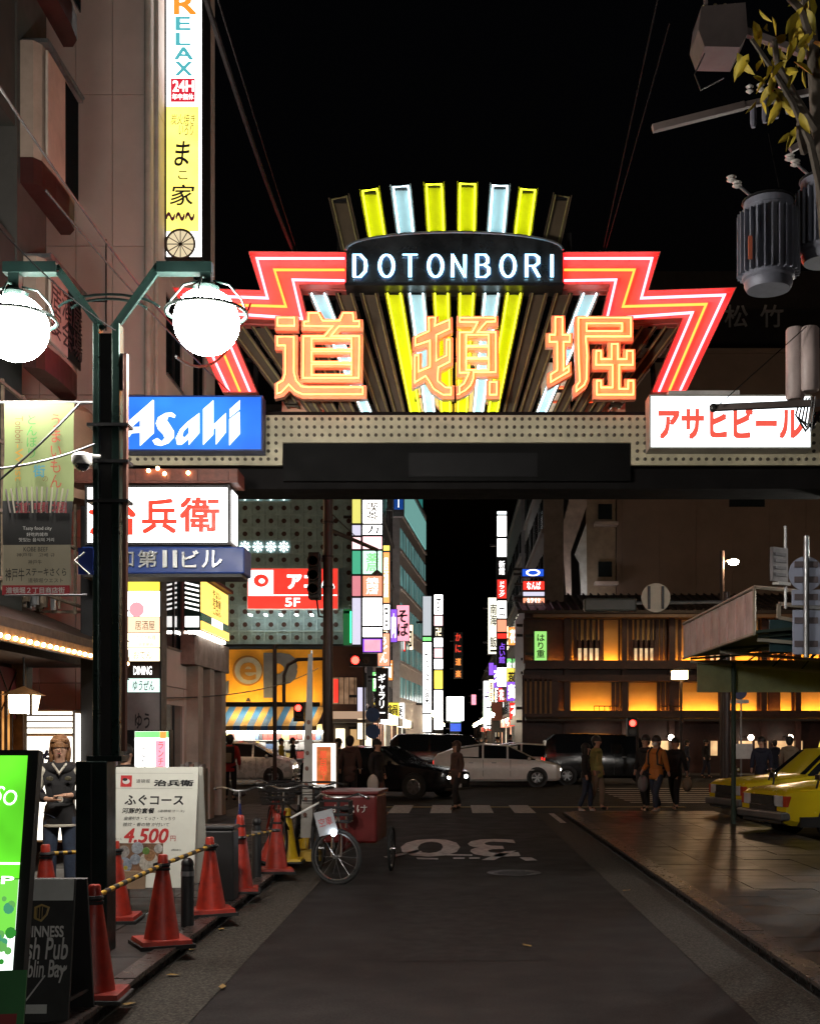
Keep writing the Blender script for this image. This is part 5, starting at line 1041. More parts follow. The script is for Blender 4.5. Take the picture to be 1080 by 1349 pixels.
# road-sign plates seen from behind, on a galvanised pole
sg = thing('road_sign', 'backs of a round and two rectangular road signs on a grey pole at right', 'road sign', (X(1062, 13.6), 13.6, .1)); sk_ = 13.6 / F
szz = lambda p: CZ + (VY - p) * sk_ - .1
BACK = M('sign_back_aluminium', (.42, .46, .6), .45, .4, var=.1)
MB().tube([(0, 0, szz(866)), (0, 0, szz(706))], .032, 10).build('pole', GALV, sg, smooth=True); MB().beam((0, .03, szz(800)), (.8, .03, szz(800)), .04).build('bracket', GALV, sg); MB().tube([(.8, .03, 0), (.8, .03, szz(700))], .05, 8).build('carrier_post', STEEL, sg)
MB().lathe([(.195, .05), (.195, .06), (1e-6, .06)], (.01, 0, szz(755)), 24, 'y').build('round_plate', BACK, sg)
MB().box(-.15, .2, .05, .06, szz(797), szz(776)).build('plate', BACK, sg, bevel=.005); MB().box(-.14, .22, .05, .06, szz(862), szz(803)).build('plate', BACK, sg, bevel=.005)
for p_ in (743, 763, 786, 817, 848): MB().box(-.12, .14, .03, .05, szz(p_ + 4), szz(p_ - 4)).build('rail', M('rail_brown', (.15, .12, .13), .5), sg)
o2 = thing('sign_back', 'small tilted white shop sign on a bracket above the canopy', 'sign', P(1018, 770, 16), math.radians(35)); MB().box(0, .3, 0, .05, .05, .5).build('panel', M('weathered_white', (.4, .38, .4), .6, var=.3), o2); MB().box(.05, .3, -.05, .05, 0, .04).build('lamp', WHITE, o2); MB().tube([(.27, .02, -.3), (.27, .02, .8)], .02, 6).build('mast', GALV, o2)
for i in range(4): MB().box(.04, .26, -.008, -.001, .12 + i * .09, .16 + i * .09).build('louvre', M('louvre_grey', (.2, .19, .22)), o2)
# long signal arm with the back of a round sign
ar = thing('overhead_signal', 'horizontal signal arm carrying a signal housing and the back of a round sign', 'traffic light', (X(957, 30), 30, 0)); ak = 30 / F
ax_ = lambda p: (p - 957) * ak
az = lambda p: CZ + (VY - p) * ak
MB().tube([(0, 0, 0), (0, 0, az(780))], .085, 12).build('pole', M('signal_pole_brown', (.045, .03, .028), .5), ar, smooth=True)
MB().tube([(ax_(772), -.02, az(796)), (ax_(830), -.02, az(795)), (0, 0, az(793))], .045, 8).build('arm', GALV, ar, smooth=True)
MB().lathe([(.36, 0), (.36, .02), (1e-6, .02)], (ax_(863), -.09, az(788)), 26, 'y').build('round_sign_back', M('cream_sign_back', (.55, .5, .38), .5), ar)
for px in (854, 872): MB().box(ax_(px) - .03, ax_(px) + .03, -.13, -.09, az(803), az(773)).build('sign_rail', STEEL, ar)
hs = MB().box(ax_(769), ax_(838), -.1, .18, az(806), az(788)).build('signal_housing', M('signal_green_grey', (.05, .06, .05), .5), ar, bevel=.05)
for px in (781, 802, 824): MB().lathe([(.15, .18), (.15, .34), (.13, .34), (.13, .2)], (ax_(px), 0, az(797)), 14, 'y').build('visor', BLACK, hs)
def pole(label, px, y0, y1, D, r, m_, nm='utility_pole', cat='pole'):
    t = thing(nm, label, cat, (X(px, D), D, 0)); MB().tube([(0, 0, max(0.05, Z(y1, D))), (0, 0, Z(y0, D))], r, 10).build('pole', m_, t, smooth=True); return t
SPB = M('signal_pole_brown')
tp_ = pole('thick brown traffic-signal pole left of the street mouth', 432, 648, 1100, 27, .11, SPB, 'signal_pole', 'traffic light')
zz = lambda p: Z(p, 27)
MB().tube([(0, 0, zz(697)), (.9, 3, zz(697))], .05, 8).build('arm', SPB, tp_, smooth=True); MB().tube([(0, 0, zz(672)), (.5, 1.6, zz(692))], .012, 5).build('stay', STEEL, tp_)
MB().tube([(.9, 3, zz(697)), (.9, 3, zz(728))], .02, 6).build('hanger', STEEL, tp_); MB().lathe([(.12, 0), (.13, .04), (.04, .12)], (.9, 3, zz(734)), 12).build('sensor', M('grey_sensor', (.2, .2, .19)), tp_)
hd_ = MB().box(-.42, -.16, -.2, .2, zz(790), zz(729)).build('signal_head', BLACK, tp_, bevel=.03)
for z in (zz(742), zz(760), zz(778)): MB().lathe([(.12, -.2), (.13, -.42), (.11, -.42), (.1, -.2)], (-.29, 0, z), 12, 'y').build('visor', BLACK, hd_)
MB().tube([(-.25, 0, zz(790)), (-.2, 0, zz(812)), (0, 0, zz(814))], .02, 6).build('cable', BLACK, tp_)
for z in (735, 775, 690): MB().lathe([(.13, 0), (.13, .05)], (0, 0, zz(z)), 12).build('band', STEEL, tp_)
def red_light(label, px, py, D, r, pole_to=None, ped=False):
    t = thing('traffic_light', label, 'traffic light', P(px, py, D)); MB().box(-r * 1.6, r * 1.6 + (0 if ped else 4 * r), .02, .3, -r * (4.2 if ped else 1.6), r * 1.7).build('housing', BLACK, t, bevel=.02)
    MB().sphere((0, 0, 0), r, 14, 8, (1, .3, 1)).build('red_lens', E('red_signal', (1, .03, .02), 14), t, smooth=True)
    MB().lathe([(r * 1.2, .02), (r * 1.25, -.2), (r * 1.15, -.2), (r * 1.1, .02)], (0, 0, 0), 14, 'y').build('visor', BLACK, t)
    if not ped: MB().lathe([(r, .0), (r, -.03), (1e-6, -.03)], (r * 2.8, .02, 0), 12, 'y').build('dark_lens', M('dark_amber_lens', (.05, .03, .01), .3), t)
    else: MB().lathe([(r, .0), (r, -.03), (1e-6, -.03)], (0, .02, -r * 2.6), 12, 'y').build('dark_lens', M('dark_amber_lens'), t)
    MB().tube([(r * 2, .35, -t.location.z + .02), (r * 2, .35, r)], .05, 8).build('pole', SPB, t); return t
red_light('red traffic light glowing at the far corner by the gallery sign', 468, 870, 50, .16)
red_light('red pedestrian light in front of the striped awning', 393, 933, 42, .11, ped=True)
red_light('red pedestrian light in front of the amber restaurant', 833, 953, 42, .11, ped=True)
cp = pole('dark street-light pole with a curved arm before the yellow facade', 362, 850, 1030, 36, .06, SPB, 'street_light_pole')
q = 36; MB().tube([(X(374, q) - cp.location.x, 0, Z(928, q)), (X(374, q) - cp.location.x, 0, Z(890, q)), (X(379, q) - cp.location.x, 0, Z(876, q)), (X(392, q) - cp.location.x, 0, Z(869, q)), (X(428, q) - cp.location.x, 0, Z(868, q))], .05, 8).build('curved_arm', SPB, cp, smooth=True)
up = pole('thin utility pole with stacked cross-arms in front of the yellow facade', 283, 875, 1000, 48, .07, SPB)
for z in (880, 888, 895): MB().box(-.6, .35, -.05, .05, Z(z + 2, 48), Z(z, 48)).build('cross_arm', STEEL, up)
sl = pole('street light with a glowing orange sodium head above the canopy', 951, 726, 1030, 47, .09, SPB, 'street_light', 'street light')
MB().tube([(0, 0, Z(742, 47)), (.2, 0, Z(738, 47)), (.35, 0, Z(738, 47))], .03, 6).build('arm', SPB, sl); MB().sphere((.42, -.1, Z(741, 47)), .2, 14, 8, (1, 1, .6)).build('sodium_lamp', E('sodium', (1, .66, .38), 380), sl, smooth=True)
for x_, y_, lb in ((-13, 47, 'added street light hidden behind the left buildings, far side of the avenue'), (-10.5, 30.5, 'added unseen street light at the near corner left of the avenue'), (15, 31, 'added unseen street light right of the avenue beyond the taxis'), (24, 47, 'added unseen street light at the far right of the avenue')):
    c = copy_tree(sl); c.location = (x_, y_, 0); c['label'] = lb; c['group'] = 'street lights of the avenue'  # unseen copies added to brighten the cars and far facades
sl['group'] = 'street lights of the avenue'
ll = pole('lantern street light with a square white glowing head in front of the restaurant', 897, 897, 1025, 46, .05, SPB, 'lantern_light', 'street light')
MB().box(-.33, .22, -.2, .2, Z(895, 46), Z(884, 46)).build('lantern', E('lantern_orange', (1, .62, .25), 16), ll); MB().add([(-.4, -.3, Z(884, 46)), (.3, -.3, Z(884, 46)), (.3, .3, Z(884, 46)), (-.4, .3, Z(884, 46)), (-.05, 0, Z(879, 46))], [(0, 1, 2, 3), (0, 1, 4), (1, 2, 4), (2, 3, 4), (3, 0, 4)]).build('cap', BLACK, ll)
npk = pole('thin post with a small no-parking disc below the canopy', 976, 905, 1060, 33, .025, GALV, 'road_sign', 'road sign')
MB().lathe([(.2, -.03), (.2, -.05), (1e-6, -.05)], (-.05, 0, Z(912, 33)), 18, 'y').build('disc', M('disc_blue', (.04, .05, .15), .5), npk); MB().box(-.3, .2, -.05, -.03, Z(927, 33), Z(922, 33)).build('plate', WHITE, npk); MB().box(-.25, .3, -.05, -.03, Z(1000, 33), Z(980, 33)).build('notice', WHITE, npk)
b1 = thing('direction_sign', 'round blue pedestrian sign pair on a pole by the gallery sign', 'road sign', P(491, 1010, 47)); MB().tube([(0, 0, -1), (0, 0, 2.6)], .04, 8).build('pole', GALV, b1)
for z in (1.35, 2.0): MB().lathe([(.28, -.05), (.28, -.07), (1e-6, -.07)], (0, 0, z), 20, 'y').build('disc', M('disc_mid_blue', (.03, .12, .35), .4), b1)

# ================================================================== utility pole with transformers, tree, cables
UD = 11.0; uk = UD / F
ux = lambda p: (p - VX) * uk
uz = lambda p: CZ + (VY - p) * uk
CONC = M('concrete_pole', (.2, .15, .13), .8, bump=.1); TRF = M('transformer_grey', (.2, .21, .26), .5, .2, var=.15, scale=4); PORC = M('porcelain', (.55, .53, .5), .25)
u = thing('utility_pole', 'concrete utility pole with transformers and cross-arms at the right edge', 'utility pole', (ux(1126), UD, 0))
bx0 = ux(1126)
MB().tube([(0, 0, .05), (0, 0, uz(-70))], [.14, .11], 14).build('pole', CONC, u, smooth=True)
def transformer(px, py0, py1, rp):
    r = rp * uk; cx, z0, z1 = ux(px) - bx0, uz(py1), uz(py0)
    b = MB().lathe([(r * .7, z0), (r * .78, z0 + .04), (r * .78, z0 + .08), (r * .85, z0 + .1), (r * .85, z1 - .06), (r * .8, z1 - .05), (r * .8, z1 + .02), (r * .6, z1 + .05), (1e-6, z1 + .06)], (cx, 0, 0), 24).build('transformer', TRF, u, smooth=True)
    fm = MB()
    for i in range(26):
        t = 2 * math.pi * i / 26; fm = MB(); ca_, sa = math.cos(t), math.sin(t)
        fm.beam((cx + ca_ * r * .93, sa * r * .93, z0 + .13), (cx + ca_ * r * .93, sa * r * .93, z1 - .1), r * .17, .012, (-sa, ca_, 0)); fm.build('cooling_fin', TRF, b)
    MB().tube([(cx + r * .82 * math.cos(t), r * .82 * math.sin(t), z1 + .02) for t in [2 * math.pi * i / 20 for i in range(20)]], .012, 6, True).build('lid_ring', STEEL, b)
    MB().tube([(cx - r * .5, -.05, z1 + .02), (cx - r * 1.1, -.08, z1 + .14)], .015, 6).build('bushing_arm', GALV, b)
    for d in (0, .05): MB().lathe([(.02, -.03), (.045, -.015), (.03, 0), (.045, .015), (.02, .03)], (cx - r * 1.1 - d, -.08, z1 + .14 + d), 10).build('insulator', PORC, b)
    MB().box(cx + r * .5, 0.1 if cx < 0 else .1, -.03, .03, (z0 + z1) / 2, (z0 + z1) / 2 + .06).build('bracket', STEEL, b)
    return b
tb1 = transformer(1012, 268, 382, 40); transformer(1086, 240, 346, 38)
MB().box(ux(977) - bx0, ux(982) - bx0, -.25, -.235, uz(355), uz(325)).build('warning_plate', M('orange_plate', (.5, .12, .06), .5), tb1)
# switchgear box
sw = MB().add([(ux(a) - bx0, y, uz(b)) for y in (-.2, .2) for a, b in ((918, 25), (975, 20), (978, 60), (968, 78), (922, 77), (914, 55))], [tuple(range(6)), tuple(range(6, 12))] + [(i, (i + 1) % 6, (i + 1) % 6 + 6, i + 6) for i in range(6)]).build('switch_box', M('switch_grey', (.09, .07, .066), .5), u)
for i in range(4):
    MB().lathe([(.012, 0), (.03, .02), (.02, .04), (.03, .06), (.012, .09)], (ux(925 + i * 13) - bx0, -.12, uz(28)), 10).build('insulator', M('yellowish_insulator', (.6, .5, .25), .3), sw)
for a, b, w in (((965, 50), (1115, 105), .06), ((856, 180), (975, 150), .06), ((975, 150), (1113, 121), .05), ((1035, 208), (1113, 162), .05), ((935, 543), (1114, 535), .055), ((925, 20), (925, -40), .03)):
    MB().beam((ux(a[0]) - bx0, -.15, uz(a[1])), (ux(b[0]) - bx0, -.15 if a[0] != 925 else -.15, uz(b[1])), w).build('cross_arm', M('pinkish_arm', (.16, .125, .115), .6), u)
MB().tube([(0, -.15, uz(-35)), (ux(925) - bx0, -.15, uz(-38))], .03, 6).build('cross_arm', STEEL, u)
MB().sphere((ux(935) - bx0, -.15, uz(543)), .04, 10, 6).build('arm_end', BLACK, u)
for i in range(4):
    MB().lathe([(.012, 0), (.035, .02), (.02, .04), (.035, .06), (.012, .08)], (ux(982 + i * 14) - bx0, -.15, uz(134 - i * 2)), 10).build('insulator', PORC, u)
    MB().lathe([(.02, 0), (.03, .04), (.03, .16), (.015, .2)], (ux(985 + i * 15) - bx0, -.2, uz(182 - i * 6)), 8).build('fuse_tube', M('fuse_grey', (.2, .2, .25), .4), u)
for px, a, b in ((1046, 434, 528), (1062, 436, 520)): MB().lathe([(.07, 0), (.085, .02), (.085, (b - a) * uk - .02), (.07, (b - a) * uk)], (ux(px) - bx0, -.1 + (1062 - px) * .004, uz(b)), 14).build('antenna_tube', M('pale_pink_tube', (.5, .4, .38), .5), u, smooth=True)
for i in range(6):
    MB().tube([(ux(1050 + i * 3) - bx0, -.1 - .02 * i, uz(530)), (ux(1042 + i * 4) - bx0, -.15, uz(552 + i * 4)), (ux(1056 + i * 3) - bx0, -.12, uz(572 - i * 3)), (ux(1075) - bx0, -.1, uz(545 + i * 3))], .008, 5).build('cable_loop', BLACK, u, smooth=True)
MB().tube([(ux(925) - bx0, -.1, uz(78)), (ux(912) - bx0, -.1, uz(105)), (ux(920) - bx0, -.1, uz(126)), (ux(950) - bx0, -.1, uz(110))], .006, 5).build('cable_loop', BLACK, u, smooth=True)
# tree
BARK = M('grey_bark', (.12, .1, .08), .9, bump=.4, bscale=20)
tr = thing('street_tree', 'tree reaching yellow autumn leaves into the upper right corner', 'tree', (X(1125, 9.6), 9.6, .1)); tkk = 9.6 / F; bxt = X(1125, 9.6)
T = lambda px, py, y=0: ((px - VX) * tkk - bxt, y, CZ + (VY - py) * tkk - .1)
MB().tube([(0, 0, 0), (.05, .05, 2.5), T(1095, 330), T(1080, 180), T(1070, 60), T(1060, -60)], [.13, .11, .085, .07, .05, .03], 10).build('trunk', BARK, tr, smooth=True)
limbs = [[(1092, 300), (1060, 200), (1030, 160), (1000, 135), (965, 108)], [(1080, 180), (1040, 140), (1010, 110), (1000, 95)], [(1070, 60), (1050, 30), (1020, 20), (985, 40)], [(1070, 60), (1050, 10), (1030, -30)], [(1060, 200), (1045, 185), (1040, 178)], [(1080, 180), (1100, 120), (1120, 60)]]
for l in limbs: MB().tube([T(a, b, -.15 * i) for i, (a, b) in enumerate(l)], [.035 - .005 * i for i in range(len(l))], 6).build('limb', BARK, tr, smooth=True)
LEAF = M('yellow_leaf', (.5, .36, .02), .6, var=.3, scale=6, col2=(.25, .22, .02), rand=.3)
lfm = MB().add([(0, 0, 0), (.025, .012, -.03), (.032, .014, -.07), (.02, .006, -.11), (0, -.004, -.145), (-.02, .006, -.11), (-.032, .014, -.07), (-.025, .012, -.03), (0, -.006, -.07)], [(0, 1, 8, 7), (1, 2, 8), (2, 3, 8), (3, 4, 8), (4, 5, 8), (5, 6, 8), (6, 7, 8)]).build('leaf', LEAF, tr, smooth=True); lm = lfm.data; bpy.data.objects.remove(lfm)
random.seed(21)
clusters = [(1052, 40, 9, 30), (1035, 60, 7, 22), (1065, 25, 7, 25), (995, 40, 4, 14), (1020, 95, 5, 30), (960, 102, 4, 14), (1000, 122, 9, 20), (1020, 130, 7, 16), (1012, 145, 4, 10), (1043, 180, 5, 10), (1060, 90, 5, 18), (1072, 10, 8, 24), (1005, 58, 4, 16), (1090, 80, 8, 28)]
for px, py, n, sp in clusters:
    for i in range(n):
        o = inst(lm, 'leaf', tr, T(px + random.gauss(0, sp * .5), py + random.gauss(0, sp * .4), random.uniform(-.5, .05))); s = random.uniform(.8, 1.5)
        o.rotation_euler = (random.uniform(-.9, .9), random.uniform(-1.1, 1.1), random.uniform(0, 6.3)); o.scale = (s * random.uniform(.7, 1), s, s)
# overhead cables
def cable(label, pts, r=.012):
    t = MB().tube([P(*p) for p in pts], r, 5).build('cable', BLACK, smooth=True); tag(t, label, 'cable')
def sag(a, b, s, n=10): return [tuple(a[i] + (b[i] - a[i]) * t / n for i in range(3)) for t in range(0)] 
def span(label, a, b, s=.3, r=.01, m_=None):
    A, B = P(*a), P(*b); pts = [A.lerp(B, t / 12) - Vector((0, 0, s * 4 * (t / 12) * (1 - t / 12))) for t in range(13)]
    tag(MB().tube(pts, r, 5).build('cable', m_ or BLACK, smooth=True), label, 'cable')
GC = M('grey_cable', (.006, .005, .005), .9, spec=.05)
span('thick cable bundle running up from the left arm of the neon gate', (388, 335, 16.4), (262, -30, 7.5), .1, .02, GC)
span('thin stay wire beside the cable bundle at top centre', (392, 333, 16.4), (278, -30, 7.5), .02, .006, GC)
span('stay wire rising from the right arm of the neon gate', (793, 335, 16.2), (868, -10, 9), .0, .007, GC)
span('second stay wire rising from the right arm beside the first', (796, 335, 16.2), (882, 30, 9), .0, .006, GC)
span('black cable crossing the pink wall towards the right globe', (-10, 100, 8.2), (268, 470, 17), .15, .01)
span('upper black cable crossing the pink wall', (60, 250, 10), (330, 540, 17), .1, .009)
span('pale cable slanting down from the left edge to the lamp arm', (-10, 290, 7.5), (152, 435, 9), .05, .005, GC)
span('black cable crossing the street banner diagonally', (-10, 640, 8.4), (105, 532, 8.6), .02, .008)
span('lower black cable crossing the street banner', (-10, 618, 8.4), (125, 585, 8.7), .03, .008)
span('cable from the right globe lamp to the panel building', (232, 470, 11), (330, 400, 15), .35, .014)
span('guy wire from the utility arm up to the transformers', (945, 535, 10.8), (1062, 430, 10.8), .0, .005, GC)
span('wire dropping from the switch box to the big transformer', (1012, 175, 10.7), (1030, 265, 10.9), .0, .006, GC)
span('low cable crossing in front of the yellow facade', (210, 920, 20), (420, 880, 40), .25, .012)
# ================================================================== vehicles
TYRE = M('tyre', (.015, .015, .015), .8); RIM = M('alloy_rim', (.4, .4, .41), .35, .8)
wheel_cache = {}
def wheel(t, x, y, r, w=.2, side=1):
    key = (round(r, 3), w)
    if key not in wheel_cache:
        ty = MB().lathe([(r * .62, -w / 2), (r * .93, -w / 2), (r, -w * .35), (r, w * .35), (r * .93, w / 2), (r * .62, w / 2)], (0, 0, 0), 24, 'y').build('tyre', TYRE, t, smooth=True)
        rm = MB(); rm.lathe([(r * .64, -w * .5), (r * .6, -w * .53), (r * .55, -w * .4), (1e-6, -w * .38)], (0, 0, 0), 20, 'y')
        for i in range(6):
            a = math.pi * i / 3; rm.beam((r * .1 * math.cos(a), -w * .5, r * .1 * math.sin(a)), (r * .58 * math.cos(a), -w * .52, r * .58 * math.sin(a)), r * .16, .02, (0, 1, 0))
        rm.lathe([(r * .13, -w * .55), (1e-6, -w * .56)], (0, 0, 0), 10, 'y'); rm = rm.build('rim', RIM, t, smooth=True)
        wheel_cache[key] = (ty.data, rm.data); bpy.data.objects.remove(ty); bpy.data.objects.remove(rm)
    a, b = wheel_cache[key]; o = inst(a, 'wheel', t, (x, y, r), 0 if side > 0 else math.pi); inst(b, 'rim', o, (0, 0, 0)); return o
def car(name, label, loc, heading, paint, st_, W_, wheels, wr=.31, cabin=(2, 5), lit=True, cat='car', tail=True, gl=None, plate=True):
    """st_: stations front to rear (x, z_bottom, z_belt, z_roof, half width factor at roof); local +x is forward.
       cabin = indexes of the windscreen foot and rear window foot."""
    t = thing(name, label, cat, loc, heading); hw = W_ / 2; rings = []
    for (x, zb, zl, zr, wf, bf) in st_:
        w = hw * bf; mid = zb + (zl - zb) * .55
        rings.append([(x, 0, zb), (x, w * .88, zb), (x, w * .98, zb + .08), (x, w, mid), (x, w * .965, zl), (x, w * wf, zr - .03), (x, w * wf * .6, zr), (x, 0, zr + .012)])
    vs = []; n = 8
    for r in rings: vs += r + [(p[0], -p[1], p[2]) for p in r[1:7]]
    m = 14; loop = [0, 1, 2, 3, 4, 5, 6, 7, 13, 12, 11, 10, 9, 8]
    fs = [(i * m + loop[j], i * m + loop[(j + 1) % m], (i + 1) * m + loop[(j + 1) % m], (i + 1) * m + loop[j]) for i in range(len(rings) - 1) for j in range(m)]
    fs += [tuple(loop)[::-1], tuple((len(rings) - 1) * m + q for q in loop)]
    MB().add(vs, fs).build('body', paint, t, smooth=34)
    gl = gl or glass('car_glass', (.012, .014, .016), .04)
    a, b = cabin
    def patch(p, q, r, s, nm, off, ins=.06):
        p, q, r, s = map(Vector, (p, q, r, s)); c = (p + q + r + s) / 4; nn = (q - p).cross(s - p).normalized()
        if nn.dot(c - Vector((sum(w_[0] for w_ in st_) / len(st_), 0, .6))) < 0: nn = -nn
        pts = [v_.lerp(c, ins) + nn * off for v_ in (p, q, r, s)]; return MB().quad(*pts).build(nm, gl, t)
    R = rings
    neg = lambda p: (p[0], -p[1], p[2])
    patch(R[a][5], neg(R[a][5]), neg(R[a + 1][5]), R[a + 1][5], 'windscreen', .02, .05); patch(R[b][5], neg(R[b][5]), neg(R[b - 1][5]), R[b - 1][5], 'rear_window', .02, .07)
    for i in range(a, b):
        for f_ in (lambda p: p, neg):
            p, q, r, s = f_(R[i][4]), f_(R[i + 1][4]), f_(R[i + 1][5]), f_(R[i][5]); patch(p, q, r, s, 'side_window', .008, .07)
    for x in wheels:
        for sd in (1, -1):
            wheel(t, x, -sd * (hw - .1), wr, .21, sd)
            MB().lathe([(wr + .055, 0), (wr + .05, -.012), (1e-6, -.013)], (x, -sd * (hw * .985), wr + .01) if sd > 0 else (x, hw * .985 + .012, wr + .01), 22, 'y').build('wheel_arch', BLACK, t)
    fx_, f0 = st_[0][0], st_[0]; zl = f0[2]
    for sd in (1, -1):
        h = MB().sphere((fx_ - .06, sd * hw * .68 * f0[5], zl - .1), .12, 12, 8, (.8, 1.35, .6)).build('headlight', E('headlight', (1, .93, .8), 16) if lit else M('clear_lens', (.5, .52, .55), .1), t, smooth=True)
        MB().sphere((st_[-1][0] + .03, sd * hw * .8 * st_[-1][5], st_[-1][2] - .12), .11, 10, 7, (.5, 1, 1.1)).build('tail_light', E('tail_light', (1, .03, .02), 3) if tail else M('red_lens', (.25, .01, .01), .2), t, smooth=True)
        px_ = R[a][4]; MB().sphere((px_[0] - .25, sd * (hw + .08), px_[2] + .06), .1, 10, 7, (.6, 1, .7)).build('wing_mirror', paint, t, smooth=True)
        for xx in (st_[a + 1][0] - .55, st_[a + 1][0] - 1.35): MB().box(xx, xx + .16, sd * hw * 1.0 - .012, sd * hw * 1.0 + .012, st_[a + 1][2] - .14, st_[a + 1][2] - .11).build('door_handle', GALV, t)
        for xx in (st_[a + 1][0] + .1, st_[a + 1][0] - .85): MB().box(xx, xx + .012, sd * hw * .99 - .006, sd * hw * .99 + .012, .35, st_[a + 1][2] - .02).build('door_seam', BLACK, t)  # black strips stand in for the shadow lines at the door gaps
    MB().box(fx_ - .01, fx_ + .025, -hw * .55, hw * .55, f0[1] + .16, f0[1] + .3).build('grille', BLACK, t); 
    if plate: MB().box(fx_ + .026, fx_ + .034, -.17, .17, f0[1] + .05, f0[1] + .15).build('number_plate', M('plate_white', (.6, .6, .6)), t)
    MB().box(fx_ - .03, fx_ + .04, -hw * .8, hw * .8, f0[1] - .02, f0[1] + .04).build('bumper', BLACK, t)
    return t
SIL = M('silver_car', (.7, .67, .66), .28, .3, var=.04); WHC = M('white_car', (.85, .82, .8), .25, .0, var=.04); BLC = M('black_car', (.008, .008, .009), .12, .0, var=.1); TXY = M('taxi_yellow', (.55, .42, .01), .22, 0, var=.05)
prius = [(2.2, .25, .68, .72, .8, .8), (2.05, .2, .74, .78, .82, .95), (1.35, .18, .9, .96, .84, 1), (.35, .18, .95, 1.44, .72, 1), (-.5, .18, .96, 1.49, .72, 1), (-1.5, .18, 1.0, 1.34, .74, 1), (-2.1, .2, 1.04, 1.12, .82, .97), (-2.22, .3, .95, .98, .82, .88)]
sedan = [(2.4, .25, .7, .74, .8, .82), (2.2, .2, .78, .82, .84, .95), (1.0, .18, .92, .98, .86, 1), (.2, .18, .94, 1.44, .72, 1), (-.9, .18, .95, 1.46, .72, 1), (-1.7, .18, .98, 1.04, .84, 1), (-2.3, .2, .96, 1.0, .84, .96), (-2.42, .3, .88, .9, .84, .86)]
van = [(1.95, .28, .75, .8, .82, .85), (1.85, .22, .85, .92, .85, .97), (1.3, .2, .98, 1.05, .86, 1), (.55, .2, 1.0, 1.5, .76, 1), (-.7, .2, 1.0, 1.56, .76, 1), (-1.7, .2, 1.02, 1.5, .78, 1), (-1.98, .22, 1.05, 1.25, .84, .97), (-2.05, .3, .9, .95, .85, .9)]
box = [(2.2, .3, .9, .95, .85, .88), (2.1, .25, 1.0, 1.08, .87, .98), (1.7, .22, 1.1, 1.18, .88, 1), (1.1, .22, 1.12, 1.8, .8, 1), (-.6, .22, 1.12, 1.86, .82, 1), (-1.9, .22, 1.12, 1.84, .82, 1), (-2.2, .24, 1.12, 1.6, .84, .98), (-2.25, .35, 1.0, 1.1, .85, .92)]
crown = [(2.32, .3, .74, .8, .86, .93), (2.2, .25, .8, .86, .88, .98), (.95, .22, .92, .97, .88, 1), (.35, .22, .93, 1.47, .74, 1), (-.95, .22, .93, 1.5, .74, 1), (-1.55, .22, .93, 1.0, .86, 1), (-2.25, .25, .9, .94, .87, .98), (-2.35, .34, .8, .84, .87, .92)]
car('silver_minivan', 'silver compact car passing behind the person in red', (X(318, 44), 44, 0), 0, SIL, van, 1.7, (1.28, -1.25))
car('white_hatchback', 'white sloping hatchback crossing in the middle of the avenue', (X(655, 43), 43, 0), math.radians(-2), WHC, prius, 1.75, (1.38, -1.32))
car('pale_car', 'pale car just behind the white hatchback', (X(705, 47), 47, 0), math.radians(-6), WHC, prius, 1.72, (1.38, -1.32), lit=False)
car('black_sedan', 'black sedan with bright headlight turning out beside the dark walker', (X(506, 35), 35.2, 0), math.radians(-28), BLC, sedan, 1.8, (1.48, -1.4), wr=.33)
car('dark_van', 'dark boxy van half hidden behind the white hatchback', (X(585, 49), 50, 0), math.radians(0), BLC, box, 1.7, (1.5, -1.45), lit=False)
car('black_van', 'black people carrier with a red tail light near the pedestrians', (X(800, 44), 45, 0), 0, BLC, box, 1.75, (1.5, -1.45), lit=False)
car('maroon_car', 'dark red car roof showing above the pale car', (X(690, 51), 52, 0), 0, M('maroon_car', (.15, .015, .015), .2, var=.05), prius, 1.7, (1.38, -1.32), lit=False)
def taxi(label, loc, hd):
    t = car('taxi', label, loc, hd, TXY, crown, 1.7, (1.42, -1.35), lit=False, cat='taxi')
    for c in list(t.children):
        if c.name.startswith('headlight'): bpy.data.objects.remove(c)
    CH = M('chrome', (.6, .6, .6), .12, 1., var=.05)
    for sd in (1, -1):
        MB().box(2.3, 2.345, min(sd * .42, sd * .68), max(sd * .42, sd * .68), .56, .74).build('headlight', M('clear_lens'), t, bevel=.01); MB().box(2.2, 2.33, min(sd * .685, sd * .80), max(sd * .685, sd * .80), .56, .74).build('turn_lamp', M('red_amber_lens', (.4, .05, .02), .15), t, bevel=.01)
        MB().tube([(1.75, sd * .74, .86), (1.72, sd * .76, 1.0)], .02, 6).build('mirror_stalk', BLACK, t); MB().box(1.68, 1.76, sd * .78 - .09, sd * .78 + .09, .99, 1.09).build('fender_mirror', M('chrome'), t, bevel=.02)
    MB().box(2.325, 2.35, -.41, .41, .56, .74).build('grille_frame', CH, t); MB().box(2.351, 2.356, -.38, .38, .58, .72).build('grille_mesh', BLACK, t)
    MB().box(2.2, 2.42, -.8, .8, .34, .48).build('front_bumper', M('dull_bumper', (.12, .12, .12), .4, .3), t, bevel=.03)
    MB().box(-1.9, 2.1, -.86, .86, .23, .4).build('lower_black', BLACK, t)
    rl = MB().add([(.05, -.16, 1.5), (.2, -.16, 1.5), (.2, .16, 1.5), (.05, .16, 1.5), (.08, -.12, 1.64), (.17, -.12, 1.64), (.17, .12, 1.64), (.08, .12, 1.64)], [(0, 1, 2, 3), (4, 5, 6, 7), (0, 1, 5, 4), (1, 2, 6, 5), (2, 3, 7, 6), (3, 0, 4, 7)]).build('roof_lamp', E('taxi_lamp', (1, .8, .1), .6), t, bevel=.01)
    return t
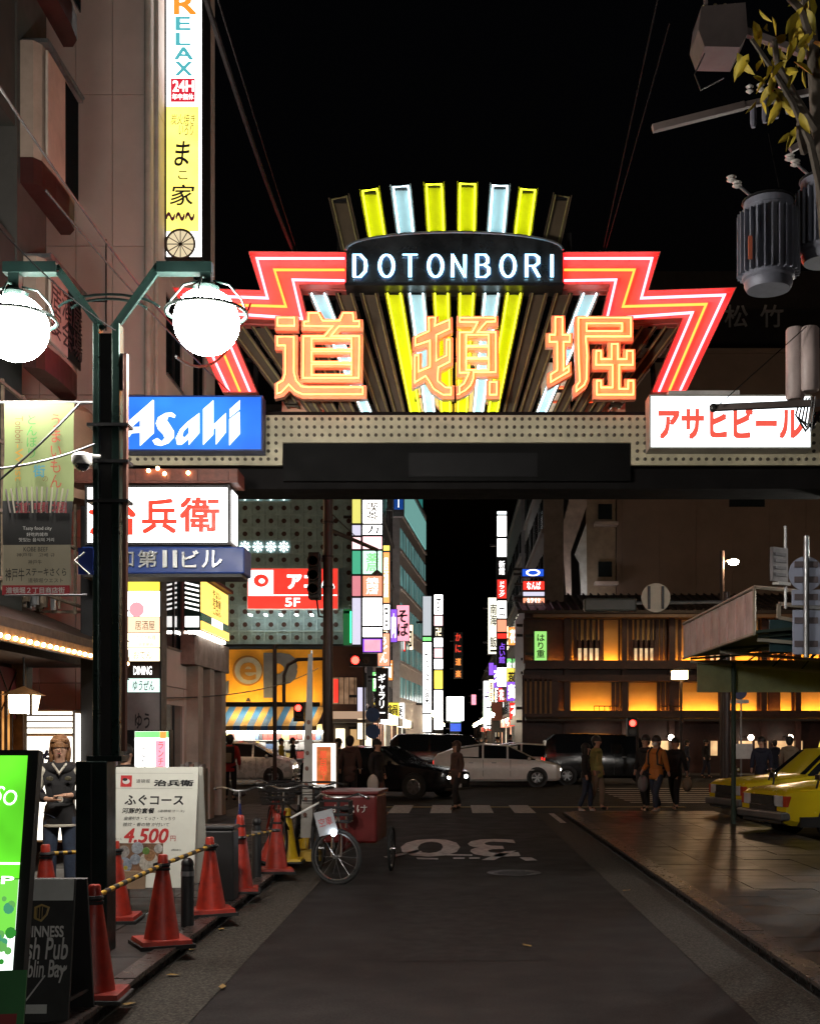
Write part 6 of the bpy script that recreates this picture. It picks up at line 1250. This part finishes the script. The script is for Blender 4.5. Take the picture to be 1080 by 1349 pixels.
taxi('yellow taxi nearer the camera cut by the right picture edge', (7.5, 21.1, 0), math.radians(180 + 13))
taxi('yellow taxi farther back, its bonnet showing left of the nearer one', (7.75, 25.0, 0), math.radians(180 + 12))

# ================================================================== bicycles and the red cargo tricycle
CHR = M('dull_chrome', (.4, .4, .4), .3, .9)
def bike_wheel(t, x, r, y=0, nm='wheel'):
    w = MB().tube([(x + r * math.cos(a), y, r + .0 + r * math.sin(a)) for a in [2 * math.pi * i / 32 for i in range(32)]], .022, 8, True).build(nm, TYRE, t, smooth=True)
    MB().tube([(x + (r - .035) * math.cos(a), y, r + (r - .035) * math.sin(a)) for a in [2 * math.pi * i / 32 for i in range(32)]], .011, 6, True).build('rim', CHR, w, smooth=True)
    for i in range(14):
        a = 2 * math.pi * i / 14; MB().tube([(x, y + .03 * (-1) ** i, r), (x + (r - .04) * math.cos(a), y, r + (r - .04) * math.sin(a))], .0022, 4).build('spoke', CHR, w)
    MB().tube([(x, y - .05, r), (x, y + .05, r)], .02, 8).build('hub', CHR, w); return w
def bicycle(label, loc, rz, frame, basket=True, r=.31, grp='bicycles parked at the left kerb', name='bicycle'):
    t = thing(name, label, 'bicycle', loc, rz, grp)
    bike_wheel(t, .55, r); bike_wheel(t, -.52, r)
    fr = MB(); BBp = (-.1, 0, .28); ST = (-.28, 0, .72); HT = (.36, 0, .8); HB = (.42, 0, .6)
    for a, b in ((HB, BBp), (BBp, ST), ((-.24, 0, .62), HT), (BBp, (-.52, .06, r)), (ST, (-.52, .06, r)), (BBp, (-.52, -.06, r)), (ST, (-.52, -.06, r)), (HT, HB)): fr.tube([a, b], .016, 7)
    fr.build('frame', frame, t, smooth=True)
    fk_ = MB()
    for s_ in (-1, 1): fk_.tube([(.42, s_ * .045, .62), (.5, s_ * .05, .45), (.55, s_ * .05, r)], .011, 6)
    fk_.build('fork', frame, t, smooth=True); MB().tube([HT, (.34, 0, .95)], .014, 7).build('stem', CHR, t)
    MB().tube([(.2, -.28, .98), (.3, -.2, 1.0), (.36, -.06, .96), (.36, .06, .96), (.3, .2, 1.0), (.2, .28, .98)], .012, 7).build('handlebar', CHR, t, smooth=True)
    for s_ in (-1, 1): MB().tube([(.2, s_ * .28, .98), (.1, s_ * .3, .97)], .018, 7).build('grip', BLACK, t)
    MB().tube([ST, (-.3, 0, .86)], .013, 6).build('seat_post', CHR, t); MB().sphere((-.32, 0, .89), .13, 12, 8, (1.05, .65, .32)).build('saddle', BLACK, t, smooth=True)
    MB().lathe([(.09, -.03), (.09, -.02), (.02, -.02)], (-.1, 0, .28), 16, 'y').build('chainring', CHR, t); MB().beam((-.1, -.06, .28), (.0, -.06, .16), .018).build('crank', CHR, t); MB().box(-.04, .06, -.16, -.07, .14, .165).build('pedal', BLACK, t)
    for x in (.55, -.52):
        MB().tube([(x + (r + .035) * math.cos(a), 0, r + (r + .035) * math.sin(a)) for a in [math.pi * (.15 + .6 * i / 10) for i in range(11)]], .018, 6).build('mudguard', frame, t, smooth=True)
    if basket:
        bk_ = MB()
        for z in (.78, .86, .94, 1.02):
            k_ = .12 + (z - .78) * .14; bk_.tube([(.58 + a * k_ * 1.1, b * k_ * 1.35, z) for a, b in ((-1, -1), (1, -1), (1, 1), (-1, 1))], .006, 5, True)
        for i in range(5):
            for s_ in (-1, 1): bk_.tube([(.46 + i * .06, s_ * .16, .78), (.43 + i * .075, s_ * .21, 1.02)], .004, 4)
        bk_.tube([(.48, 0, .78), (.68, 0, .78)], .005, 4); bk_.build('basket', BLACK, t)
    return t
FB = M('bike_blue', (.03, .05, .2), .3, .3); FBK = M('bike_black', (.02, .02, .02), .35, .3); FR = M('bike_red', (.3, .03, .02), .35, .2)
bicycle('bicycle with upright handlebars standing behind the slim cone', (X(316, 15), 15.0, .1), math.radians(-80), FB, False)
bicycle('dark bicycle with a basket leaning among the cones', (X(382, 15.4), 15.6, .1), math.radians(-100), FBK)
bicycle('red bicycle parked at the back of the row by the kerb', (X(360, 16.4), 16.6, .1), math.radians(-75), FR)
bicycle('black bicycle with a basket beside the white spike banner', (X(420, 15.6), 16.4, .1), math.radians(-95), FBK)
# cargo tricycle: front wheel towards the viewer, red box behind
ct = thing('cargo_tricycle', 'cargo bicycle with a big red box and a small white sign on its handlebar', 'tricycle', (X(443, 14.1), 14.1, .006), math.radians(-94)); r = .31
CR = M('red_box', (.13, .009, .008), .4, var=.2)
fw_ = bike_wheel(ct, .0, r, 0, 'front_wheel'); fw_.rotation_euler.z = math.radians(72)
fk_ = MB()
for s_ in (-1, 1): fk_.tube([(0, s_ * .055, r), (-.06, s_ * .055, .6), (-.12, 0, .78)], .012, 6)
fk_.build('fork', CHR, ct, smooth=True); MB().tube([(-.12, 0, .75), (-.16, 0, 1.0)], .02, 8).build('stem', BLACK, ct)
MB().tube([(-.36, -.3, .98), (-.24, -.22, 1.03), (-.14, -.08, .99), (-.14, .08, .99), (-.24, .22, 1.03), (-.36, .3, .98)], .013, 7).build('handlebar', CHR, ct, smooth=True)
for s_ in (-1, 1): MB().tube([(-.36, s_ * .3, .98), (-.46, s_ * .31, .97)], .019, 7).build('grip', BLACK, ct)
MB().tube([(-.13, 0, .72), (-.5, 0, .35), (-.75, 0, .6)], .022, 8).build('frame', CR, ct, smooth=True); MB().tube([(-.5, 0, .35), (-1.2, 0, .35)], .022, 8).build('frame_tube', CR, ct)
MB().sphere((-.75, 0, .82), .14, 12, 8, (1.05, .7, .32)).build('saddle', BLACK, ct, smooth=True); MB().tube([(-.72, 0, .58), (-.75, 0, .8)], .014, 6).build('seat_post', CHR, ct)
MB().box(-1.95, -1.0, -.34, .34, .38, .98).build('cargo_box', CR, ct, bevel=.03); MB().box(-1.97, -.98, -.36, .36, .985, 1.03).build('box_lid', CR, ct, bevel=.01)
text('お届け', M('white_print', (.6, .58, .55)), ct, -.22, .22, .76, .86, y=0).rotation_euler.z = math.pi / 2
for c in ct.children:
    if c.name.startswith('lettering'): c.location = (-.975, 0, 0)
for s_ in (-1, 1): bike_wheel(ct, -1.5, .27, s_ * .46, 'rear_wheel')
bsk = MB()
for z in (.72, .8, .88, .96): bsk.tube([(.02 + a * .14, b * .17, z) for a, b in ((-1, -1), (1, -1), (1, 1), (-1, 1))], .007, 5, True)
for i in range(6):
    for s_ in (-1, 1): bsk.tube([(-.12 + i * .056, s_ * .17, .72), (-.12 + i * .056, s_ * .17, .96)], .005, 4)
bsk.build('basket', BLACK, ct)
pl_ = MB().box(.18, .19, -.02, .2, .58, .86).build('handlebar_sign', M('sign_paper', (.4, .42, .45), .6), ct); pl_.rotation_euler.x = .25
q = text('空車', REDINK, pl_, -.08, .08, .68, .78, y=0); q.rotation_euler.z = math.pi / 2; q.location = (.193, .09, 0)
MB().sphere((.2, 0, .6), .035, 12, 8).build('head_lamp', E('led_lamp', (.85, .93, 1), 25), ct, smooth=True)
# white spike banner, standing poster lightbox, white easel, leaning rods
sb = thing('spike_banner', 'tall white pointed folded banner printed with dark spots behind the tricycle', 'banner', (X(402, 15.8), 15.8, .1)); bh_ = Z(862, 15.8) - .1
MB().add([(-.06, -.04, .3), (.1, -.05, .3), (.07, .05, .3), (-.04, .06, .3), (.04, 0, bh_), (.09, 0, bh_), (.09, .02, bh_), (.04, .02, bh_)], [(0, 1, 2, 3), (4, 5, 6, 7), (0, 1, 5, 4), (1, 2, 6, 5), (2, 3, 7, 6), (3, 0, 4, 7)]).build('cloth', M('banner_white', (.4, .38, .35), .75), sb)
for i in range(7): MB().sphere((.005 + i * .007, -.062 + i * .007, .6 + i * .2), .03, 8, 6, (.8, .12, 1)).build('print_spot', M('spot_brown', (.15, .06, .04)), sb)
MB().tube([(.07, .03, 0), (.08, .03, bh_ + .05)], .013, 6).build('pole', GALV, sb); MB().lathe([(.16, 0), (.14, .12), (.03, .14)], (.07, .03, 0), 12).build('base', M('base_yellow', (.4, .25, .03)), sb)
pl2 = lightbox('poster_lightbox', 'standing poster lightbox with an orange picture between white borders', 410, 444, 978, 1040, 19, .15, E('poster_white', (1, .97, .9), 1.7), M('tan_frame', (.3, .2, .12)), fw=.02)
sp_(pl2, 417, 436, 984, 1034, E('poster_orange', (.85, .22, .06), .6, .5, 8)); st(pl2, '屋台横丁', 421, 431, 990, 1028, E_LETR, vertical=True); MB().box(.05, .35, .03, .12, -.75, 0).build('stand', STEEL, pl2)
es = thing('easel', 'small white wooden easel frame beside the poster lightbox', 'easel', (X(455, 19.5), 19.5, .1)); 
for a, b in (((-.16, 0, 0), (-.04, .1, .75)), ((.16, 0, 0), (.04, .1, .75)), ((0, .3, 0), (0, .1, .75))): MB().beam(a, b, .04).build('leg', WHITE, es)
rd = MB().tube([(0, 0, 0), (.35, .1, .19)], .014, 8).build('white_rod', WHITE, loc=P(383, 1078, 14.6)); tag(rd, 'white rod slanting from the yellow cone towards the tricycle', 'rod')

# ================================================================== people
SKIN = M('skin', (.52, .3, .2), .55, var=.06); SKIN2 = M('skin_tan', (.42, .24, .16), .55, var=.06); HAIRB = M('hair_black', (.012, .01, .009), .5, bump=.3, bscale=200); HAIRL = M('hair_brown_blond', (.28, .13, .05), .5, bump=.4, bscale=150)
def skin_mesh(name, nodes, edges, mat, parent, root=0, sub=2):
    me = bpy.data.meshes.new(name); bm = bmesh.new(); ly = bm.verts.layers.skin.verify(); keys = list(nodes); idx = {}
    for k in keys:
        c, r_ = nodes[k]; v_ = bm.verts.new(c); v_[ly].radius = (r_, r_) if not isinstance(r_, tuple) else r_; idx[k] = v_
    for a, b in edges: bm.edges.new((idx[a], idx[b]))
    idx[root if root in idx else keys[0]][ly].use_root = True
    bm.to_mesh(me); bm.free(); me.materials.append(mat); o = bpy.data.objects.new(name, me); COL.objects.link(o); o.parent = parent
    s_ = o.modifiers.new('skin', 'SKIN'); s_.use_smooth_shade = True; s_.branch_smoothing = .3
    u_ = o.modifiers.new('sub', 'SUBSURF'); u_.levels = sub; u_.render_levels = sub
    return o
def person(label, loc, rz, top_m, leg_m, shoe_m, hair_m=None, H=1.7, pose=None, skirt=None, coat=False, long_hair=False, skin=None, sleeve_m=None, bag=None, detail=False, pack=None, mask=False):
    t = thing('person', label, 'person', loc, rz); k = H / 1.7; skin = skin or SKIN; hair_m = hair_m or HAIRB
    J = dict(pelvis=(0, 0, .93), spine=(0, .01, 1.1), chest=(0, .01, 1.28), neck=(0, .015, 1.44), chin=(0, -.01, 1.52), head=(0, -.005, 1.6), crown=(0, .005, 1.66),
             hipL=(.09, 0, .88), kneeL=(.1, -.015, .49), ankL=(.1, .025, .09), toeL=(.12, -.13, .035), hipR=(-.09, 0, .88), kneeR=(-.1, -.015, .49), ankR=(-.1, .025, .09), toeR=(-.12, -.13, .035),
             shL=(.17, .01, 1.39), elL=(.23, .04, 1.12), wrL=(.24, -.05, .89), haL=(.24, -.07, .81), shR=(-.17, .01, 1.39), elR=(-.23, .04, 1.12), wrR=(-.24, -.05, .89), haR=(-.24, -.07, .81))
    if pose: J.update(pose)
    J = {a: Vector(b) * k for a, b in J.items()}; R = lambda *v: tuple(k * q for q in v) if len(v) > 1 else k * v[0]
    rad = dict(pelvis=R(.125, .1), spine=R(.12, .095), chest=R(.14, .1), neck=R(.055), chin=R(.065), head=R(.088, .1), crown=R(.07, .08), hipL=R(.085), kneeL=R(.055), ankL=R(.038), toeL=R(.035), hipR=R(.085), kneeR=R(.055), ankR=R(.038), toeR=R(.035),
               shL=R(.055), elL=R(.042), wrL=R(.028), haL=R(.034, .02), shR=R(.055), elR=R(.042), wrR=R(.028), haR=R(.034, .02))
    nodes = {a: (J[a], rad[a]) for a in rad}
    edges = [('pelvis', 'spine'), ('spine', 'chest'), ('chest', 'neck'), ('neck', 'chin'), ('chin', 'head'), ('head', 'crown')]
    for s_ in 'LR': edges += [('pelvis', 'hip' + s_), ('hip' + s_, 'knee' + s_), ('knee' + s_, 'ank' + s_), ('ank' + s_, 'toe' + s_), ('chest', 'sh' + s_), ('sh' + s_, 'el' + s_), ('el' + s_, 'wr' + s_), ('wr' + s_, 'ha' + s_)]
    if detail:
        for s_ in 'LR':
            d = (J['ha' + s_] - J['wr' + s_]).normalized(); sd = Vector((0, 0, 1)).cross(d); sd = sd.normalized() if sd.length > .1 else Vector((1, 0, 0)); inn = Vector((0, -1, -.2))
            for i, (o_, ln_) in enumerate(((-.026, .06), (-.009, .07), (.009, .068), (.026, .055), (.045, .03))):
                b_ = J['ha' + s_] + sd * o_ + d * (.012 if i < 4 else -.03); m_ = b_ + d * ln_ * .55; e_ = m_ + d * ln_ * .3 + inn * .018
                nodes['f%s%d' % (s_, i)] = (b_, .0105); nodes['g%s%d' % (s_, i)] = (m_, .009); nodes['h%s%d' % (s_, i)] = (e_, .007); edges += [('ha' + s_, 'f%s%d' % (s_, i)), ('f%s%d' % (s_, i), 'g%s%d' % (s_, i)), ('g%s%d' % (s_, i), 'h%s%d' % (s_, i))]
    skin_mesh('body', nodes, edges, skin, t, 'pelvis')
    up = 1.28
    tn = {'a': (J['pelvis'] - Vector((0, 0, .13 * k)), R(.158, .13)), 'b': (J['spine'] - Vector((0, 0, .03 * k)), R(.15, .122)), 'c': (J['chest'] + Vector((0, 0, .05 * k)), R(.168, .128)), 'd': (J['neck'] + Vector((0, .0, .06 * k)), R(.082))}; te = [('a', 'b'), ('b', 'c'), ('c', 'd')]
    if coat: tn['z'] = ((J['kneeL'] + J['kneeR']) / 2 + Vector((0, 0, .1)), R(.19, .15)); te.append(('a', 'z'))
    for s_ in 'LR':
        tn['s' + s_] = (J['sh' + s_], R(.075)); tn['e' + s_] = (J['el' + s_], R(.062)); tn['w' + s_] = (J['wr' + s_].lerp(J['el' + s_], .12), R(.048)); te += [('c', 's' + s_), ('s' + s_, 'e' + s_), ('e' + s_, 'w' + s_)]
    if sleeve_m:
        skin_mesh('jacket', {q: tn[q] for q in 'abcd'}, te[:3], top_m, t, 'b')
        for s_ in 'LR': skin_mesh('sleeve', {'s': (tn['s' + s_][0] - Vector(((.03 if s_ == 'L' else -.03), 0, 0)), R(.08)), 'e': tn['e' + s_], 'w': tn['w' + s_]}, [('s', 'e'), ('e', 'w')], sleeve_m, t, 's')
    else: skin_mesh('jacket', tn, te, top_m, t, 'b')
    ln2 = {'p': (J['pelvis'] + Vector((0, 0, .05 * k)), R(.135, .112))}; le = []
    for s_ in 'LR':
        ln2['h' + s_] = (J['hip' + s_] - Vector((0, 0, .06 * k)), R(.098)); ln2['k' + s_] = (J['knee' + s_], R(.075)); ln2['n' + s_] = (J['ank' + s_] + Vector((0, 0, .03)), R(.06)); le += [('p', 'h' + s_), ('h' + s_, 'k' + s_), ('k' + s_, 'n' + s_)]
    skin_mesh('trousers', ln2, le, leg_m, t, 'p')
    if skirt: skin_mesh('skirt', {'p': (J['pelvis'], R(.16, .13)), 'q': ((J['kneeL'] + J['kneeR']) / 2 + Vector((0, 0, .15)), R(.22, .19)), 'r': ((J['kneeL'] + J['kneeR']) / 2 - Vector((0, 0, .1)), R(.25, .21))}, [('p', 'q'), ('q', 'r')], skirt, t, 'p')
    for s_ in 'LR': skin_mesh('shoe', {'a': (J['ank' + s_] + Vector((0, .02, -.02)), R(.05)), 'b': (J['ank' + s_].lerp(J['toe' + s_], .5) + Vector((0, 0, -.005)), R(.05, .045)), 'c': (J['toe' + s_] + Vector((0, 0, .008)), R(.042, .035))}, [('a', 'b'), ('b', 'c')], shoe_m, t, 'a', 1)
    MB().sphere((0, .012 * k, 1.375 * k), .1 * k, 16, 10, (1.72, 1.15, .85)).build('yoke', top_m, t, smooth=80)
    hm = MB().lathe([(.145 * k, .765 * k), (.162 * k, .79 * k), (.165 * k, .86 * k), (.155 * k, .98 * k), (.13 * k, 1.02 * k)], (0, 0, 0), 18); hm.v = [(a_, b_ * .84, c_) for a_, b_, c_ in hm.v]; hm.build('hem', top_m, t, smooth=80)
    hc = J['head']; fw = (J['chin'] - J['neck']); yaw = 0
    MB().sphere((hc.x, hc.y + .022 * k, hc.z + .022 * k), .115 * k, 16, 10, (.92, 1.0, 1.02), 0, math.pi * .56).build('hair', hair_m, t, smooth=80)
    MB().sphere((hc.x, hc.y + .05 * k, hc.z - .02 * k), .1 * k, 14, 9, (.95, .72, 1.15 if not long_hair else 1.6)).build('back_hair', hair_m, t, smooth=80)
    if long_hair:
        for sx in (-1, 1): MB().sphere((hc.x + sx * .083 * k, hc.y + .0, hc.z - .075 * k), .05 * k, 10, 8, (.62, .9, 2.7)).build('hair_lock', hair_m, t, smooth=80)
        for sx in (-1, 1): MB().sphere((hc.x + sx * .05 * k, hc.y - .066 * k, hc.z + .068 * k), .045 * k, 10, 8, (.95, .5, .6)).build('fringe', hair_m, t, smooth=80)
    for sx in (-1, 1):
        MB().sphere((hc.x + sx * .034 * k, hc.y - .094 * k, hc.z - .008 * k), .011 * k, 8, 6, (1.2, .5, .5)).build('eye', INK, t); MB().sphere((hc.x + sx * .092 * k, hc.y + .01, hc.z - .012 * k), .024 * k, 8, 6, (.45, .7, 1.2)).build('ear', skin, t, smooth=True)
    MB().sphere((hc.x, hc.y - .1 * k, hc.z - .03 * k), .015 * k, 8, 6, (.8, 1, 1.3)).build('nose', skin, t, smooth=True)
    if mask: MB().sphere((hc.x, hc.y - .055 * k, hc.z - .055 * k), .06 * k, 12, 8, (1.1, .9, .8)).build('face_mask', WHITE, t, smooth=True)
    else: MB().sphere((hc.x, hc.y - .09 * k, hc.z - .068 * k), .018 * k, 8, 6, (1.3, .4, .4)).build('mouth', M('lips', (.35, .1, .08)), t)
    if bag:
        bm_2, pos, sc_ = bag; MB().sphere(Vector(pos) * k, .14, 12, 8, sc_).build('bag', bm_2, t, smooth=True); MB().tube([Vector(pos) * k + Vector((0, 0, .1)), J['haR'] if pos[0] < 0 else J['haL']], .008, 5).build('bag_strap', bm_2, t)
    if pack:
        MB().box(-.15 * k, .15 * k, .12 * k, .27 * k, .98 * k, 1.42 * k).build('backpack', pack, t, bevel=.05)
        MB().box(-.09 * k, .09 * k, .271 * k, .3 * k, 1.0 * k, 1.25 * k).build('backpack_pocket', M('pack_tan', (.25, .22, .15), .7), t, bevel=.02)
        for sx in (-1, 1): MB().tube([(sx * .1 * k, .14 * k, 1.4 * k), (sx * .1 * k, -.02, 1.47 * k), (sx * .11 * k, -.14 * k, 1.35 * k), (sx * .12 * k, -.13 * k, 1.1 * k), (sx * .13 * k, .12 * k, 1.05 * k)], .018, 6).build('strap', BLACK, t, smooth=True)
    return t
CB = M('cloth_black', (.015, .014, .015), .8); CN = M('cloth_navy', (.02, .025, .05), .8); DEN = M('denim', (.03, .045, .08), .8, var=.25, scale=15); CREAMS = M('satin_cream', (.6, .55, .45), .4); CRED = M('cloth_red', (.6, .03, .03), .7); COR = M('cloth_orange', (.5, .18, .03), .7); CYG = M('cloth_yellow_green', (.4, .38, .12), .7); CGR = M('cloth_grey', (.2, .2, .2), .8); CWH = M('cloth_white', (.55, .54, .5), .7); CBR = M('cloth_brown', (.09, .05, .04), .8); CTAN = M('cloth_tan', (.25, .19, .13), .8)
hands = dict(elL=(.26, .0, 1.1), wrL=(.1, -.2, 1.1), haL=(.03, -.24, 1.1), elR=(-.26, .0, 1.1), wrR=(-.1, -.2, 1.06), haR=(-.03, -.24, 1.06), head=(0, -.025, 1.6), chin=(0, -.035, 1.515))
w1 = person('woman with long light hair in a black jacket with cream sleeves, hands together', (X(79, 12), 12, .1), math.radians(14), CB, DEN, CB, HAIRL, 1.6, hands, long_hair=True, detail=True)
for c in w1.children:
    if c.name.startswith('hair_lock'): c.scale = (1, .8, .8); c.location = (0, .03, .3)
for sd_ in 'LR':
    sg_ = 1 if sd_ == 'L' else -1
    skin_mesh('sleeve', {'s': (Vector((sg_ * .15, .01, 1.325)), .085), 'm': (Vector((sg_ * .215, .01, 1.17)), .082), 'e': (Vector((sg_ * .24, .0, 1.06)), .075)}, [('s', 'm'), ('m', 'e')], CREAMS, w1, 's')
for sx in (-1, 1): MB().sphere((sx * .085, -.128, 1.2), .034, 10, 7, (1, .2, .7)).build('embroidery', M('gold_thread', (.1, .085, .04), .6, var=.45, scale=60), w1)
MB().tube([(.148 * math.cos(a_), .0 + .126 * math.sin(a_), .735) for a_ in [2 * math.pi * i / 18 for i in range(18)]], .016, 6, True).build('waistband', CREAMS, w1, smooth=True); MB().tube([(-.065, -.07, 1.345), (0, -.115, 1.25), (.065, -.07, 1.345)], .012, 6).build('collar', CREAMS, w1)
MB().lathe([(.028, -.01), (.03, .01), (.018, .01), (.018, -.01)], (.02, -.26, 1.0), 12, 'y').build('held_roll', CREAMS, w1)
walk = dict(kneeL=(.09, -.16, .5), ankL=(.1, -.18, .1), toeL=(.11, -.34, .06), kneeR=(-.09, .06, .49), ankR=(-.1, .3, .13), toeR=(-.11, .17, .04), wrL=(.25, .12, .9), haL=(.25, .15, .82), wrR=(-.24, -.2, .93), haR=(-.24, -.25, .86))
walk2 = dict(kneeL=(.09, -.1, .49), ankL=(.1, -.08, .09), toeL=(.11, -.23, .04), kneeR=(-.09, .02, .49), ankR=(-.1, .16, .1), toeR=(-.11, .01, .04))
person('person in a red jacket with a dark backpack waiting at the corner, seen from behind', (X(303, 32.5), 32.5, 0), math.pi, CRED, CB, CB, None, 1.76, None, pack=CB)
person('person in dark jacket with a white bag by the black sedan', (X(497, 26.6), 26.6, 0), math.radians(60), CB, CBR, CB, None, 1.64, walk2, bag=(CWH, (-.3, -.08, .72), (.6, 1, 1.5)))
person('woman in a long dark coat walking over the zebra crossing', (X(601, 28.4), 28.4, 0), math.radians(-60), CB, CB, CB, None, 1.6, walk2, coat=True, long_hair=True, hair_m=M('hair_dark_brown', (.05, .022, .012), .5)) if False else person('woman in a long dark coat walking over the zebra crossing', (X(601, 28.4), 28.4, 0), math.radians(-60), CBR, CB, CB, M('hair_dark_brown', (.05, .022, .012), .5), 1.6, walk2, None, True, True)
person('woman in black with pale scarf carrying a bag at the right corner', (X(772, 27.6), 27.6, .0), math.radians(75), CB, DEN, CWH, None, 1.55, walk2, long_hair=True, bag=(CWH, (.28, .0, .66), (.6, .9, 1.3)))
person('man in a yellow-green jacket behind the woman in black', (X(786, 28.2), 28.2, .0), math.radians(60), CYG, CTAN, CB, None, 1.72, walk2)
person('man in an orange jacket and white mask striding left with a grey bag', (X(864, 27), 27.0, .0), math.radians(-42), COR, DEN, CWH, HAIRB, 1.72, walk, mask=True, pack=CB, bag=(CGR, (-.34, .0, .66), (.8, 1, 1.4)))
person('man in black walking just behind the orange jacket', (X(850, 27.9), 27.9, .0), math.radians(-40), CB, CB, CB, None, 1.74, walk2)
person('person in dark clothes right of the orange jacket with a tan bag', (X(889, 28.3), 28.3, .0), math.radians(-30), CB, CB, CB, None, 1.68, walk, bag=(CTAN, (.3, 0, .62), (.8, 1, 1.2)))
person('man in navy standing behind the taxis near the lit doors', (X(1003, 30.5), 30.5, .0), math.radians(-20), CN, CB, CB, None, 1.7)
person('person in a tan coat farther back behind the taxis', (X(1040, 33), 33, .0), math.radians(160), CTAN, CB, CB, None, 1.72, None, None, True)
person('dark figure crouched over goods behind the white menu board', (X(166, 14.5), 14.5, .1), math.radians(150), CB, CB, CB, None, 1.5)
person('person in a yellow top riding past the bright shop front', (X(371, 47), 47, .0), math.radians(90), M('cloth_bright_yellow', (.6, .45, .03), .7), CB, CB, None, 1.65, walk2)
person('dark rider behind the yellow top at the shop front', (X(386, 47.5), 47.5, .0), math.radians(90), CB, CB, CB, None, 1.68, walk2)
person('person in dark red standing by the signal pole', (X(461, 29.5), 29.5, .0), math.radians(180), CBR, CB, CB, None, 1.72, None, None, True)
person('person in black left of the one in dark red by the pole', (X(446, 30.5), 30.5, .0), math.radians(150), CB, CB, CB, None, 1.66, walk2)
random.seed(9); cols_ = [CB, CN, CBR, CGR, CTAN]
for i, (px, D) in enumerate([(560, 60), (575, 64), (618, 66), (628, 60), (640, 72), (655, 58), (672, 62), (690, 57), (715, 54), (735, 53), (820, 50.5), (905, 50), (930, 51), (1020, 45), (548, 57), (590, 80), (608, 85), (634, 90)]):
    person('distant pedestrian %s' % ['left of the tall white sign', 'under the yellow sign column', 'in the middle of the far street', 'at the far street mouth', 'by the right far shops', 'on the right far corner', 'under the tall right-hand signs', 'beside the white lit panel', 'left of the white door panel', 'right of the white door panel', 'by the red pedestrian light', 'before the restaurant windows', 'below the no-parking disc', 'behind the farther taxi', 'by the corner shop awning', 'deep in the far street left', 'deep in the far street centre', 'deep in the far street right'][i],
           (X(px, D), D, .12 if D > 52 and abs(X(px, D)) > 2.7 else .002), random.uniform(0, 6.2), random.choice(cols_), random.choice([CB, DEN, CN]), CB, None, random.uniform(1.58, 1.75), random.choice([None, walk2, walk]))
